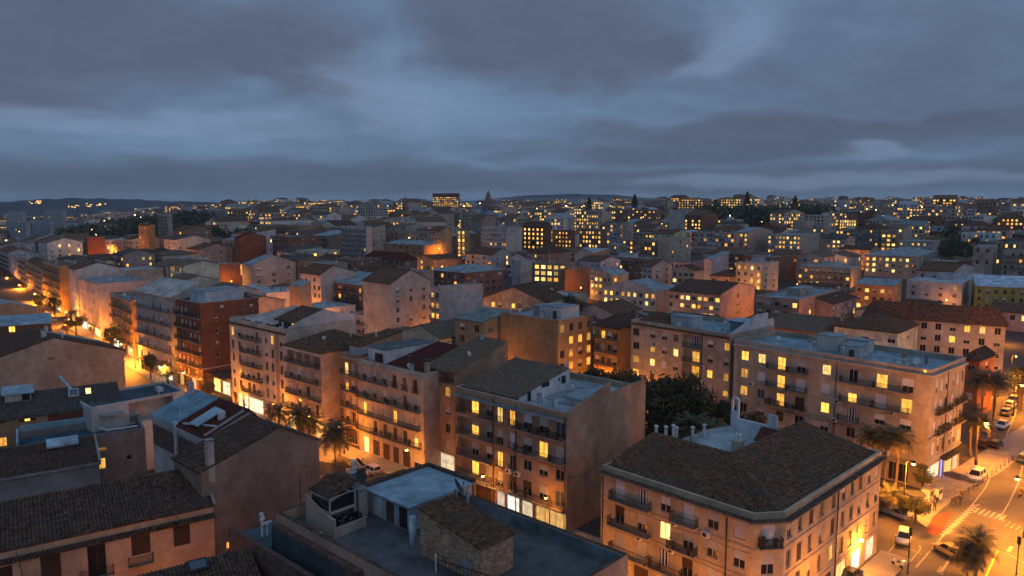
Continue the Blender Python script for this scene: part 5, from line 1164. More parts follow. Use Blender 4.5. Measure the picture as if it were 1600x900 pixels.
# ================================================================= the middle of the city, house by house
MG = 'buildings of the town beyond the avenue'
FOOT = []        # occupied ground: (centre, theta, half sizes)
USED = {}
SCR = []
def solve_Y(cx, cy, h):
    lo, hi = 140., 2600.
    for _ in range(50):
        m = (lo + hi) / 2; p = at_y(cx, cy, m)
        if p.z - terrain(p.x, m) > h: lo = m
        else: hi = m
    return lo
def uniq(label):
    USED[label] = USED.get(label, 0) + 1; return label
def mid(label, cx, cy, h, xl, xr, color, roof='flat', vpl=-350, nl=0, nr=0, rows=None, lit=0., litr=None, Y=None, W=None, L=None, roofmat='tile_brown', rise=None, rcol=(.28, .32, .34), kl=None, kr=None,
        balc=False, name='town_house', mat='plaster', clutter=3, pos=.5, frame='frame_white', wh=None, ww=None, seed=None, fl=3.0, litk=('lit', 'litp', 'lito')):
    rng = random.Random(seed if seed is not None else int(cx * 7 + cy * 13))
    Y = Y or solve_Y(cx, cy, h); P = at_y(cx, cy, Y); g = terrain(P.x, P.y) - 1.5; H_ = P.z - g
    dl, dr = dirs(vpl)
    if L is None: L = hit(xl, cy, P, dl) if xl is not None else 12.
    if W is None: W = hit(xr, cy, P, dr) if xr is not None else 12.
    W = max(4., min(W, 60.)); L = max(3., min(L, 70.))
    b = Bld(name, uniq(label), 'building', Vector((P.x, P.y, g)), math.atan2(dr.y, dr.x), box_poly(W, L), H_, color, False, MG, mat=mat, frame=frame)
    rows = rows or max(2, int((H_ - 3) / fl)); zr = [H_ - .9 - fl * (k + 1) + .9 for k in range(rows)]
    zr = [z for z in zr if z > 1.0]
    dk = ['dark', 'half', 'shut', 'dark', 'half', 'dark', 'halfw', 'blue']
    def pick(p):
        return rng.choice(litk) if rng.random() < p else rng.choice(dk)
    for e, n, kk, p in (('L', nl, kl, lit), ('R', nr, kr, lit if litr is None else litr)):
        if not n: continue
        LL = b.edge(e)[2]; w = ww or min(rng.uniform(1.1, 2.0), LL / n * rng.uniform(.5, .68)); hh = wh or rng.uniform(1.4, 1.9)
        if kk: pat = kk
        else: pat = [[pick(p) for _ in range(n)] for _ in zr]
        b.grid(e, [LL * (k + .5) / n for k in range(n)], zr[:len(pat)], w, hh, pat)
    b.wall()
    if balc:
        for z in zr[:6]: b.balcony('L', .3, L - .3, z - .25, .8)
    if roof == 'flat': b.flat(color=rcol, deck=.5); b.clutter(clutter, H_ - .5, rng=rng)
    else:
        ro = b.pitched(roof, rise or min(W, L) * .22, roofmat, pos=pos, over=.4); ro.color = (*rcol, 1)
        if clutter: b.clutter(min(clutter, 2), H_ + .6, W * .3, W * .7, L * .2, L * .8, rng=rng)
    if roof == 'flat' and clutter > 3: b.hut(W * .3, W * .6, L * .3, L * .6, H_ - .5, H_ + 2.0, rng.choice([(.5, .5, .52), (.36, .32, .3)]))
    c, s_ = math.cos(b.th), math.sin(b.th); ctr = (P.x + c * W / 2 - s_ * L / 2, P.y + s_ * W / 2 + c * L / 2)
    FOOT.append((ctr, b.th, W / 2, L / 2)); cs_ = [proj(b.world((x_, y_, H_))) for x_, y_ in ((0, 0), (W, 0), (0, L), (W, L))]; bs_ = proj(b.world((0, 0, 0)))[1]
    SCR.append((min(c_[0] for c_ in cs_[:3]), max(c_[0] for c_ in cs_[:3]), cs_[0][1], bs_, P.y)); return b
for q in list(bpy.data.objects):
    pass
def foot_of(b): c, s_ = math.cos(b.th), math.sin(b.th); FOOT.append(((b.o.x + c * b.W / 2 - s_ * b.L / 2, b.o.y + s_ * b.W / 2 + c * b.L / 2), b.th, b.W / 2, b.L / 2))
for b in (D, E_, F_, K): foot_of(b)
Yk, G2 = 'lit', (.30, .30, .29)
# nearer rows
mid('cream block with yellow blank side and gabled white end wall, brown stair strip', 610.5, 443, 21.5, 567, 672, (.50, .45, .40), 'gy', -350, 0, 3, 7, 0, kr=None, litr=0., roofmat='tile_brown', rise=3.6, clutter=1)
mid('pale pink blank-walled slab beside a strip of lit balconies', 686.5, 450, 21.0, 672, 754, (.52, .42, .39), 'flat', -350, 2, 0, 6, .5, rcol=(.4, .36, .34), balc=True)
mid('tiled hall with a plain white gable and a strip of lit windows', 851, 472, 11.5, 755, 936, (.42, .33, .24), 'gx', -1300, 9, 0, 2, .25, W=17, roofmat='tile_dark', rise=4.5, clutter=1)
b = mid('ochre block with a white roof room and blank side wall', 872, 501, 18.5, 782, 927, (.34, .235, .125), 'flat', -380, 0, 4, 5, 0., litr=.45, rcol=(.3, .32, .33), clutter=6, kr=[['lit', 'dark', 'dark', 'blue'], [None, 'lito', 'lito', 'lit'], ['dark', 'halflit', 'half', 'lit'], ['dark', 'lito', 'half', 'lit'], ['dark'] * 4])
b.hut(3.5, 10, 2, 9, b.h - .5, b.h + 2.3, (.56, .57, .58), door=('L', 1.5, 1.2, 2.0))
mid('ochre rear house with a green-grey lean-to roof', 756, 503, 16.5, 711, 800, (.36, .27, .17), 'sx', -380, 2, 2, 4, 0., roofmat='membrane', rise=1.8, rcol=(.2, .24, .22))
mid('orange-lit house with dark hipped roof and balcony strips above the garden', 966, 512, 17.0, 929, 988, (.42, .25, .10), 'hip', -300, 4, 0, 5, .12, roofmat='tile_dark', rise=2.2, balc=True, W=14)
mid('white house with grey slate roof and two rows of lit windows', 1025, 455, 10.5, 942, 1046, (.54, .49, .44), 'gx', -700, 9, 0, 2, .75, W=16, roofmat='membrane', rise=3.4, wh=1.7, ww=1.3, clutter=2)
mid('pink gabled house with a lit window band under a dark roof', 1126, 460, 12.0, 1044, 1179, (.52, .37, .31), 'gy', -650, 9, 1, 3, .4, litr=0., roofmat='tile_dark', rise=2.8, clutter=2)
mid('brown balconied block with a blue-grey roof and pink side wall', 1249, 468, 13.5, 1181, 1313, (.46, .27, .21), 'flat', -500, 5, 2, 4, .22, litr=.2, rcol=(.27, .34, .38), balc=True, clutter=7)
mid('lower pink wing with small windows beside the balconied block', 1300, 475, 11.0, 1240, 1338, (.46, .30, .25), 'gx', -500, 0, 6, 3, 0., litr=.1, roofmat='tile_dark', rise=2)
mid('long salmon house with a broad hipped tiled roof above the flat-roofed block', 1572, 506, 15.0, 1349, 1590, (.52, .43, .37), 'hip', -900, 10, 4, 4, .3, litr=0., roofmat='tile_brown', rise=3.4, clutter=1, kl=[['half', 'litp', 'dark', 'dark', 'dark', 'dark', 'half', 'lit', 'litp', 'dark'], ['half', 'dark', 'half', 'dark', 'half', 'dark', 'lit', 'half', 'dark', 'half'], ['dark'] * 10, ['half'] * 10])
mid('low rust-red house with a small tiled roof behind the palms', 1531, 561, 12.6, 1508.5, 1554, (.30, .10, .05), 'hip', -200, 1, 1, 3, 0., roofmat='tile_dark', rise=1.4, clutter=0)
mid('white stepped house with a tiled upper storey', 1504, 443, 12.0, 1417, 1541, (.56, .50, .50), 'flat', -600, 4, 2, 3, .1, rcol=(.46, .5, .54), clutter=4)
mid('tiled upper house with a lamp-lit balcony above the white stepped house', 1490, 425, 13.5, 1432, 1520, (.50, .43, .40), 'gy', -500, 3, 0, 3, .15, roofmat='tile_brown', rise=2.4)
mid('yellow building with a pale blue sheet roof at the right edge', 1660, 452, 12.0, 1524, None, (.46, .36, .10), 'sx', -1400, 10, 0, 3, .06, W=16, roofmat='membrane', rise=3.2, rcol=(.5, .6, .7), clutter=1)
mid('amber-lit house with a blue-grey roof and tall windows', 1398, 447, 14.0, 1337, 1421, (.40, .24, .13), 'sx', -600, 5, 2, 4, .42, roofmat='membrane', rise=1.6, W=12)
mid('long grey house with slate hipped roof and wide lit windows', 1434, 401, 12.5, 1351, 1463, (.40, .35, .30), 'hip', -700, 8, 2, 3, .45, roofmat='membrane', rise=2.6)
mid('grey balconied house with blue roof and three lit windows', 1330, 419, 12.0, 1246, 1346, (.38, .33, .27), 'flat', -600, 9, 0, 3, .3, rcol=(.34, .40, .45), clutter=5, balc=True)
b = mid('square beige belfry tower with an open arcaded top', 1551, 386, 19.0, 1521, 1559, (.42, .33, .29), 'flat', -700, 2, 1, 4, 0., name='belfry_tower', clutter=0, kl=[['dark', 'dark', ], [None, None], ['dark', 'dark'], [None, None]], kr=[['dark']], wh=2.2)
for k in range(5): b.band('L', b.h - 1.0, b.h - .2, .15, b.L * k / 5 + .1, b.L * (k + .6) / 5, name='battlement')
mid('white-and-blue house with a lit top floor before the dark trees', 1459, 377, 13.0, 1404, 1469, (.44, .38, .36), 'flat', -600, 6, 0, 3, .5, rcol=(.4, .5, .55))
mid('brown block with a dark tiled roof behind lit apartments', 1375, 357, 16, 1339, 1390, (.26, .21, .18), 'hip', -500, 4, 2, 4, .1, roofmat='tile_dark')
mid('apartment stack with six square lit windows', 1401, 364, 14, 1377, 1409, (.30, .22, .16), 'flat', -500, 3, 0, 4, .8)
mid('glowing market hall front with tall lit windows', 1338, 343, 11, 1312, 1346, (.46, .36, .22), 'flat', -500, 7, 0, 3, 1., wh=2.2, litk=('litp', 'litp', 'lit'))
mid('slim amber tower slab with close rows of windows', 1354, 317, 30, 1335, 1360, (.46, .34, .22), 'flat', -500, 6, 2, 10, .4, litk=('lito',), Y=980, name='tower_block')
mid('white slab block on the ridge with a lit top floor', 1321, 312, 22, 1286, 1328, (.48, .45, .42), 'flat', -500, 8, 0, 6, .08, Y=1050, name='apartment_block')
mid('plain pink box house lit from the alley on its right', 1261, 345, 14, 1240, 1273, (.50, .38, .32), 'flat', -400, 0, 0, 4, 0.)
mid('low white striped block beside the pink box house', 1288, 351, 12, 1270, 1298, (.46, .36, .33), 'flat', -400, 3, 0, 4, .1)
mid('apartment block with four rows of lit windows below the ridge', 1251, 367, 15, 1200, 1281, (.40, .37, .33), 'flat', -500, 9, 2, 4, .55, litr=0.)
mid('hilltop block with two bright window rows and red side wall', 1099, 310, 18, 1060, 1110, (.36, .20, .13), 'flat', -500, 9, 2, 4, .85, litr=0., Y=900, name='apartment_block')
mid('hilltop block with two bright window rows beside tall cypresses', 1158, 310, 16, 1126, 1163, (.40, .28, .16), 'flat', -500, 8, 0, 4, .9, Y=930, name='apartment_block')
mid('red-brown flats with a lit lower floor under the hill trees', 1025, 328, 18, 961, 1033, (.28, .15, .10), 'flat', -500, 10, 2, 5, .35, Y=760, name='apartment_block')
mid('grey-white flats with blank pilastered front on the hillside', 1071, 328, 20, 1045, 1092, (.44, .42, .41), 'flat', -500, 0, 5, 6, 0., Y=640, name='apartment_block')
mid('long white and red office block with continuous dark windows', 1147, 364, 15, 1081, 1158, (.42, .30, .27), 'flat', -700, 14, 0, 4, .08, ww=1.9)
mid('pink gabled house with lamplit end wall', 1169, 363, 15, 1148, 1208, (.50, .36, .30), 'gy', -400, 3, 0, 4, .5, roofmat='membrane', rise=3.0)
mid('tall slab with three bright floors in the middle of the hill', 932, 329, 24, 897, 938, (.38, .31, .25), 'flat', -400, 9, 2, 6, .6, litr=.1, Y=640, name='apartment_block')
mid('red-brown slab with rows of yellow office windows', 939, 359, 17, 905, 948, (.26, .13, .085), 'flat', -400, 7, 0, 5, .85, litr=0., name='apartment_block')
mid('dark brown block with five neat rows of square lit windows', 850, 354, 19, 817, 862, (.16, .085, .055), 'gy', -380, 5, 0, 5, .95, roofmat='tile_dark', rise=3, wh=1.6, clutter=0, name='apartment_block', litk=('lit', 'lit', 'litp'))
mid('smaller dark red block with lit windows next to the dark brown one', 893, 360, 14, 867, 899, (.22, .11, .075), 'flat', -380, 5, 0, 4, .6, wh=1.5)
mid('grey flats with lit loggias right of the red-brown slab', 984, 350, 17, 948, 990, (.36, .34, .32), 'flat', -400, 7, 0, 5, .3)
mid('white slab block with close window rows and blank end wall', 791, 355, 20, 751, 816, (.50, .45, .42), 'flat', -400, 11, 0, 7, .06, ww=1.1, name='apartment_block')
mid('narrow stairwell slab glowing yellow on every floor', 727, 360, 18, 714, 731, (.40, .30, .16), 'flat', -400, 2, 0, 7, 1., ww=2.0, fl=2.5, clutter=0, name='apartment_block')
mid('orange end-walled house with balcony floors left of the glowing stairwell', 689, 360, 17, 670, 706, (.48, .32, .20), 'gy', -400, 4, 0, 5, .1, roofmat='tile_brown', rise=2.4)
mid('white seven-storey apartment block with dark loggias', 572, 354, 23, 533, 579, (.48, .44, .41), 'flat', -400, 7, 0, 7, .07, balc=True, name='apartment_block')
mid('long buff building with an arched window row', 668, 362, 14, 578, 674, (.42, .30, .22), 'flat', -900, 14, 0, 3, .03, rcol=(.3, .24, .2))
mid('wide low hall under a fan-shaped grey roof, lamplit front', 662, 383, 8, 600, 690, (.44, .28, .14), 'hip', -600, 6, 0, 2, .1, roofmat='membrane', rise=2.5)
mid('rust-red gabled wall facing the lamplit alley', 374, 372, 17, 366, 416, (.29, .10, .052), 'gy', -380, 0, 0, 4, 0., roofmat='tile_red', rise=3.2, clutter=0)
mid('dark red hipped roof house with brown stone walls', 632, 406, 12, 567, 652, (.24, .16, .13), 'hip', -500, 8, 2, 3, .04, roofmat='tile_red', rise=3)
mid('grey-walled office house with lit window bands under a tiled top', 884, 412, 13, 834, 900, (.38, .28, .18), 'flat', -1500, 5, 0, 3, .85, W=12, ww=2.2, rcol=(.22, .12, .09), litk=('lit', 'litp', 'litp'))
mid('plain orange-brown end wall next to the office house', 883, 421, 13, 872, 922, (.34, .17, .10), 'flat', -500, 0, 0, 3, 0.)
mid('plain grey blank wall house left of the office house', 813, 408, 14, 800, 838, (.36, .36, .38), 'flat', -400, 0, 0, 3, 0.)
mid('house with dark slate roof and three bright windows', 955, 430, 12, 922, 990, (.40, .33, .26), 'gx', -500, 5, 2, 3, .45, roofmat='membrane', rise=2.6, W=14)
mid('dark timber-galleried block with grey-green roof', 575, 447, 15.5, 504, None, (.20, .13, .095), 'sx', -420, 9, 0, 4, .1, W=16, roofmat='membrane', rise=2.6, balc=True)
mid('white house with a sweeping gabled end wall and orange front', 501, 429, 18.5, 468, 557, (.54, .46, .42), 'gy', -420, 5, 0, 5, .06, roofmat='tile_brown', rise=3.0, pos=.35)
mid('small orange-lit wall with blue sheet roof', 470, 447, 17, 452, 482, (.50, .32, .20), 'sx', -420, 0, 0, 4, 0., roofmat='membrane', rise=1.5)
mid('grey barn-like hall with a wide gable', 392, 414, 13.5, 378, 462, (.38, .37, .36), 'gy', -420, 0, 3, 3, 0., roofmat='membrane', rise=4, clutter=0)
mid('dark red-brown hipped house with pale lit corner windows', 727, 426, 14.5, 676, 786, (.25, .13, .10), 'hip', -450, 5, 6, 3, .25, litr=.0, roofmat='membrane', rise=2.6)
mid('buff curved-front flats behind the gabled cream block', 660, 424, 15, 610, 678, (.40, .32, .24), 'flat', -500, 7, 0, 3, .03)
mid('tall cream house with lit stair windows', 1191, 412, 15.5, 1150, 1217, (.46, .41, .33), 'flat', -450, 4, 2, 4, .4, litr=.0, clutter=5)
mid('white triangular party wall house', 1112, 405, 12, 1100, 1140, (.54, .48, .49), 'sx', -420, 0, 0, 3, 0., roofmat='membrane', rise=3)
mid('beige box house below the ridge with one lit window', 1046, 373, 16, 1028, 1080, (.42, .36, .30), 'flat', -420, 0, 3, 4, 0., litr=.1)
mid('brown flats with a lit lower gallery', 1024, 376, 13, 978, 1032, (.28, .2, .14), 'flat', -500, 8, 0, 3, .45, rcol=(.5, .56, .6))
mid('cream gabled house in the middle rows with two windows', 1019, 417, 11.5, 1003, 1050, (.48, .42, .37), 'gy', -420, 2, 2, 3, 0., roofmat='tile_brown', rise=3, clutter=0)
mid('small beige gabled house with a lit upper window', 1085, 423, 11.0, 1050, 1100, (.44, .37, .29), 'gx', -500, 4, 0, 3, .2, roofmat='tile_dark', rise=2.2)
mid('brown long house with a grey terrace roof', 1015, 404, 11, 927, 1030, (.30, .2, .13), 'flat', -700, 11, 2, 3, .12, rcol=(.36, .4, .43), clutter=6, balc=True)
mid('low dark tiled house with one lamp below the cream house', 1140, 432, 9, 1110, 1176, (.42, .32, .24), 'hip', -500, 3, 2, 2, .15, roofmat='tile_dark', rise=2.2)
mid('grey house with white terrace beyond the grey hall', 770, 398, 12, 742, 800, (.46, .45, .46), 'gy', -420, 3, 2, 3, .05, roofmat='tile_brown', rise=3)
mid('cream house with brown roof in the white-roofed cluster', 742, 396, 11, 728, 776, (.46, .40, .32), 'gy', -420, 2, 2, 3, .1, roofmat='tile_brown', rise=3.2)
mid('orange-brown lane house with glowing windows in the alley', 232, 352, 17, 216, 240, (.42, .24, .10), 'gy', -420, 4, 0, 5, .2, roofmat='tile_brown', Y=480)
mid('rust-red plain box among the roofs left of the lane', 136, 371, 15, 131, 164, (.25, .095, .055), 'flat', -420, 0, 0, 4, 0., clutter=0)
mid('white apartment tower before the dark wood', 143, 349, 17, 130, 153, (.48, .47, .46), 'flat', -420, 4, 0, 5, .0, name='apartment_block')
mid('brown office strip with an amber lit roof edge', 183, 351, 15, 154, 190, (.30, .2, .13), 'flat', -600, 7, 0, 3, .3)
b = mid('curved striped terraces block before the wood', 261, 334, 22, 246, 266, (.44, .34, .28), 'flat', -420, 4, 0, 7, .0, Y=620, balc=True, name='apartment_block')
mid('twin pale tower slab beside the wood', 296, 323, 30, 282, 301, (.44, .38, .35), 'flat', -420, 4, 0, 8, .0, Y=900, name='tower_block')
mid('long white stepped flats beyond the wood', 352, 327, 20, 301, 362, (.46, .43, .41), 'flat', -600, 9, 0, 5, .04, Y=850, balc=True, name='apartment_block')
mid('pale slab flats at the far left edge beyond the wood', 33, 331, 24, 9, 40, (.42, .40, .40), 'flat', -420, 6, 0, 7, .04, Y=1000, name='apartment_block')
mid('long grey apartment slab on the far left slope', 97, 328, 22, 37, 103, (.38, .37, .37), 'flat', -700, 12, 0, 6, .05, Y=1100, name='apartment_block')
mid('grey stepped flats low on the left before the far slabs', 40, 348, 18, 0, 46, (.36, .35, .36), 'flat', -500, 9, 0, 5, .03, Y=760, name='apartment_block')
mid('blue-grey flats beside a bright floodlit yard on the left', 77, 345, 17, 50, 84, (.36, .37, .40), 'flat', -500, 6, 0, 5, .05, Y=800, name='apartment_block')
# ---- landmarks on the skyline
b = mid('tall hotel slab with a red crown and close golden windows', 716, 304, 34, 676, 718, (.36, .24, .15), 'flat', -1800, 14, 0, 9, .75, Y=1250, clutter=0, ww=1.9, litk=('lito', 'lit', 'litp'), name='hotel_tower')
for e in ('L', 'R'): b.band(e, b.h - 4.0, b.h + 2.2, .3, name='crown', mat='plaster', color=(.22, .06, .05))
def spire(label, px, ytop, ybot, wpx, Y, col):
    P = at_y(px, ybot, Y); w = wpx / F * Y / 2; T = at_y(px, ytop, Y).z; g = terrain(P.x, Y) - 2; t = thing('church_tower', label, 'church tower', (P.x, P.y, g), .7, 'church towers'); H_ = T - g
    mb = MB(); a = .68
    mb.box(-w, w, -w, w, 0, H_ * .45); mb.box(-w * .86, w * .86, -w * .86, w * .86, H_ * .452, H_ * a); mb.build('wall', 'plaster', t, col)
    mb = MB(); mb.box(-w * 1.06, w * 1.06, -w * 1.06, w * 1.06, H_ * .447, H_ * .462); mb.box(-w * .95, w * .95, -w * .95, w * .95, H_ * a + .01, H_ * a + .5); mb.build('cornice', 'trim', t)
    mb = MB(); r = w * .8
    mb.tube([(0, 0, H_ * a + .5), (0, 0, H_ * .80), (0, 0, H_ * .93), (0, 0, H_)], [r, r * .82, r * .42, .1], 8); mb.build('spire', 'plaster', t, tuple(c * .8 for c in col))
    for s_ in (-1, 1):
        for k in (-.4, .4): mb = MB(); mb.box(k * w - w * .16, k * w + w * .16, s_ * w * .87 - .02, s_ * w * .87 + .02, H_ * .5, H_ * .62); mb.box(s_ * w * .87 - .02, s_ * w * .87 + .02, k * w - w * .16, k * w + w * .16, H_ * .5, H_ * .62); mb.build('belfry_opening', 'metal_dark', t)
spire('tall brown church tower with a tapering crown on the skyline', 763, 297, 340, 15, 720, (.30, .22, .18))
spire('smaller brown church tower left of the hotel slab', 634, 306, 332, 8, 900, (.32, .2, .16))
b = mid('church nave with a plain gable below the tall tower', 752, 343, 14, 735, 775, (.36, .27, .23), 'gy', -420, 0, 0, 3, 0., roofmat='tile_brown', rise=4, clutter=0, Y=640)

# ---- ordinary houses filling the remaining plots
WCOL = [('cream', (.54, .45, .35)), ('white', (.68, .64, .58)), ('white', (.64, .58, .51)), ('grey', (.47, .43, .39)), ('pink', (.56, .41, .35)), ('ochre', (.38, .27, .16)), ('brown', (.27, .19, .14)), ('red', (.24, .125, .09)), ('beige', (.42, .35, .28))]
def overlaps(c, th, hx, hy):
    for (d, t2, ax, ay) in FOOT:
        v = (c[0] - d[0], c[1] - d[1]); co, si = math.cos(-t2), math.sin(-t2); x, y = v[0] * co - v[1] * si, v[0] * si + v[1] * co
        if abs(x) < ax + hx * .92 and abs(y) < ay + hy * .92: return True
    return False
rng = random.Random(21); dl0, dr0 = dirs(-430); th0 = math.atan2(dr0.y, dr0.x); fills = 0; cand = []
pitchx, pitchy = 19.0, 17.0
for i in range(-60, 60):
    for j in range(-10, 70):
        street = (i % 4 == 0)
        if street: continue
        p = AV_P + AV_R * (34 + (i % 4) * 0 + i * pitchx) + AV_D * (j * pitchy)
        p = Vector((p.x + rng.uniform(-1.5, 1.5), p.y + rng.uniform(-1.5, 1.5)))
        if p.y < 150 or p.y > 640: continue
        u = 800 + F * p.x / (p.y * CP)
        if u < -60 or u > 1660: continue
        q = Vector((p.x, p.y)) - AV_P
        if q.dot(AV_D) < AV_T1 and q.dot(AV_R) < 26: continue
        q2 = Vector((p.x, p.y)) - AV_B
        if q.dot(AV_D) >= AV_T1 - 20 and q2.dot(AV_R2) < 27: continue
        cand.append((p.y, p, i, j))
cand.sort(key=lambda c: c[0])
FILL = []
for (_, p, i, j) in cand:
    hx, hy = rng.uniform(7.5, 9.6), rng.uniform(7, 8.6)
    if p.y > 420: hx *= 1.15; hy *= 1.15
    # keep the right-hand street open
    if p.x > 60 and p.y < 260 and p.x / p.y > .52: continue
    if 20 < p.x < 75 and p.y < 185: continue
    if overlaps(p, th0, hx, hy): continue
    gz = terrain(p.x, p.y); half = (hx + hy) * .72 * F / p.y; uu = proj((p.x, p.y, gz))[0]; hmax = 19.
    for (xa, xb, yt, yb, Ym) in SCR:                            # leave the known houses behind in view
        if Ym > p.y and xb > uu - half and xa < uu + half:
            yl = yt + (.74 if Ym > 300 else .55) * (yb - yt); hmax = min(hmax, at_y(uu, yl, p.y - 8).z - gz - 1.5)
    if hmax < 5.: continue
    FILL.append((p, hx, hy, i, j, hmax)); FOOT.append(((p.x, p.y), th0, hx, hy))
NF = 0; REST = []
for k, (p, hx, hy, i, j, hmax) in enumerate(FILL):
    if NF >= 190: REST.append((p, hx, hy, hmax)); continue
    NF += 1; nm, col = rng.choice(WCOL); kind = rng.choice(['flat', 'flat', 'gx', 'gy', 'hip', 'sx', 'gy']); h = rng.choice([8.5, 10.5, 11.5, 12.5, 13.5]) if p.y < 330 else rng.choice([10, 12.5, 14, 15.5, 17])
    h = min(h, hmax); c, s_ = math.cos(th0), math.sin(th0); g = terrain(p.x, p.y) - 1.5; H_ = h + 1.5
    O = Vector((p.x - c * hx + s_ * hy, p.y - s_ * hx - c * hy, g)); rm = rng.choice(['tile_brown', 'tile_dark', 'tile_brown', 'tile_grey', 'tile_light', 'membrane']); litp = rng.choice([0, .08, .18, .4])
    b = Bld('town_house', '', 'building', O, th0, box_poly(2 * hx, 2 * hy), H_, tuple(v * rng.uniform(.85, 1.1) for v in col), False, MG)
    rows = max(1, int((h - 1) / 3)); zr = [H_ - 2.9 - 3 * r for r in range(rows)]; n1, n2 = rng.choice([4, 5, 6]), rng.choice([0, 0, 3, 4])
    dk = ['dark', 'half', 'shut', 'dark', 'half', 'dark', 'halfw']; pk = lambda *_: (rng.choice(['lit', 'litp', 'lito']) if rng.random() < litp else rng.choice(dk))
    w1, w2, hh = rng.uniform(.9, 2.0), rng.uniform(.9, 1.6), rng.uniform(1.3, 2.0); sk = rng.random() * .25; pk2 = lambda r, c: None if rng.random() < sk else pk()
    b.grid('L', [2 * hy * (q + .5) / n1 + rng.uniform(-.25, .25) for q in range(n1)], zr, min(w1, 2 * hy / n1 * .7), hh, pk2)
    if n2: b.grid('R', [2 * hx * (q + .5) / n2 + rng.uniform(-.5, .5) for q in range(n2)], zr, w2, hh, pk2)
    b.wall(); tone = rng.choice([('blue-grey', (.28, .35, .39)), ('grey', (.26, .27, .28)), ('pale', (.42, .46, .48)), ('rust', (.22, .12, .09))])
    if kind == 'flat': b.flat(color=tone[1], deck=.5); b.clutter(4, H_ - .5, rng=rng); rd = tone[0] + ' flat roof'
    else:
        ro = b.pitched(kind, min(hx, hy, hmax * .5 + 2) * rng.uniform(.25, .38), rm, over=.4); ro.color = (*tone[1], 1); b.clutter(3, H_ + .5, hx * .7, hx * 1.3, hy * .5, hy * 1.5, rng=rng)
        rd = {'gx': 'gabled', 'gy': 'gabled', 'hip': 'hipped', 'sx': 'lean-to'}[kind] + ' ' + {'tile_brown': 'brown tiled', 'tile_dark': 'dark tiled', 'tile_grey': 'grey tiled', 'tile_light': 'light tiled', 'membrane': tone[0] + ' sheet'}[rm] + ' roof'
    if rng.random() < .45:
        for z in zr[:3]: b.balcony('L', .3, 2 * hy - .3, z - .2, .8)
    nw = {0: 'no lit window', 1: 'one lit window', 2: 'two lit windows', 3: 'three lit windows'}.get(b.nlit, 'many lit windows')
    b.root['label'] = '%s house of %s storeys with %s and %s' % (nm, ['', 'one', 'two', 'three', 'four', 'five'][min(rows, 5)], rd, nw)
# ================================================================= ground, roads, pavements
def axis(segs):
    r = [segs[0][0]]
    for a, b_, n in segs: r += [a + (b_ - a) * (k + 1) / n for k in range(n)]
    return r
ys = axis([(-150, 200, 6), (200, 1000, 34), (1000, 3000, 26), (3000, 16000, 16)]); mb = MB(); rows_ = []
for y in ys:
    half = max(420, y * 1.15 + 200); row = []
    for k in range(61): x = -half + 2 * half * k / 60; row.append(len(mb.v)); mb.v.append((x, y, terrain(x, y) - (0 if y < 2900 else 60 * sstep(2900, 6000, y)) - .02))
    rows_.append(row)
for r0, r1 in zip(rows_, rows_[1:]):
    for k in range(60): mb.f.append((r0[k], r0[k + 1], r1[k + 1], r1[k])); mb.m.append(0)
structure(mb.build('ground', 'soil', smooth=True))
def sheet(name, pts, z, mat, kerb=0., color=None):
    mb = MB(); P = [(p[0], p[1], z) for p in pts]; mb.q(P)
    if kerb:
        n = len(P)
        for i in range(n): a, c = P[i], P[(i + 1) % n]; mb.q([(a[0], a[1], z - kerb - .03), (c[0], c[1], z - kerb - .03), c, a])
    return structure(mb.build(name, mat, None, color))
def avq(t0, t1, o0, o1): return [av(t1, o1), av(AV_T1 + 3, o1), av(AV_T1 - 1, o1), av(t0, o1), av(t0, o0), av(AV_T1, o0), av(AV_T1 + .02, o0), av(t1, o0)]
sheet('avenue_road', avq(-75, 420, 4.2, 19.5), .012, 'asphalt')
sheet('avenue_pavement_far', avq(-75, 420, .02, 4.2), .13, 'pavement', .12)
sheet('avenue_pavement_near', avq(-75, 420, 19.5, 24.5), .13, 'pavement', .12)
isl = sheet('avenue_traffic_island', [av(27, 7.5), av(20, 9.5), av(15, 7.6), av(17, 4.4), av(26, 4.4)], .13, 'pavement', .12)
lm = MB()
for k in range(60): t = -60 + k * 8; lm.q([(*av(t + 3, 11.95).xy, .018), (*av(t, 11.95).xy, .018), (*av(t, 11.8).xy, .018), (*av(t + 3, 11.8).xy, .018)])
o = lm.build('avenue_centre_marking', 'road_paint'); o['kind'] = 'structure'
# right-hand street
g = lambda x, y, z=0.: at_z(x, y, z)
K2p = [Vector((p.x, p.y, 0)) for p in (p2, p3)]; kd = (K2p[1] - K2p[0]).normalized(); kn = Vector((kd.y, -kd.x, 0))
ed, en = Vector((math.cos(E_.th), math.sin(E_.th), 0)), Vector((math.sin(E_.th), -math.cos(E_.th), 0)); Eo = Vector((E_.o.x, E_.o.y, 0))
R0 = K2p[0] - kd * 45 + kn * .3; R1 = K2p[1] + kn * .3; R2 = Eo + en * .2; R3 = Eo + ed * 180 + en * .2
sheet('street_road', [R0, R0 + kn * 60, R3 + en * 60, R3, R2 - ed * 1, Eo + Vector((-1.2, 0, 0)) - ed * 0, K2p[1] + kd * 1.0 - kn * 30, K2p[1] + kd * .3 - kn * 14, R1], .006, 'asphalt')
sheet('street_pavement_corner_house', [R0, R0 + kn * 3.6, R1 + kn * 3.6 + kd * 1.0, R1 + kd * 1.0], .13, 'pavement', .12)
sheet('street_pavement_block', [Eo - ed * 1 - en * .2, g(1440, 778), g(1416, 800), g(1447, 826), g(1460, 806), g(1480, 789), g(1503, 768), Eo + ed * 16 + en * 5.5, Eo + ed * 160 + en * 5.5, Eo + ed * 160 + en * .02, Eo + en * .02], .13, 'pavement', .12)
sheet('cycle_crossing', [g(1447, 833), g(1461, 806), g(1487, 799), g(1470, 838)], .016, 'bike_red')
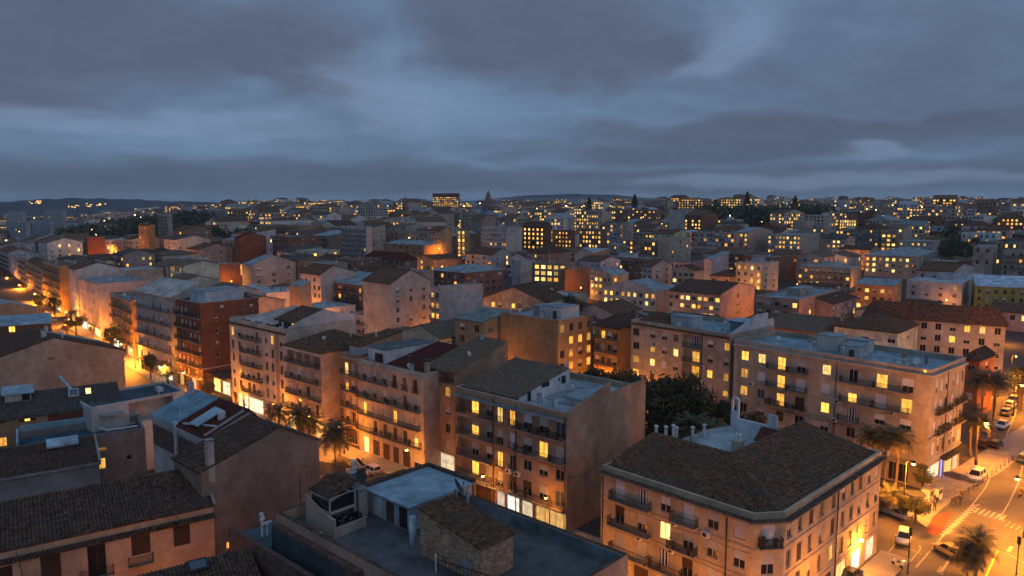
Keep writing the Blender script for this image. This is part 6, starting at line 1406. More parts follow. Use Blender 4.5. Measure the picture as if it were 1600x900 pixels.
def line(pts, w, name, mat='road_paint', z=.02):
    mb = MB()
    for a, c in zip(pts, pts[1:]):
        d = (c - a).normalized(); n = Vector((d.y, -d.x, 0)) * w / 2; mb.q([(*(a - n).xy, z), (*(a + n).xy, z), (*(c + n).xy, z), (*(c - n).xy, z)])
    return structure(mb.build(name, mat))
line([g(*p) for p in ((1431, 887), (1471, 840), (1509, 802), (1540, 762), (1558, 720), (1587, 644), (1598, 610))], .22, 'edge_line')
line([g(*p) for p in ((1422, 878), (1438, 858), (1437, 852))], .15, 'bay_line'); line([g(*p) for p in ((1380, 872), (1400, 850), (1440, 866))], .12, 'bay_line')
line([g(*p) for p in ((1561, 812), (1577, 785), (1591, 755), (1598, 728))], .2, 'lane_line'); line([g(*p) for p in ((1575, 731), (1580, 718))], .2, 'lane_line')
line([g(*p) for p in ((1559, 860), (1541, 900), (1535, 915))], .22, 'kerb_line', 'yellow_paint'); line([g(*p) for p in ((1559, 860), (1580, 868), (1600, 880))], .12, 'bay_line')
for k in range(12):
    t = k / 11; a = g(1470 + 46 * t, 836 - 45 * t); d = (g(1484 + 46 * t, 832 - 43 * t) - a); mb = MB(); n = Vector((d.y, -d.x, 0)).normalized() * .22
    mb.q([(*(a - n).xy, .022), (*(a + n).xy, .022), (*(a + d + n).xy, .022), (*(a + d - n).xy, .022)]); structure(mb.build('crossing_stripe', 'road_paint'))
for k in range(6):
    t = k / 5; a = g(1522 + 41 * t, 801 + 12 * t); c = g(1530 + 41 * t, 794 + 11 * t); n = Vector((.26, 0, 0)); mb = MB(); mb.q([(*(a - n).xy, .022), (*(a + n).xy, .022), (*(c + n).xy, .022), (*(c - n).xy, .022)]); structure(mb.build('crossing_stripe', 'road_paint'))
for k in range(5):
    for r in range(2): x = 1566 + k * 8 + r * 4; y = 815 + k * 3.2 + r * 7; a = g(x, y); c = g(x + 5, y - 3.5 + 1); n = Vector((.1, .16, 0)); mb = MB(); mb.q([(*(a - n).xy, .022), (*(c - n).xy, .022), (*(c + n).xy, .022), (*(a + n).xy, .022)]); structure(mb.build('road_letter_mark', 'road_paint'))
mb = MB(); mb.q([(*g(*p).xy, .022) for p in ((1466, 896), (1471, 898), (1486, 873), (1483, 872))]); mb.q([(*g(*p).xy, .023) for p in ((1463, 893), (1474, 899), (1470, 884))]); structure(mb.build('road_arrow', 'road_paint'))
mb = MB(); mb.q([(*g(*p).xy, .022) for p in ((1572, 861), (1578, 863), (1585, 855), (1578, 853))]); structure(mb.build('road_arrow', 'road_paint'))

# ================================================================= lamps
LG = 'street lamps'
def lamp_meshes():
    if 'lamp' not in WINC:
        a = MB(); a.tube([(0, 0, 0), (0, 0, .5), (0, 0, .9), (0, 0, 5.2)], [.14, .14, .075, .055], 8); a.tube([(0, 0, 5.15), (0, -.3, 5.42), (0, -.75, 5.5)], [.05, .045, .04], 6)
        h = MB(); h.lathe((0, -.85, 5.32), [(.02, .30), (.10, .28), (.24, .10), (.26, .03)], 10); c = MB(); c.lathe((0, -.85, 5.34), [(.02, -.20), (.14, -.15), (.2, -.02), (.2, 0)], 10); WINC['lamp'] = (a.mesh('post', 'metal_dark'), h.mesh('lamp_hood', 'metal_dark'), c.mesh('lamp_glass', 'lamp_glow'))
    return WINC['lamp']
LIGHTS = {}
def lightdata(power, col, down=False):                          # a globe's all-round light, and the reflector's downward cone
    k = (power, col, down)
    if k not in LIGHTS:
        l = bpy.data.lights.new('lamp_light', 'SPOT' if down else 'POINT')
        if down: l.spot_size = math.radians(160); l.spot_blend = .7
        l.energy = power * 2.7; l.color = col; l.shadow_soft_size = .22; LIGHTS[k] = l
    return LIGHTS[k]
ORANGE = (1.0, .30, .022)
def street_lamp(P, rz, label, power=900, scale=1., col=ORANGE):
    t = thing('street_lamp', label, 'street lamp', P, rz, LG); t.scale = (scale,) * 3
    for n, me in zip(('post', 'lamp_hood', 'lamp_glass'), lamp_meshes()): add(n, me, t)
    add('lamp_light', lightdata(power * .55, col), t, None, (0, -.85, 4.95)); add('lamp_light', lightdata(power * 1.05, col, True), t, None, (0, -.85, 4.93)); return t
rav = math.atan2(AV_R.y, AV_R.x) - math.pi / 2
for i, px in enumerate((535, 488, 432, 361, 293, 264, 213, 198, 150, 115, 92, 68, 45, 27, 13, -4)):
    street_lamp(av(av_t(px, 3.3), 3.3, .13), rav, 'lit orange street lamp on the far pavement of the avenue', (640, 480, 500, 700, 800)[i] if i < 5 else 1700 + 200 * (i - 5))
for px in (460, 330, 240, 160):
    street_lamp(av(av_t(px, 20.3), 20.3, .13), rav + math.pi, 'lit street lamp on the near pavement of the avenue', 330)
for px in (640, 760, 860): street_lamp(av(av_t(px, 3.4), 3.4, .13), rav, 'lit avenue lamp before the shops, hidden behind the roof terrace', 350 if px < 700 else 130)
street_lamp(g(1411, 802, .13), math.atan2(ed.y, ed.x) - .4, 'tall lit street lamp on the corner plaza beside the palm', 1700, 1.5)
street_lamp(g(1524, 726, .13), math.atan2(en.y, en.x) + math.pi / 2, 'tall lit street lamp among the palms beside the awning', 1600, 1.45)
street_lamp(g(1583, 650, .02), math.atan2(en.y, en.x) + math.pi / 2, 'lit lamp by the parked cars further up the street', 1800, 1.3)
street_lamp(g(1596, 622, .02), math.atan2(en.y, en.x) + math.pi / 2, 'lit lamp at the far end of the street by the bushy tree', 1800, 1.3)
street_lamp(R1 + kn * 16 + kd * 9, math.atan2(kn.y, kn.x) - math.pi / 2, 'lit lamp in the middle of the wide junction', 2600, 1.6)
street_lamp(g(1600, 840, .02), math.atan2(kn.y, kn.x) - math.pi / 2, 'lit lamp beyond the yellow kerb line', 2200, 1.5)
street_lamp(g(1640, 760, .02), 2.0, 'lit lamp on the far side of the street', 2600, 1.5)
for dx_, lab in ((-22, 'lit lamp on the pavement before the tiled corner house'), (-36, 'lit lamp at the foot of the corner house chamfer')): q = K2p[1] + kd * dx_ + kn * 4.5; street_lamp(Vector((q.x, q.y, 0)), math.atan2(kn.y, kn.x) - math.pi / 2, lab, 500)
# side street in front of the corner house's left face, and the lane by the brown block
lA = (p1 - p0); lA.z = 0; la = lA.normalized(); ln = Vector((la.y, -la.x, 0))
for t in (3., 13., 24.): q = Vector((p0.x, p0.y, 0)) + la * t + ln * 5; street_lamp(q, math.atan2(ln.y, ln.x) - math.pi / 2 + math.pi, 'lit lamp in the side street under the corner house balconies', 260)
for lx_, py, lab in ((24, 0, 'lit lamp in the yard before the pink shuttered house'), (31, 0, 'lit lamp in the yard by the bare gable wall')): q = N1.world((lx_, -7.5, 0)); street_lamp(Vector((q.x, q.y, 0)), 2.2, lab, 95)
# wall lantern on the corner house
WL = b0 = K
tt = K.s_at(2, 1338, 842); zz = K.z_at(2, 1338, 842); mb = MB(); x, y, _ = K.pt(2, tt, zz, -.6); mb.tube([K.pt(2, tt, zz + .3, -.0), K.pt(2, tt, zz + .4, -.5), (x, y, zz + .2)], .04, 6); o = mb.build('lantern_arm', 'metal_dark', K.root)
mb = MB(); mb.lathe((x, y, zz - .15), [(.05, 0), (.2, .08), (.2, .25), (.05, .36)], 10); mb.build('lantern_glass', 'lamp_glow', o); add('lamp_light', lightdata(420, ORANGE), o, None, K.pt(2, tt, zz - .4, -.9))
# lamps in the lanes deeper in the town (their glow shows on walls and gables)
def town_lamp(px, py, Y, power=900, label='lit lamp in a lane between the town roofs'):
    for k in range(40):                                         # the nearest free spot of the lane
        Yk_ = Y + (k // 2) * 1.5 * (-1) ** k; p = at_y(px, py, Yk_)
        if not overlaps((p.x, p.y), 0, 3.0, 3.0): break
    else: return
    street_lamp(Vector((p.x, p.y, terrain(p.x, p.y))), random.uniform(0, 6), label, power * .8)
for px, Y, pw in ((978, 142, 700), (990, 150, 700), (1045, 232, 900), (1036, 250, 600), (1255, 212, 500), (1330, 205, 600), (1576, 168, 900), (1594, 190, 1200), (760, 190, 900), (700, 205, 900), (470, 250, 1200), (455, 262, 900), (400, 300, 800), (365, 320, 700), (360, 350, 900), (238, 430, 2200), (226, 420, 1800), (690, 400, 1800), (640, 420, 1400), (1174, 330, 900), (1262, 400, 1500),
                 (1340, 420, 2000), (905, 330, 800), (560, 330, 800), (1080, 300, 700), (1220, 280, 700), (1480, 300, 350), (1410, 260, 800), (850, 280, 600), (300, 360, 1400), (180, 480, 2200), (940, 190, 800), (1120, 180, 500)):
    town_lamp(px, 400, Y, pw)
lr = random.Random(12)
for k in range(34):  # extra lane lamps at random free spots, added for their warm glow
    Y = lr.uniform(200, 560); town_lamp(lr.uniform(80, 1590), 400, Y, lr.uniform(450, 900) * (1 + Y / 600))

# ================================================================= vegetation
def palm_meshes(v):
    k = 'palm%d' % v
    if k in WINC: return WINC[k]
    rr = random.Random(v); H_ = 1.0; tr = MB(); lean = rr.uniform(-.04, .04)
    tr.tube([(lean * math.sin(z * 2.5), lean * .6 * math.sin(z * 3), z) for z in [i / 8 for i in range(9)]], [.034, .027, .024, .023, .022, .022, .022, .024, .030], 9)
    cr = MB(); n = 40
    for i in range(n):
        a = 6.283 * i * .381966 + rr.uniform(-.1, .1); e0 = 1.35 - 1.75 * (i / n) ** .95 + rr.uniform(-.12, .12); Lf = rr.uniform(2.0, 2.6); seg = 9; p = Vector((0, 0, 0)); el_ = e0; pts = [p]; mi = 1 if i > n * .84 else 0
        for s_ in range(seg):
            el_ -= .10 + .10 * s_ / seg; p = p + Vector((math.cos(a) * math.cos(el_), math.sin(a) * math.cos(el_), math.sin(el_))) * (Lf / seg); pts.append(p)
        side = Vector((-math.sin(a), math.cos(a), 0))
        for s_ in range(seg):
            p0_, p1_ = pts[s_], pts[s_ + 1]; d = (p1_ - p0_)
            cr.q([p0_ - side * .03, p0_ + side * .03, p1_ + side * .02, p1_ - side * .02], mi)
            if s_ == 0: continue
            for h_ in (0, .33, .66):
                b0_ = p0_ + d * h_; ll = .55 * math.sin(math.pi * min(.97, (s_ + h_) / seg * .85 + .12)) + .08
                for sg in (-1, 1):
                    tip = b0_ + side * sg * ll * .8 + d.normalized() * ll * .55 + Vector((0, 0, -ll * rr.uniform(.05, .35))); w = d.normalized() * .035; cr.q([b0_ - w, b0_ + w, tip + w * .2, tip - w * .2], mi)
    WINC[k] = (tr.mesh('trunk', 'palm_bark', True), cr.mesh('crown', ['palm_leaf', 'palm_dry'])); return WINC[k]
def palm(P, h, label, s=1., v=0, group='palms'):
    t = thing('palm_tree', label, 'palm tree', P, random.random() * 6, group); a, c = palm_meshes(v); add('trunk', a, t, None, (0, 0, 0), 0, (h * 1.0 if h < 9 else 9, h if h < 9 else 9, h)); add('crown', c, t, None, (0, 0, h), 0, (s, s, s)); return t
def tree_meshes(v, leaf='leaf_dark', dens=1.):
    k = ('tree', v, leaf)
    if k in WINC: return WINC[k]
    rr = random.Random(v * 7 + 1); tr = MB(); tr.tube([(0, 0, 0), (.02, 0, .2), (0, .02, .45)], [.045, .035, .028], 8); cr = MB(); cl = []
    for i in range(26):
        a, r, z = rr.uniform(0, 6.28), math.sqrt(rr.random()) * .36, rr.uniform(.42, .95); r *= math.sin(max(.25, min(2.9, (z - .30) / .72 * math.pi))); cl.append((Vector((math.cos(a) * r, math.sin(a) * r, z)), rr.uniform(.08, .15)))
    for c, r in cl[:12]: tr.tube([(0, 0, .40), tuple(Vector((0, 0, .42)) * .4 + c * .6), tuple(c)], [.02, .012, .005], 5)
    for c, r in cl:
        for q in range(int(95 * dens)):
            d = Vector((rr.gauss(0, 1), rr.gauss(0, 1), rr.gauss(0, .8))).normalized() * r * rr.uniform(.45, 1.12); leafq(cr, c + d, rr.uniform(.016, .030), rr)
    WINC[k] = (tr.mesh('trunk', 'bark'), cr.mesh('crown', leaf)); return WINC[k]
def tree(P, h, label, w=1., v=0, leaf='leaf_dark', group=None, name='tree'):
    t = thing(name, label, 'tree', P, random.random() * 6, group); a, c = tree_meshes(v, leaf); t.scale = (h * w, h * w, h); add('trunk', a, t); add('crown', c, t); return t
# avenue palms and street trees
for px, off, h, s, v in ((433, 6.5, 5.2, 1.45, 0), (464, 6.0, 5.4, 1.5, 1), (484, 5.0, 4.4, 1.3, 2), (521, 7.0, 5.0, 1.75, 0)): palm(av(av_t(px, off), off, .13), h, 'bushy palm on the avenue traffic island by the pale houses', s, v, 'avenue palms')
for i, (px, off, h, w) in enumerate(((178, 4.0, 8.5, 1.0), (124, 6, 9.0, 1.1), (74, 6, 8.5, .8), (94, 3.5, 8.0, .9), (236, 3.6, 6.5, .8), (262, 3.8, 6.5, 1.0), (20, 4, 8, 1.), (325, 3.6, 5, .8))):
    tree(av(av_t(px, off), off, .13), h, 'clipped leafy street tree on the avenue pavement', w, i % 4, 'leaf_mid' if i % 3 else 'leaf_dark', 'avenue street trees')
# right-hand palms
for px, py, h, s, v, lab in ((1396, 778, 9.5, 1.35, 0, 'tall palm beside the corner plaza lamp'), (1355, 758, 8.0, 1.3, 1, 'palm rising behind the tiled corner house'), (1380, 765, 8.8, 1.2, 2, 'slender palm between the corner house and the plaza palm'),
                            (1526, 700, 13.0, 1.5, 2, 'tallest palm before the yellow lit wall'), (1549, 698, 12.6, 1.4, 0, 'palm leaning towards the rust-red house'), (1516, 714, 7.8, 1.3, 1, 'palm before the dark awning'), (1525, 727, 7.8, 1.3, 0, 'palm at the kerb by the parked white car'),
                            (1391, 800, 2.2, 1.3, 1, 'low stemless palm in the plaza bed'), (1524, 903, 4.4, 1.35, 2, 'bushy palm on the junction island'), (1510, 905, 3.0, 1.1, 0, 'smaller palm at the foot of the junction palm')): palm(g(px, py), h, lab, s, v, 'palms by the right-hand street')
tree(g(1440, 772, .13), 4.6, 'small round street tree before the shop corner', .9, 1, 'leaf_mid'); tree(g(1430, 818, .1), 4.0, 'dark leafy bush tree on the plaza edge', 1.2, 2); tree(g(1416, 812, .1), 3.2, 'second low dark bush tree on the plaza edge', 1.2, 3); tree(g(1592, 640), 9.5, 'dense dark tree at the bend of the street', 1.1, 0, 'leaf_mid')
# garden trees behind the brown block
for i, (px, Y, h, w) in enumerate(((918, 137, 13.5, .8), (935, 140, 13.0, .8), (1000, 128, 14.3, .9), (1025, 126, 14.0, .9), (1045, 129, 14.0, .85), (1012, 122, 12.0, .9), (1060, 124, 12, .9), (1098, 124, 13.0, .9), (1140, 122, 11.5, .8), (978, 134, 14.0, .9), (958, 139, 13.0, .8), (1075, 134, 13, .9), (1185, 118, 10.5, .8), (1235, 115, 9., .8), (1120, 116, 10, .9))):
    p = at_y(px, 600, Y); tree(Vector((p.x, p.y, 0)), h, 'dark leafy garden tree in the courtyard before the beige block', w, i % 4, 'leaf_dark', 'garden trees')
for px, Y, h in ((1082, 116, 9.0), (1112, 114, 8.5)): p = at_y(px, 600, Y); palm(Vector((p.x, p.y, 0)), h, 'palm standing among the courtyard garden trees', 1.6, 1, 'garden palms')
for px, Y, h in ((890, 245, 15), (1500, 420, 17), (1525, 430, 18), (1570, 425, 17), (1485, 440, 15), (1590, 430, 16), (1545, 440, 14)):
    p = at_y(px, 400, Y); tree(Vector((p.x, p.y, terrain(p.x, p.y) - .3)), h, 'round dark tree before the belfry' if px > 900 else 'dark round tree behind the tiled hall', .95, px % 4, 'leaf_dark', 'trees by the belfry' if px > 900 else None)
def cypress(px, Y, ytop, lab):
    p = at_y(px, ytop, Y); gz = terrain(p.x, p.y) - .3; h = p.z - gz; t = thing('cypress_tree', lab, 'tree', (p.x, p.y, gz), 0, 'cypresses on the ridge')
    if 'cyp' not in WINC:
        rr = random.Random(4); a = MB(); a.tube([(0, 0, 0), (0, 0, .9)], [.03, .01], 6); c = MB()
        for i in range(900): z = rr.random() ** .8; r = .13 * math.sin(math.pi * min(1, z * .85 + .12)) * rr.uniform(.4, 1.1); q = rr.uniform(0, 6.28); leafq(c, Vector((math.cos(q) * r, math.sin(q) * r, .08 + z * .92)), .035, rr)
        WINC['cyp'] = (a.mesh('trunk', 'bark'), c.mesh('crown', 'leaf_dark'))
    t.scale = (h, h, h); add('trunk', WINC['cyp'][0], t); add('crown', WINC['cyp'][1], t)
for px, ytop in ((992, 304), (1168, 300), (1118, 312), (921, 309), (1243, 306), (1530, 310)): cypress(px, 880, ytop, 'dark cypress standing up on the ridge')
# woods: one mass
wd = MB(); rr = random.Random(9)
def wood(x0, x1, Y0, Y1, n, h0, h1):
    for _ in range(n):
        px, Y = rr.uniform(x0, x1), rr.uniform(Y0, Y1); p = at_y(px, 330, Y); gz = terrain(p.x, p.y); h = rr.uniform(h0, h1); c = Vector((p.x, p.y, gz + h * .55))
        for k in range(34): d = Vector((rr.gauss(0, 1), rr.gauss(0, 1), rr.gauss(0, 1))).normalized(); leafq(wd, c + Vector((d.x * h * .34, d.y * h * .34, d.z * h * .46)) * rr.uniform(.6, 1.1), h * .13, rr)
wood(85, 335, 650, 1000, 380, 11, 18); wood(330, 520, 520, 620, 90, 10, 15); wood(1080, 1300, 700, 900, 260, 12, 20); wood(690, 780, 900, 1000, 60, 12, 18); wood(930, 1060, 880, 1000, 80, 12, 16); wood(0, 200, 1200, 2200, 200, 12, 20); wood(650, 760, 520, 600, 30, 8, 12); wood(1470, 1640, 460, 560, 70, 10, 16); wood(-50, 300, 1000, 1200, 120, 12, 20)
o = wd.build('woods', 'leaf_dark'); tag(o, 'dark wooded slopes between the far houses', 'trees', kind='stuff')

# ================================================================= the far city: one mass
fw = MB(); rr = random.Random(33)
FC = [(.54, .45, .35), (.66, .61, .55), (.46, .42, .38), (.54, .40, .34), (.30, .21, .15), (.24, .12, .08), (.42, .35, .28)]
for i, c in enumerate(FC): m_surface('far_wall_%d' % i, c, rough=.9, var=.12)
fm = ['far_wall_%d' % i for i in range(7)] + ['tile_brown', 'tile_dark', 'glass_blue', 'glass_dark', 'lit_yellow', 'lit_pale', 'lit_orange', 'concrete']
def far_box(p, hx, hy, h, th, litp, roofk=None):
    c, s_ = math.cos(th), math.sin(th); g_ = terrain(p[0], p[1]) - 2; ci = rr.randrange(7); T = lambda x, y, z: (p[0] + x * c - y * s_, p[1] + x * s_ + y * c, g_ + z); H_ = h + 2
    q = [(-hx, -hy), (hx, -hy), (hx, hy), (-hx, hy)]
    for i in range(4): a, b_ = q[i], q[(i + 1) % 4]; fw.q([T(*a, 0), T(*b_, 0), T(*b_, H_), T(*a, H_)], ci)
    if roofk is None: roofk = rr.random()
    if roofk < .5:
        fw.q([T(*k, H_) for k in q], rr.choice([9, 14, 7, 14]))
        if rr.random() < .6: x, y, w = rr.uniform(-hx * .5, hx * .5), rr.uniform(-hy * .5, hy * .5), rr.uniform(1.2, 2.5); z1 = H_ + rr.uniform(1.5, 3); qq = [(x - w, y - w), (x + w, y - w), (x + w, y + w), (x - w, y + w)]; [fw.q([T(*qq[i], H_ + .02), T(*qq[(i + 1) % 4], H_ + .02), T(*qq[(i + 1) % 4], z1), T(*qq[i], z1)], 1) for i in range(4)]; fw.q([T(*k, z1) for k in qq], 14)
    else:
        r = min(hx, hy) * rr.uniform(.35, .5); m = rr.choice([7, 8, 7, 9]); o = .4
        if rr.random() < .5: fw.q([T(-hx - o, -hy - o, H_ - .1), T(hx + o, -hy - o, H_ - .1), T(hx + o, 0, H_ + r), T(-hx - o, 0, H_ + r)], m); fw.q([T(hx + o, hy + o, H_ - .1), T(-hx - o, hy + o, H_ - .1), T(-hx - o, 0, H_ + r), T(hx + o, 0, H_ + r)], m); fw.q([T(-hx, hy, H_), T(-hx, -hy, H_), T(-hx, 0, H_ + r - .1)], ci); fw.q([T(hx, -hy, H_), T(hx, hy, H_), T(hx, 0, H_ + r - .1)], ci)
        else: fw.q([T(-hx - o, hy + o, H_ - .1), T(-hx - o, -hy - o, H_ - .1), T(0, -hy - o, H_ + r), T(0, hy + o, H_ + r)], m); fw.q([T(hx + o, -hy - o, H_ - .1), T(hx + o, hy + o, H_ - .1), T(0, hy + o, H_ + r), T(0, -hy - o, H_ + r)], m); fw.q([T(-hx, -hy, H_), T(hx, -hy, H_), T(0, -hy, H_ + r - .1)], ci); fw.q([T(hx, hy, H_), T(-hx, hy, H_), T(0, hy, H_ + r - .1)], ci)
    rows = int((h - 1) / 3.1); rowlit = rr.random() < .28
    for r in range(rows):
        z = H_ - 2.6 - r * 3.1; rl = rowlit and rr.random() < .6
        for face in (0, 1):
            LL = hx if face == 0 else hy; n = max(2, int(2 * LL / 3.0))
            if face == 0 and ci % 2: continue
            for k in range(n):
                t = -LL + 2 * LL * (k + .5) / n; w = .75 if p[1] < 800 else 1.0; m = 10
                if rr.random() < (.7 if rl else litp): m = rr.choice([11, 11, 12, 13])
                elif rr.random() < .15: continue
                e = .06
                if face == 0: fw.q([T(t - w, -hy - e, z), T(t + w, -hy - e, z), T(t + w, -hy - e, z + 1.6), T(t - w, -hy - e, z + 1.6)], m)
                else: fw.q([T(-hx - e, t + w, z), T(-hx - e, t - w, z), T(-hx - e, t - w, z + 1.6), T(-hx - e, t + w, z + 1.6)], m)
for (p, hx, hy, hm) in REST: far_box((p.x, p.y), hx, hy, min(hm, rr.uniform(8, 15)), th0, rr.choice([0, .08, .15, .3]))
nb = 0; tries = 0; placed = {}
while nb < 1500 and tries < 9000:
    tries += 1; Y = 600 + (2500 - 600) * rr.random() ** 1.3; u = rr.uniform(-60, 1660); p = at_y(u, 330, Y); r = p.x / Y
    if u < 330 and Y < 1080 and u > 80: continue                 # the wood
    if 1080 < u < 1300 and 690 < Y < 900 and rr.random() < .75: continue
    hx, hy = rr.uniform(8, 15), rr.uniform(7, 12); 
    if rr.random() < .12: hx *= 1.8
    key = (int(p.x / 26), int(p.y / 26))
    if key in placed or overlaps((p.x, p.y), th0, hx, hy): continue
    gz = terrain(p.x, p.y); uu = proj((p.x, p.y, gz))[0]; half = (hx + hy) * .75 * F / p.y; hm = 30.
    for (xa, xb, yt, yb, Ym) in SCR:
        if Ym > p.y and xb > uu - half and xa < uu + half: hm = min(hm, at_y(uu, yt + .62 * (yb - yt), p.y).z - gz - 2.)
    if hm < 4.: continue
    placed[key] = 1; nb += 1
    far_box((p.x, p.y), hx, hy, min(hm, rr.choice([9, 11, 13, 15, 17, 19] + ([25] if rr.random() < .4 else [14]))), th0 + rr.uniform(-.35, .35), rr.choice([0, .06, .12, .2, .45]))
o = fw.build('far_city', fm); tag(o, 'far roofs and lit windows of the town running to the horizon', 'buildings', kind='stuff')
# far street lights: one mass of small lit lamps on posts
fl = MB()
for k in range(380):
    Y = rr.uniform(520, 2600) if k % 3 else rr.uniform(1200, 2700); u = rr.uniform(-20, 1620); p = at_y(u, 330, Y); gz = terrain(p.x, p.y); h = rr.uniform(8, 17); s_ = .24 * Y / 600 * rr.uniform(.6, 1.3)
    fl.box(p.x - .1, p.x + .1, p.y - .1, p.y + .1, gz, gz + h, 1); m = 0 if rr.random() < .9 else 2
    fl.obox((p.x, p.y, gz + h + s_), (1, 0, 0), (0, 1, 0), (0, 0, 1), s_, s_, s_, m)
m_lit('far_lamp', (1.0, .55, .16), 6.0, 0.); m_lit('far_lamp_white', (1.0, .82, .55), 6.0, 0.)
o = fl.build('far_street_lights', ['far_lamp', 'metal_dark', 'far_lamp_white']); tag(o, 'sprinkle of far lit street lamps across the town', 'street lamps', kind='stuff')
# floodlit yards and hamlets on the left slope
m_lit('hamlet_lamp', (1.0, .5, .14), 1.6, 0.)
fh = MB()
for (px, py, Y, n, sp) in ((50, 316, 4000, 10, 14), (125, 322, 2600, 14, 18), (45, 349, 900, 4, 8), (75, 349, 860, 3, 5), (150, 320, 2400, 8, 16), (1425, 316, 2500, 6, 12), (960, 316, 2500, 14, 30), (1290, 316, 2300, 8, 14)):
    for k in range(n): p = at_y(px + rr.uniform(-sp, sp), py + rr.uniform(-2, 2), Y); q_ = .0006 * Y * rr.uniform(.4, 1.2); fh.obox(p, (1, 0, 0), (0, 1, 0), (0, 0, 1), q_ * 1.3, q_, q_ * .7, 0); fh.box(p.x - .2, p.x + .2, p.y - .2, p.y + .2, terrain(p.x, p.y) - 30, p.z - q_, 1)
o = fh.build('hamlet_lights', ['hamlet_lamp', 'metal_dark']); tag(o, 'clusters of far amber lights on the slopes', 'street lamps', kind='stuff')
# hills on the horizon
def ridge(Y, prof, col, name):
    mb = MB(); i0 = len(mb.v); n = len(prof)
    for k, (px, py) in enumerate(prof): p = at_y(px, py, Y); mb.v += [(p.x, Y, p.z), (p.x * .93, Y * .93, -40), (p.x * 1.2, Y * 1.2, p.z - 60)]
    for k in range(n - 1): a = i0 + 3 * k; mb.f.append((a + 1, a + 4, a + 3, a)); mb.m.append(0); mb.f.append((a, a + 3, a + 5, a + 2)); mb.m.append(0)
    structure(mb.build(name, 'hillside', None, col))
m_surface('hillside', None, rough=1., var=.35, sc=.004, streak=False, bump=0.)
rr = random.Random(5)
def prof(pts, step=14, amp=1.2):
    r = []
    for (x0, y0), (x1, y1) in zip(pts, pts[1:]):
        n = max(1, int((x1 - x0) / step))
        for k in range(n): t = k / n; r.append((x0 + (x1 - x0) * t, y0 + (y1 - y0) * t + rr.uniform(-amp, amp)))
    r.append(pts[-1]); return r
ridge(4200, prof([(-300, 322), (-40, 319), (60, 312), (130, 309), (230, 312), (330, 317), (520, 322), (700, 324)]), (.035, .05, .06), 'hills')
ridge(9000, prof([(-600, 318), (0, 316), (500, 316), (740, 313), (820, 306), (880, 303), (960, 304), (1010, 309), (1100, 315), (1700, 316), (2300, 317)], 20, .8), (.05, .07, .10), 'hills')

# ================================================================= the evening haze
mb = MB(); mb.box(-19000, 19000, -400, 16500, -140, 92); hz = mb.mesh('haze', 'soil'); hz.materials.clear(); hm = bpy.data.materials.new('haze_air'); hm.use_nodes = True; hn = hm.node_tree; hn.nodes.clear()
ho = hn.nodes.new('ShaderNodeOutputMaterial'); hv = hn.nodes.new('ShaderNodeVolumePrincipled'); hv.inputs['Color'].default_value = (.86, .92, 1.0, 1); hv.inputs['Density'].default_value = .00007; hv.inputs['Anisotropy'].default_value = .2; hn.links.new(hv.outputs[0], ho.inputs['Volume']); hz.materials.append(hm)
o = add('haze', hz); tag(o, 'thin blue evening haze over the town', 'haze', kind='stuff')
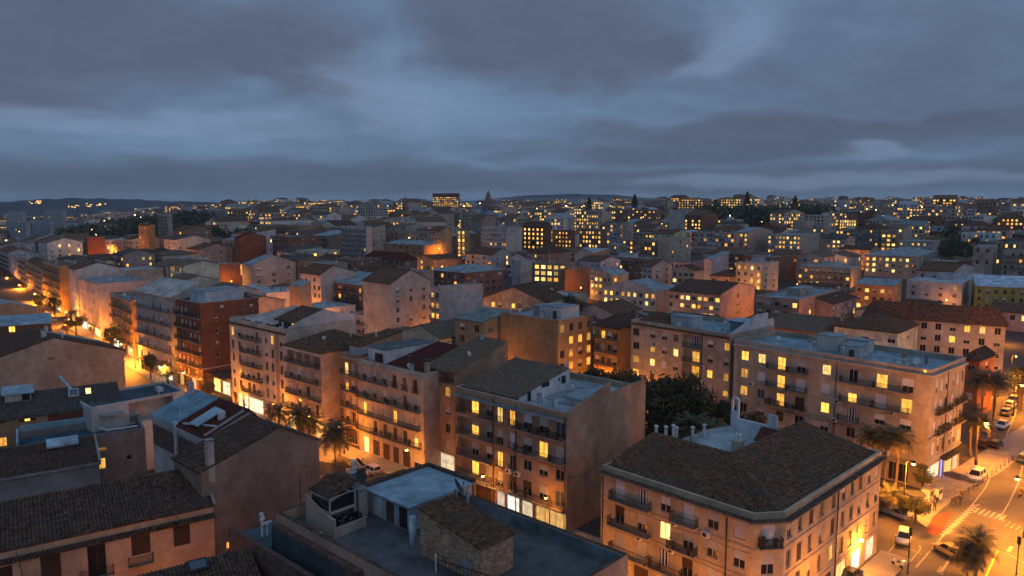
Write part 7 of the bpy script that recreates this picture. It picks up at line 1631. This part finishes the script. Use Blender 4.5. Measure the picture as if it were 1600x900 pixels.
# ================================================================= vehicles
def car_meshes(kind):
    k = 'car' + kind
    if k in WINC: return WINC[k]
    Lc, Wd, Hh = {'hatch': (3.9, 1.72, 1.46), 'sedan': (4.5, 1.78, 1.43), 'suv': (4.4, 1.84, 1.66), 'van': (4.6, 1.86, 1.9)}[kind]
    hl = Lc / 2; belt = Hh * .60
    # stations along x: (x, half width, bottom, top of the lower body)
    st = [(-hl, .72, .42, .72), (-hl + .08, .84, .28, .86), (-hl + .5, .90, .22, belt - .04), (-hl * .35, .92, .20, belt), (hl * .25, .92, .20, belt), (hl * .55, .91, .20, belt - .05), (hl - .45, .88, .22, belt - .14), (hl - .08, .80, .28, belt - .28), (hl, .68, .40, belt - .38)]
    bd = MB(); rings = []
    for x, w, z0, z1 in st:
        w *= Wd / 1.84; i = len(bd.v); m = (z0 + z1) / 2
        bd.v += [(x, -w * .86, z0), (x, -w, z0 + .16), (x, -w * 1.0, m + .08), (x, -w * .93, z1), (x, w * .93, z1), (x, w, m + .08), (x, w, z0 + .16), (x, w * .86, z0)]; rings.append(i)
    for a, c in zip(rings, rings[1:]):
        for j in range(8): bd.f.append((a + j, a + (j + 1) % 8, c + (j + 1) % 8, c + j)); bd.m.append(0)
    bd.f.append(tuple(rings[0] + j for j in range(8))); bd.m.append(0); bd.f.append(tuple(rings[-1] + j for j in reversed(range(8)))); bd.m.append(0)
    rear = -hl + (.12 if kind in ('hatch', 'suv', 'van') else .75); fr = hl * .52 if kind != 'van' else hl * .7
    gl_ = MB(); rf = MB(); hw = Wd / 2
    lo = [(rear, hw * .90), (fr, hw * .90)]; hi0, hi1 = rear + (.28 if kind != 'sedan' else .55), fr - (.75 if kind != 'van' else .6); tw = hw * .74; zt = Hh - .04
    B4 = [(rear, -hw * .9, belt - .03), (fr, -hw * .9, belt - .06), (fr, hw * .9, belt - .06), (rear, hw * .9, belt - .03)]; T4 = [(hi0, -tw, zt), (hi1, -tw, zt), (hi1, tw, zt), (hi0, tw, zt)]
    for i in range(4): j = (i + 1) % 4; gl_.q([B4[i], B4[j], T4[j], T4[i]])
    rf.obox(((hi0 + hi1) / 2, 0, zt + .03), (1, 0, 0), (0, 1, 0), (0, 0, 1), (hi1 - hi0) / 2 + .05, tw + .02, .035)
    for i in range(4): rf.bar(B4[i], T4[i], .08)
    xm = (rear + fr) / 2 - .05
    for s_ in (-1, 1): rf.bar((xm, s_ * hw * .905, belt), ((hi0 + hi1) / 2, s_ * (tw + .012), zt), .07)
    wh = MB(); wh.tube([(0, -.1, 0), (0, .1, 0)], .32, 16, 0); wh.tube([(0, -.11, 0), (0, .11, 0)], .19, 12, 1)
    hd = MB(); hd.obox((0, 0, 0), (1, 0, 0), (0, 1, 0), (0, 0, 1), .06, .19, .08)
    mr = MB(); mr.obox((0, 0, 0), (1, 0, 0), (0, 1, 0), (0, 0, 1), .06, .1, .07)
    WINC[k] = (Lc, Wd, belt, [('body', bd.mesh('body', 'car_paint', True)), ('windows', gl_.mesh('windows', 'glass_dark')), ('roof', rf.mesh('roof', 'car_paint'))], wh.mesh('wheel', ['rubber', 'metal_grey']), hd.mesh('headlight', 'frame_white'), hd.mesh('taillight', 'headlight_red'), mr.mesh('wing_mirror', 'car_paint')); return WINC[k]
def car(P, rz, kind, color, label, group='parked cars'):
    t = thing('parked_car', label, 'car', (P[0], P[1], .02), rz, group); Lc, Wd, belt, parts, wh, hd, tl, mr = car_meshes(kind)
    for n, me in parts: add(n, me, t, color)
    for x in (-Lc * .31, Lc * .32):
        for s_ in (-1, 1): add('wheel', wh, t, None, (x, s_ * (Wd / 2 - .12), .32))
    for s_ in (-1, 1): add('headlight', hd, t, None, (Lc / 2 - .12, s_ * Wd * .36, belt - .28)); add('taillight', tl, t, None, (-Lc / 2 + .06, s_ * Wd * .36, belt - .18)); add('wing_mirror', mr, t, color, (Lc * .18, s_ * (Wd / 2 + .08), belt + .04))
    return t
ra = math.atan2(AV_D.y, AV_D.x); rs = math.atan2(kd.y, kd.x); re_ = math.atan2(ed.y, ed.x); WHT, BLK, SLV, GRY, TAXI = (.62, .62, .60), (.015, .016, .018), (.34, .35, .36), (.10, .105, .11), (.50, .36, .12)
def gcar(px, py, rz, kind, col, lab, grp='cars by the right-hand street'): car(at_z(px, py, 0), rz, kind, col, lab, grp)
def acar(px, off, kind, col, lab, flip=0): p = av(av_t(px, off), off); car(p, ra + flip * math.pi, kind, col, lab, 'cars along the avenue')
acar(515, 12.5, 'sedan', BLK, 'black saloon car on the avenue by the traffic island'); acar(556, 7.6, 'sedan', SLV, 'silver saloon parked beside the pale house with long balconies'); acar(577, 5.6, 'hatch', WHT, 'small white car under the long-balconied house'); acar(536, 14.5, 'hatch', GRY, 'grey hatchback half hidden behind the roof cabin')
acar(205, 15, 'suv', BLK, 'black car queueing on the avenue behind the gabled house'); acar(217, 12.8, 'sedan', GRY, 'dark grey car on the avenue opposite the small trees'); acar(216, 18.0, 'sedan', WHT, 'white car at the near kerb of the avenue'); acar(196, 18, 'hatch', BLK, 'black hatchback at the near kerb of the avenue')
for i, px in enumerate((400, 380, 340, 300, 284, 250, 186, 170, 140, 108, 90, 80, 64, 52, 40, 30)): acar(px, 5.6, ('hatch', 'sedan', 'suv')[i % 3], (WHT, GRY, BLK, SLV, (.2, .03, .03))[i % 5], '%s car parked along the far kerb of the avenue' % ('white', 'grey', 'black', 'silver', 'dark red')[i % 5])
gcar(1525, 749, re_ + math.pi, 'suv', WHT, 'white car parked before the awning, facing down the street'); gcar(1566, 668, re_ + math.pi, 'sedan', WHT, 'white saloon parked further up the street'); gcar(1538, 699, re_, 'suv', BLK, 'black car parked in the bay, left of the pair'); gcar(1556, 699, re_, 'hatch', BLK, 'black hatchback parked in the bay, right of the pair'); gcar(1573, 648, re_, 'hatch', GRY, 'dark car at the top of the parking bay'); gcar(1540, 684, re_, 'sedan', GRY, 'grey car behind the parked black pair')
gcar(1412, 846, math.radians(58) + math.pi, 'hatch', WHT, 'white hatchback parked in the side bay by the plaza bushes'); gcar(1482, 866, rs + 1.1, 'hatch', TAXI, 'ochre taxi turning past the junction palm'); gcar(1328, 905, rs, 'sedan', BLK, 'black car at the foot of the corner house'); gcar(1398, 806, rs + 1.4, 'sedan', SLV, 'silver car half hidden under the plaza palms'); gcar(1602, 722, re_, 'suv', (.05, .14, .28), 'blue car waiting in the far lane')
for i, (px, py) in enumerate(((1579, 636), (1584, 628), (1589, 618), (1594, 606))): gcar(px, py, re_, ('hatch', 'sedan', 'suv')[i % 3], (WHT, BLK, GRY, SLV)[i % 4], '%s car in the row of parked cars up the street' % ('white', 'black', 'grey', 'silver')[i % 4])
for i in range(14):
    q = Eo + ed * (1.5 + i * 2.2) + en * 5.1; t = thing('bollard', 'slim dark bollard in the row along the kerb', 'bollard', (q.x, q.y, .13), 0, 'kerb bollards')
    mb = MB(); mb.lathe((0, 0, 0), [(.09, 0), (.09, .1), (.05, .14), (.05, .85)], 8); mb.build('post', 'metal_dark', t); mb = MB(); mb.lathe((0, 0, .852), [(.07, 0), (.07, .06), (.02, .12)], 8); mb.build('cap', 'metal_grey', t)
for i, (px, py) in enumerate(((1424, 790), (1440, 786))):
    t = thing('litter_bin', 'round grey litter bin on the plaza', 'bin', at_z(px, py, .13), 0, 'plaza bins'); mb = MB(); mb.lathe((0, 0, 0), [(.22, 0), (.27, .8), (.27, .9)], 10); mb.build('drum', 'metal_grey', t); mb = MB(); mb.lathe((0, 0, .903), [(.28, 0), (.2, .1), (.03, .14)], 10); mb.build('lid', 'metal_dark', t)
# motor scooters
def scooter(P, rz, col, label):
    t = thing('motor_scooter', label, 'scooter', (P[0], P[1], .02), rz, 'motor scooters')
    if 'scoot' not in WINC:
        a = MB(); a.tube([(-.75, 0, .62), (-.35, 0, .68), (-.2, 0, .35), (.3, 0, .30), (.5, 0, .55), (.58, 0, 1.0)], [.10, .17, .13, .10, .15, .07], 8)
        s_ = MB(); s_.obox((-.42, 0, .82), (1, 0, 0), (0, 1, 0), (0, 0, 1), .34, .13, .06); w = MB(); w.tube([(0, -.06, 0), (0, .06, 0)], .24, 14); h = MB(); h.bar((.52, -.34, 1.05), (.52, .34, 1.05), .04); x = MB(); x.obox((-.86, 0, 1.0), (1, 0, 0), (0, 1, 0), (0, 0, 1), .2, .22, .2)
        WINC['scoot'] = (a.mesh('body', 'car_paint', True), s_.mesh('seat', 'rubber'), w.mesh('wheel', 'rubber'), h.mesh('handlebar', 'metal_dark'), x.mesh('top_box', 'car_paint'))
    a, s_, w, h, x = WINC['scoot']; add('body', a, t, col); add('seat', s_, t); add('wheel', w, t, None, (-.6, 0, .24)); add('wheel', w, t, None, (.62, 0, .24)); add('handlebar', h, t); add('top_box', x, t, col); return t
scooter(at_z(1594, 776, 0), re_ + math.pi, (.62, .40, .03), 'yellow delivery scooter coming down the far lane')
for i in range(6): p = av(av_t(90 - i * 3, 5.4), 5.4); scooter(p, ra + 1.57, ((.03, .03, .03), (.2, .03, .03), (.4, .4, .4))[i % 3], '%s scooter in the parked row on the avenue' % ('black', 'red', 'silver')[i % 3])
scooter(at_z(1402, 886, 0), 1.9, (.55, .55, .55), 'white scooter standing by the corner house pavement')
scooter(at_z(1462, 786, 0), re_ + .5, (.03, .03, .03), 'black scooter beside the plaza kerb')
# people: one skinned body per pose, clothing colours per person
def person_mesh(v):
    k = 'person%d' % v
    if k in WINC: return WINC[k]
    s_ = (.22, -.10, .02, .16)[v]; ar = (.18, -.2, .05, .3)[v]
    V = [(0, 0, .95), (0, 0, 1.15), (0, 0, 1.40), (0, 0, 1.52), (.02, 0, 1.64), (.02, 0, 1.74)]; R = [(.15, .12), (.14, .11), (.17, .11), (.055, .055), (.095, .085), (.06, .06)]; Ed = [(0, 1), (1, 2), (2, 3), (3, 4), (4, 5)]
    def chain(root, pts, rad):
        p = root
        for q, r in zip(pts, rad): V.append(q); R.append((r, r)); Ed.append((p, len(V) - 1)); p = len(V) - 1
    for sg in (-1, 1):
        f = s_ * sg; chain(0, [(f * .1, sg * .10, .88), (f * .6, sg * .10, .50), (f * .75 - .04, sg * .10, .10), (f * .75 + .14, sg * .11, .05)], [.09, .062, .042, .035])
        a = -ar * sg; chain(2, [(0, sg * .19, 1.40), (a * .4 - .02, sg * .24, 1.12), (a + .04, sg * .24, .88), (a + .06, sg * .23, .78)], [.06, .045, .035, .03])
    me = bpy.data.meshes.new('body'); me.from_pydata(V, Ed, []); o = bpy.data.objects.new('body', me); COL.objects.link(o); m = o.modifiers.new('skin', 'SKIN')
    for i, r in enumerate(R): me.skin_vertices[0].data[i].radius = r
    me.skin_vertices[0].data[0].use_root = True; o.modifiers.new('sub', 'SUBSURF').levels = 1
    dg = bpy.context.evaluated_depsgraph_get(); me2 = bpy.data.meshes.new_from_object(o.evaluated_get(dg)); bpy.data.objects.remove(o)
    me2.materials.clear()
    for n in ('cloth', 'skin', 'trousers', 'hair'): me2.materials.append(MATS[n])
    for p in me2.polygons:
        c = p.center; p.material_index = 3 if c.z > 1.68 or (c.z > 1.56 and c.x < -.02) else 1 if c.z > 1.46 or (abs(c.y) > .2 and c.z < .85) else 2 if c.z < .92 else 0
        p.use_smooth = True
    WINC[k] = me2; return me2
m_surface('skin', (.42, .27, .19), rough=.6, var=.05, streak=False); m_surface('trousers', (.035, .038, .05), var=.2, streak=False); m_surface('hair', (.03, .02, .015), var=.2, streak=False)
for px, py, rz, v, col, lab in ((1487, 792, 2.5, 0, (.03, .03, .035), 'person in a black jacket waiting at the crossing kerb'), (1492, 790, 2.0, 1, (.05, .04, .04), 'person in dark clothes beside the crossing kerb'), (1500, 790, .4, 3, (.02, .02, .02), 'person in black striding over the crossing'), (1502, 781, .6, 2, (.06, .05, .05), 'person standing at the head of the crossing'),
                               (1449, 803, 1.0, 0, (.10, .02, .02), 'person in a dark red top on the plaza'), (1452, 802, 1.6, 2, (.03, .04, .06), 'person in navy on the plaza'), (1460, 799, 4.0, 1, (.03, .03, .03), 'person in black near the plaza bollards'), (398, 640, 2.4, 0, (.05, .05, .06), 'person walking before the bright avenue shop')):
    p = at_z(px, py, .13 if px < 1495 else .02); o = add('person', person_mesh(v), None, col, p, rz); tag(o, lab, 'person', 'people on the pavements')
# cafe parasols and street furniture on the plaza
def parasol(P, col, label, r=1.5):
    t = thing('cafe_parasol', label, 'parasol', P, random.random(), 'cafe parasols'); mb = MB(); mb.tube([(0, 0, 0), (0, 0, 2.5)], .03, 6); mb.box(-.25, .25, -.25, .25, 0, .06); mb.build('pole', 'metal_grey', t); mb = MB(); n = 8
    for i in range(n): a, c = 6.283 * i / n, 6.283 * (i + 1) / n; mb.q([(math.cos(a) * r, math.sin(a) * r, 2.15), (math.cos(c) * r, math.sin(c) * r, 2.15), (0, 0, 2.65)]); mb.q([(math.cos(a) * r, math.sin(a) * r, 1.98), (math.cos(c) * r, math.sin(c) * r, 1.98), (math.cos(c) * r, math.sin(c) * r, 2.15), (math.cos(a) * r, math.sin(a) * r, 2.15)])
    mb.build('canopy', 'cloth', t, col)
for px, py, col, lab in ((1488, 762, (.06, .06, .07), 'dark parasol by the blue-lit shop'), (1497, 765, (.05, .05, .06), 'dark parasol nearest the kerb by the shop'), (1428, 792, (.05, .05, .05), 'dark parasol beside the plaza lamp')): parasol(at_z(px, py, .13), col, lab)
for px, py, lab in ((1449, 781, 'white kiosk box under the small round tree'), (1462, 779, 'second white kiosk box beside the shop corner')):
    t = thing('kiosk', lab, 'kiosk', at_z(px, py, .13), re_, 'plaza kiosks'); mb = MB(); mb.box(-.9, .9, -.6, .6, 0, 1.9); mb.build('cabinet', 'white_paint', t); mb = MB(); mb.box(-1.0, 1.0, -.75, .7, 1.903, 2.0); mb.build('roof', 'metal_grey', t); mb = MB(); mb.box(-.7, .7, -.63, -.602, .9, 1.6); mb.build('hatch', 'glass_blue', t)
def pole(P, h, lab):
    t = thing('signal_pole', lab, 'pole', P, 0, 'signal poles'); mb = MB(); mb.tube([(0, 0, 0), (0, 0, .4), (0, 0, h)], [.12, .07, .05], 8); mb.build('post', 'metal_dark', t); mb = MB(); mb.box(-.15, .15, -.13, .13, h - 1.1, h - .1); mb.build('signal_head', 'metal_dark', t)
pole(at_z(1418, 897, .0), 6.0, 'dark signal pole standing in the side bays'); pole(at_z(1588, 898, 0), 5.0, 'signal pole beyond the yellow kerb line')
# awning pavilion between the brick block and the pale block
O, th, W, L = rect_at(361, 592, 4.4, -480, xl=318, W=9); b = Bld('shop_pavilion', 'single-storey shop pavilion under a dark projecting roof, white lit windows', 'building', O, th, box_poly(W, L), 4.4, (.42, .36, .3), False, AVG)
for k in range(3): b.op('L', L * (k + .08) / 3, L * (k + .85) / 3, .2, 3.3, ('shop', 'shopw', 'shop')[k])
b.wall(); b.flat(deck=.2, color=(.06, .05, .05)); mb = MB(); mb.box(-1.8, W, -.3, L + .3, 4.5, 4.7); mb.build('canopy', 'tile_dark', b.root)
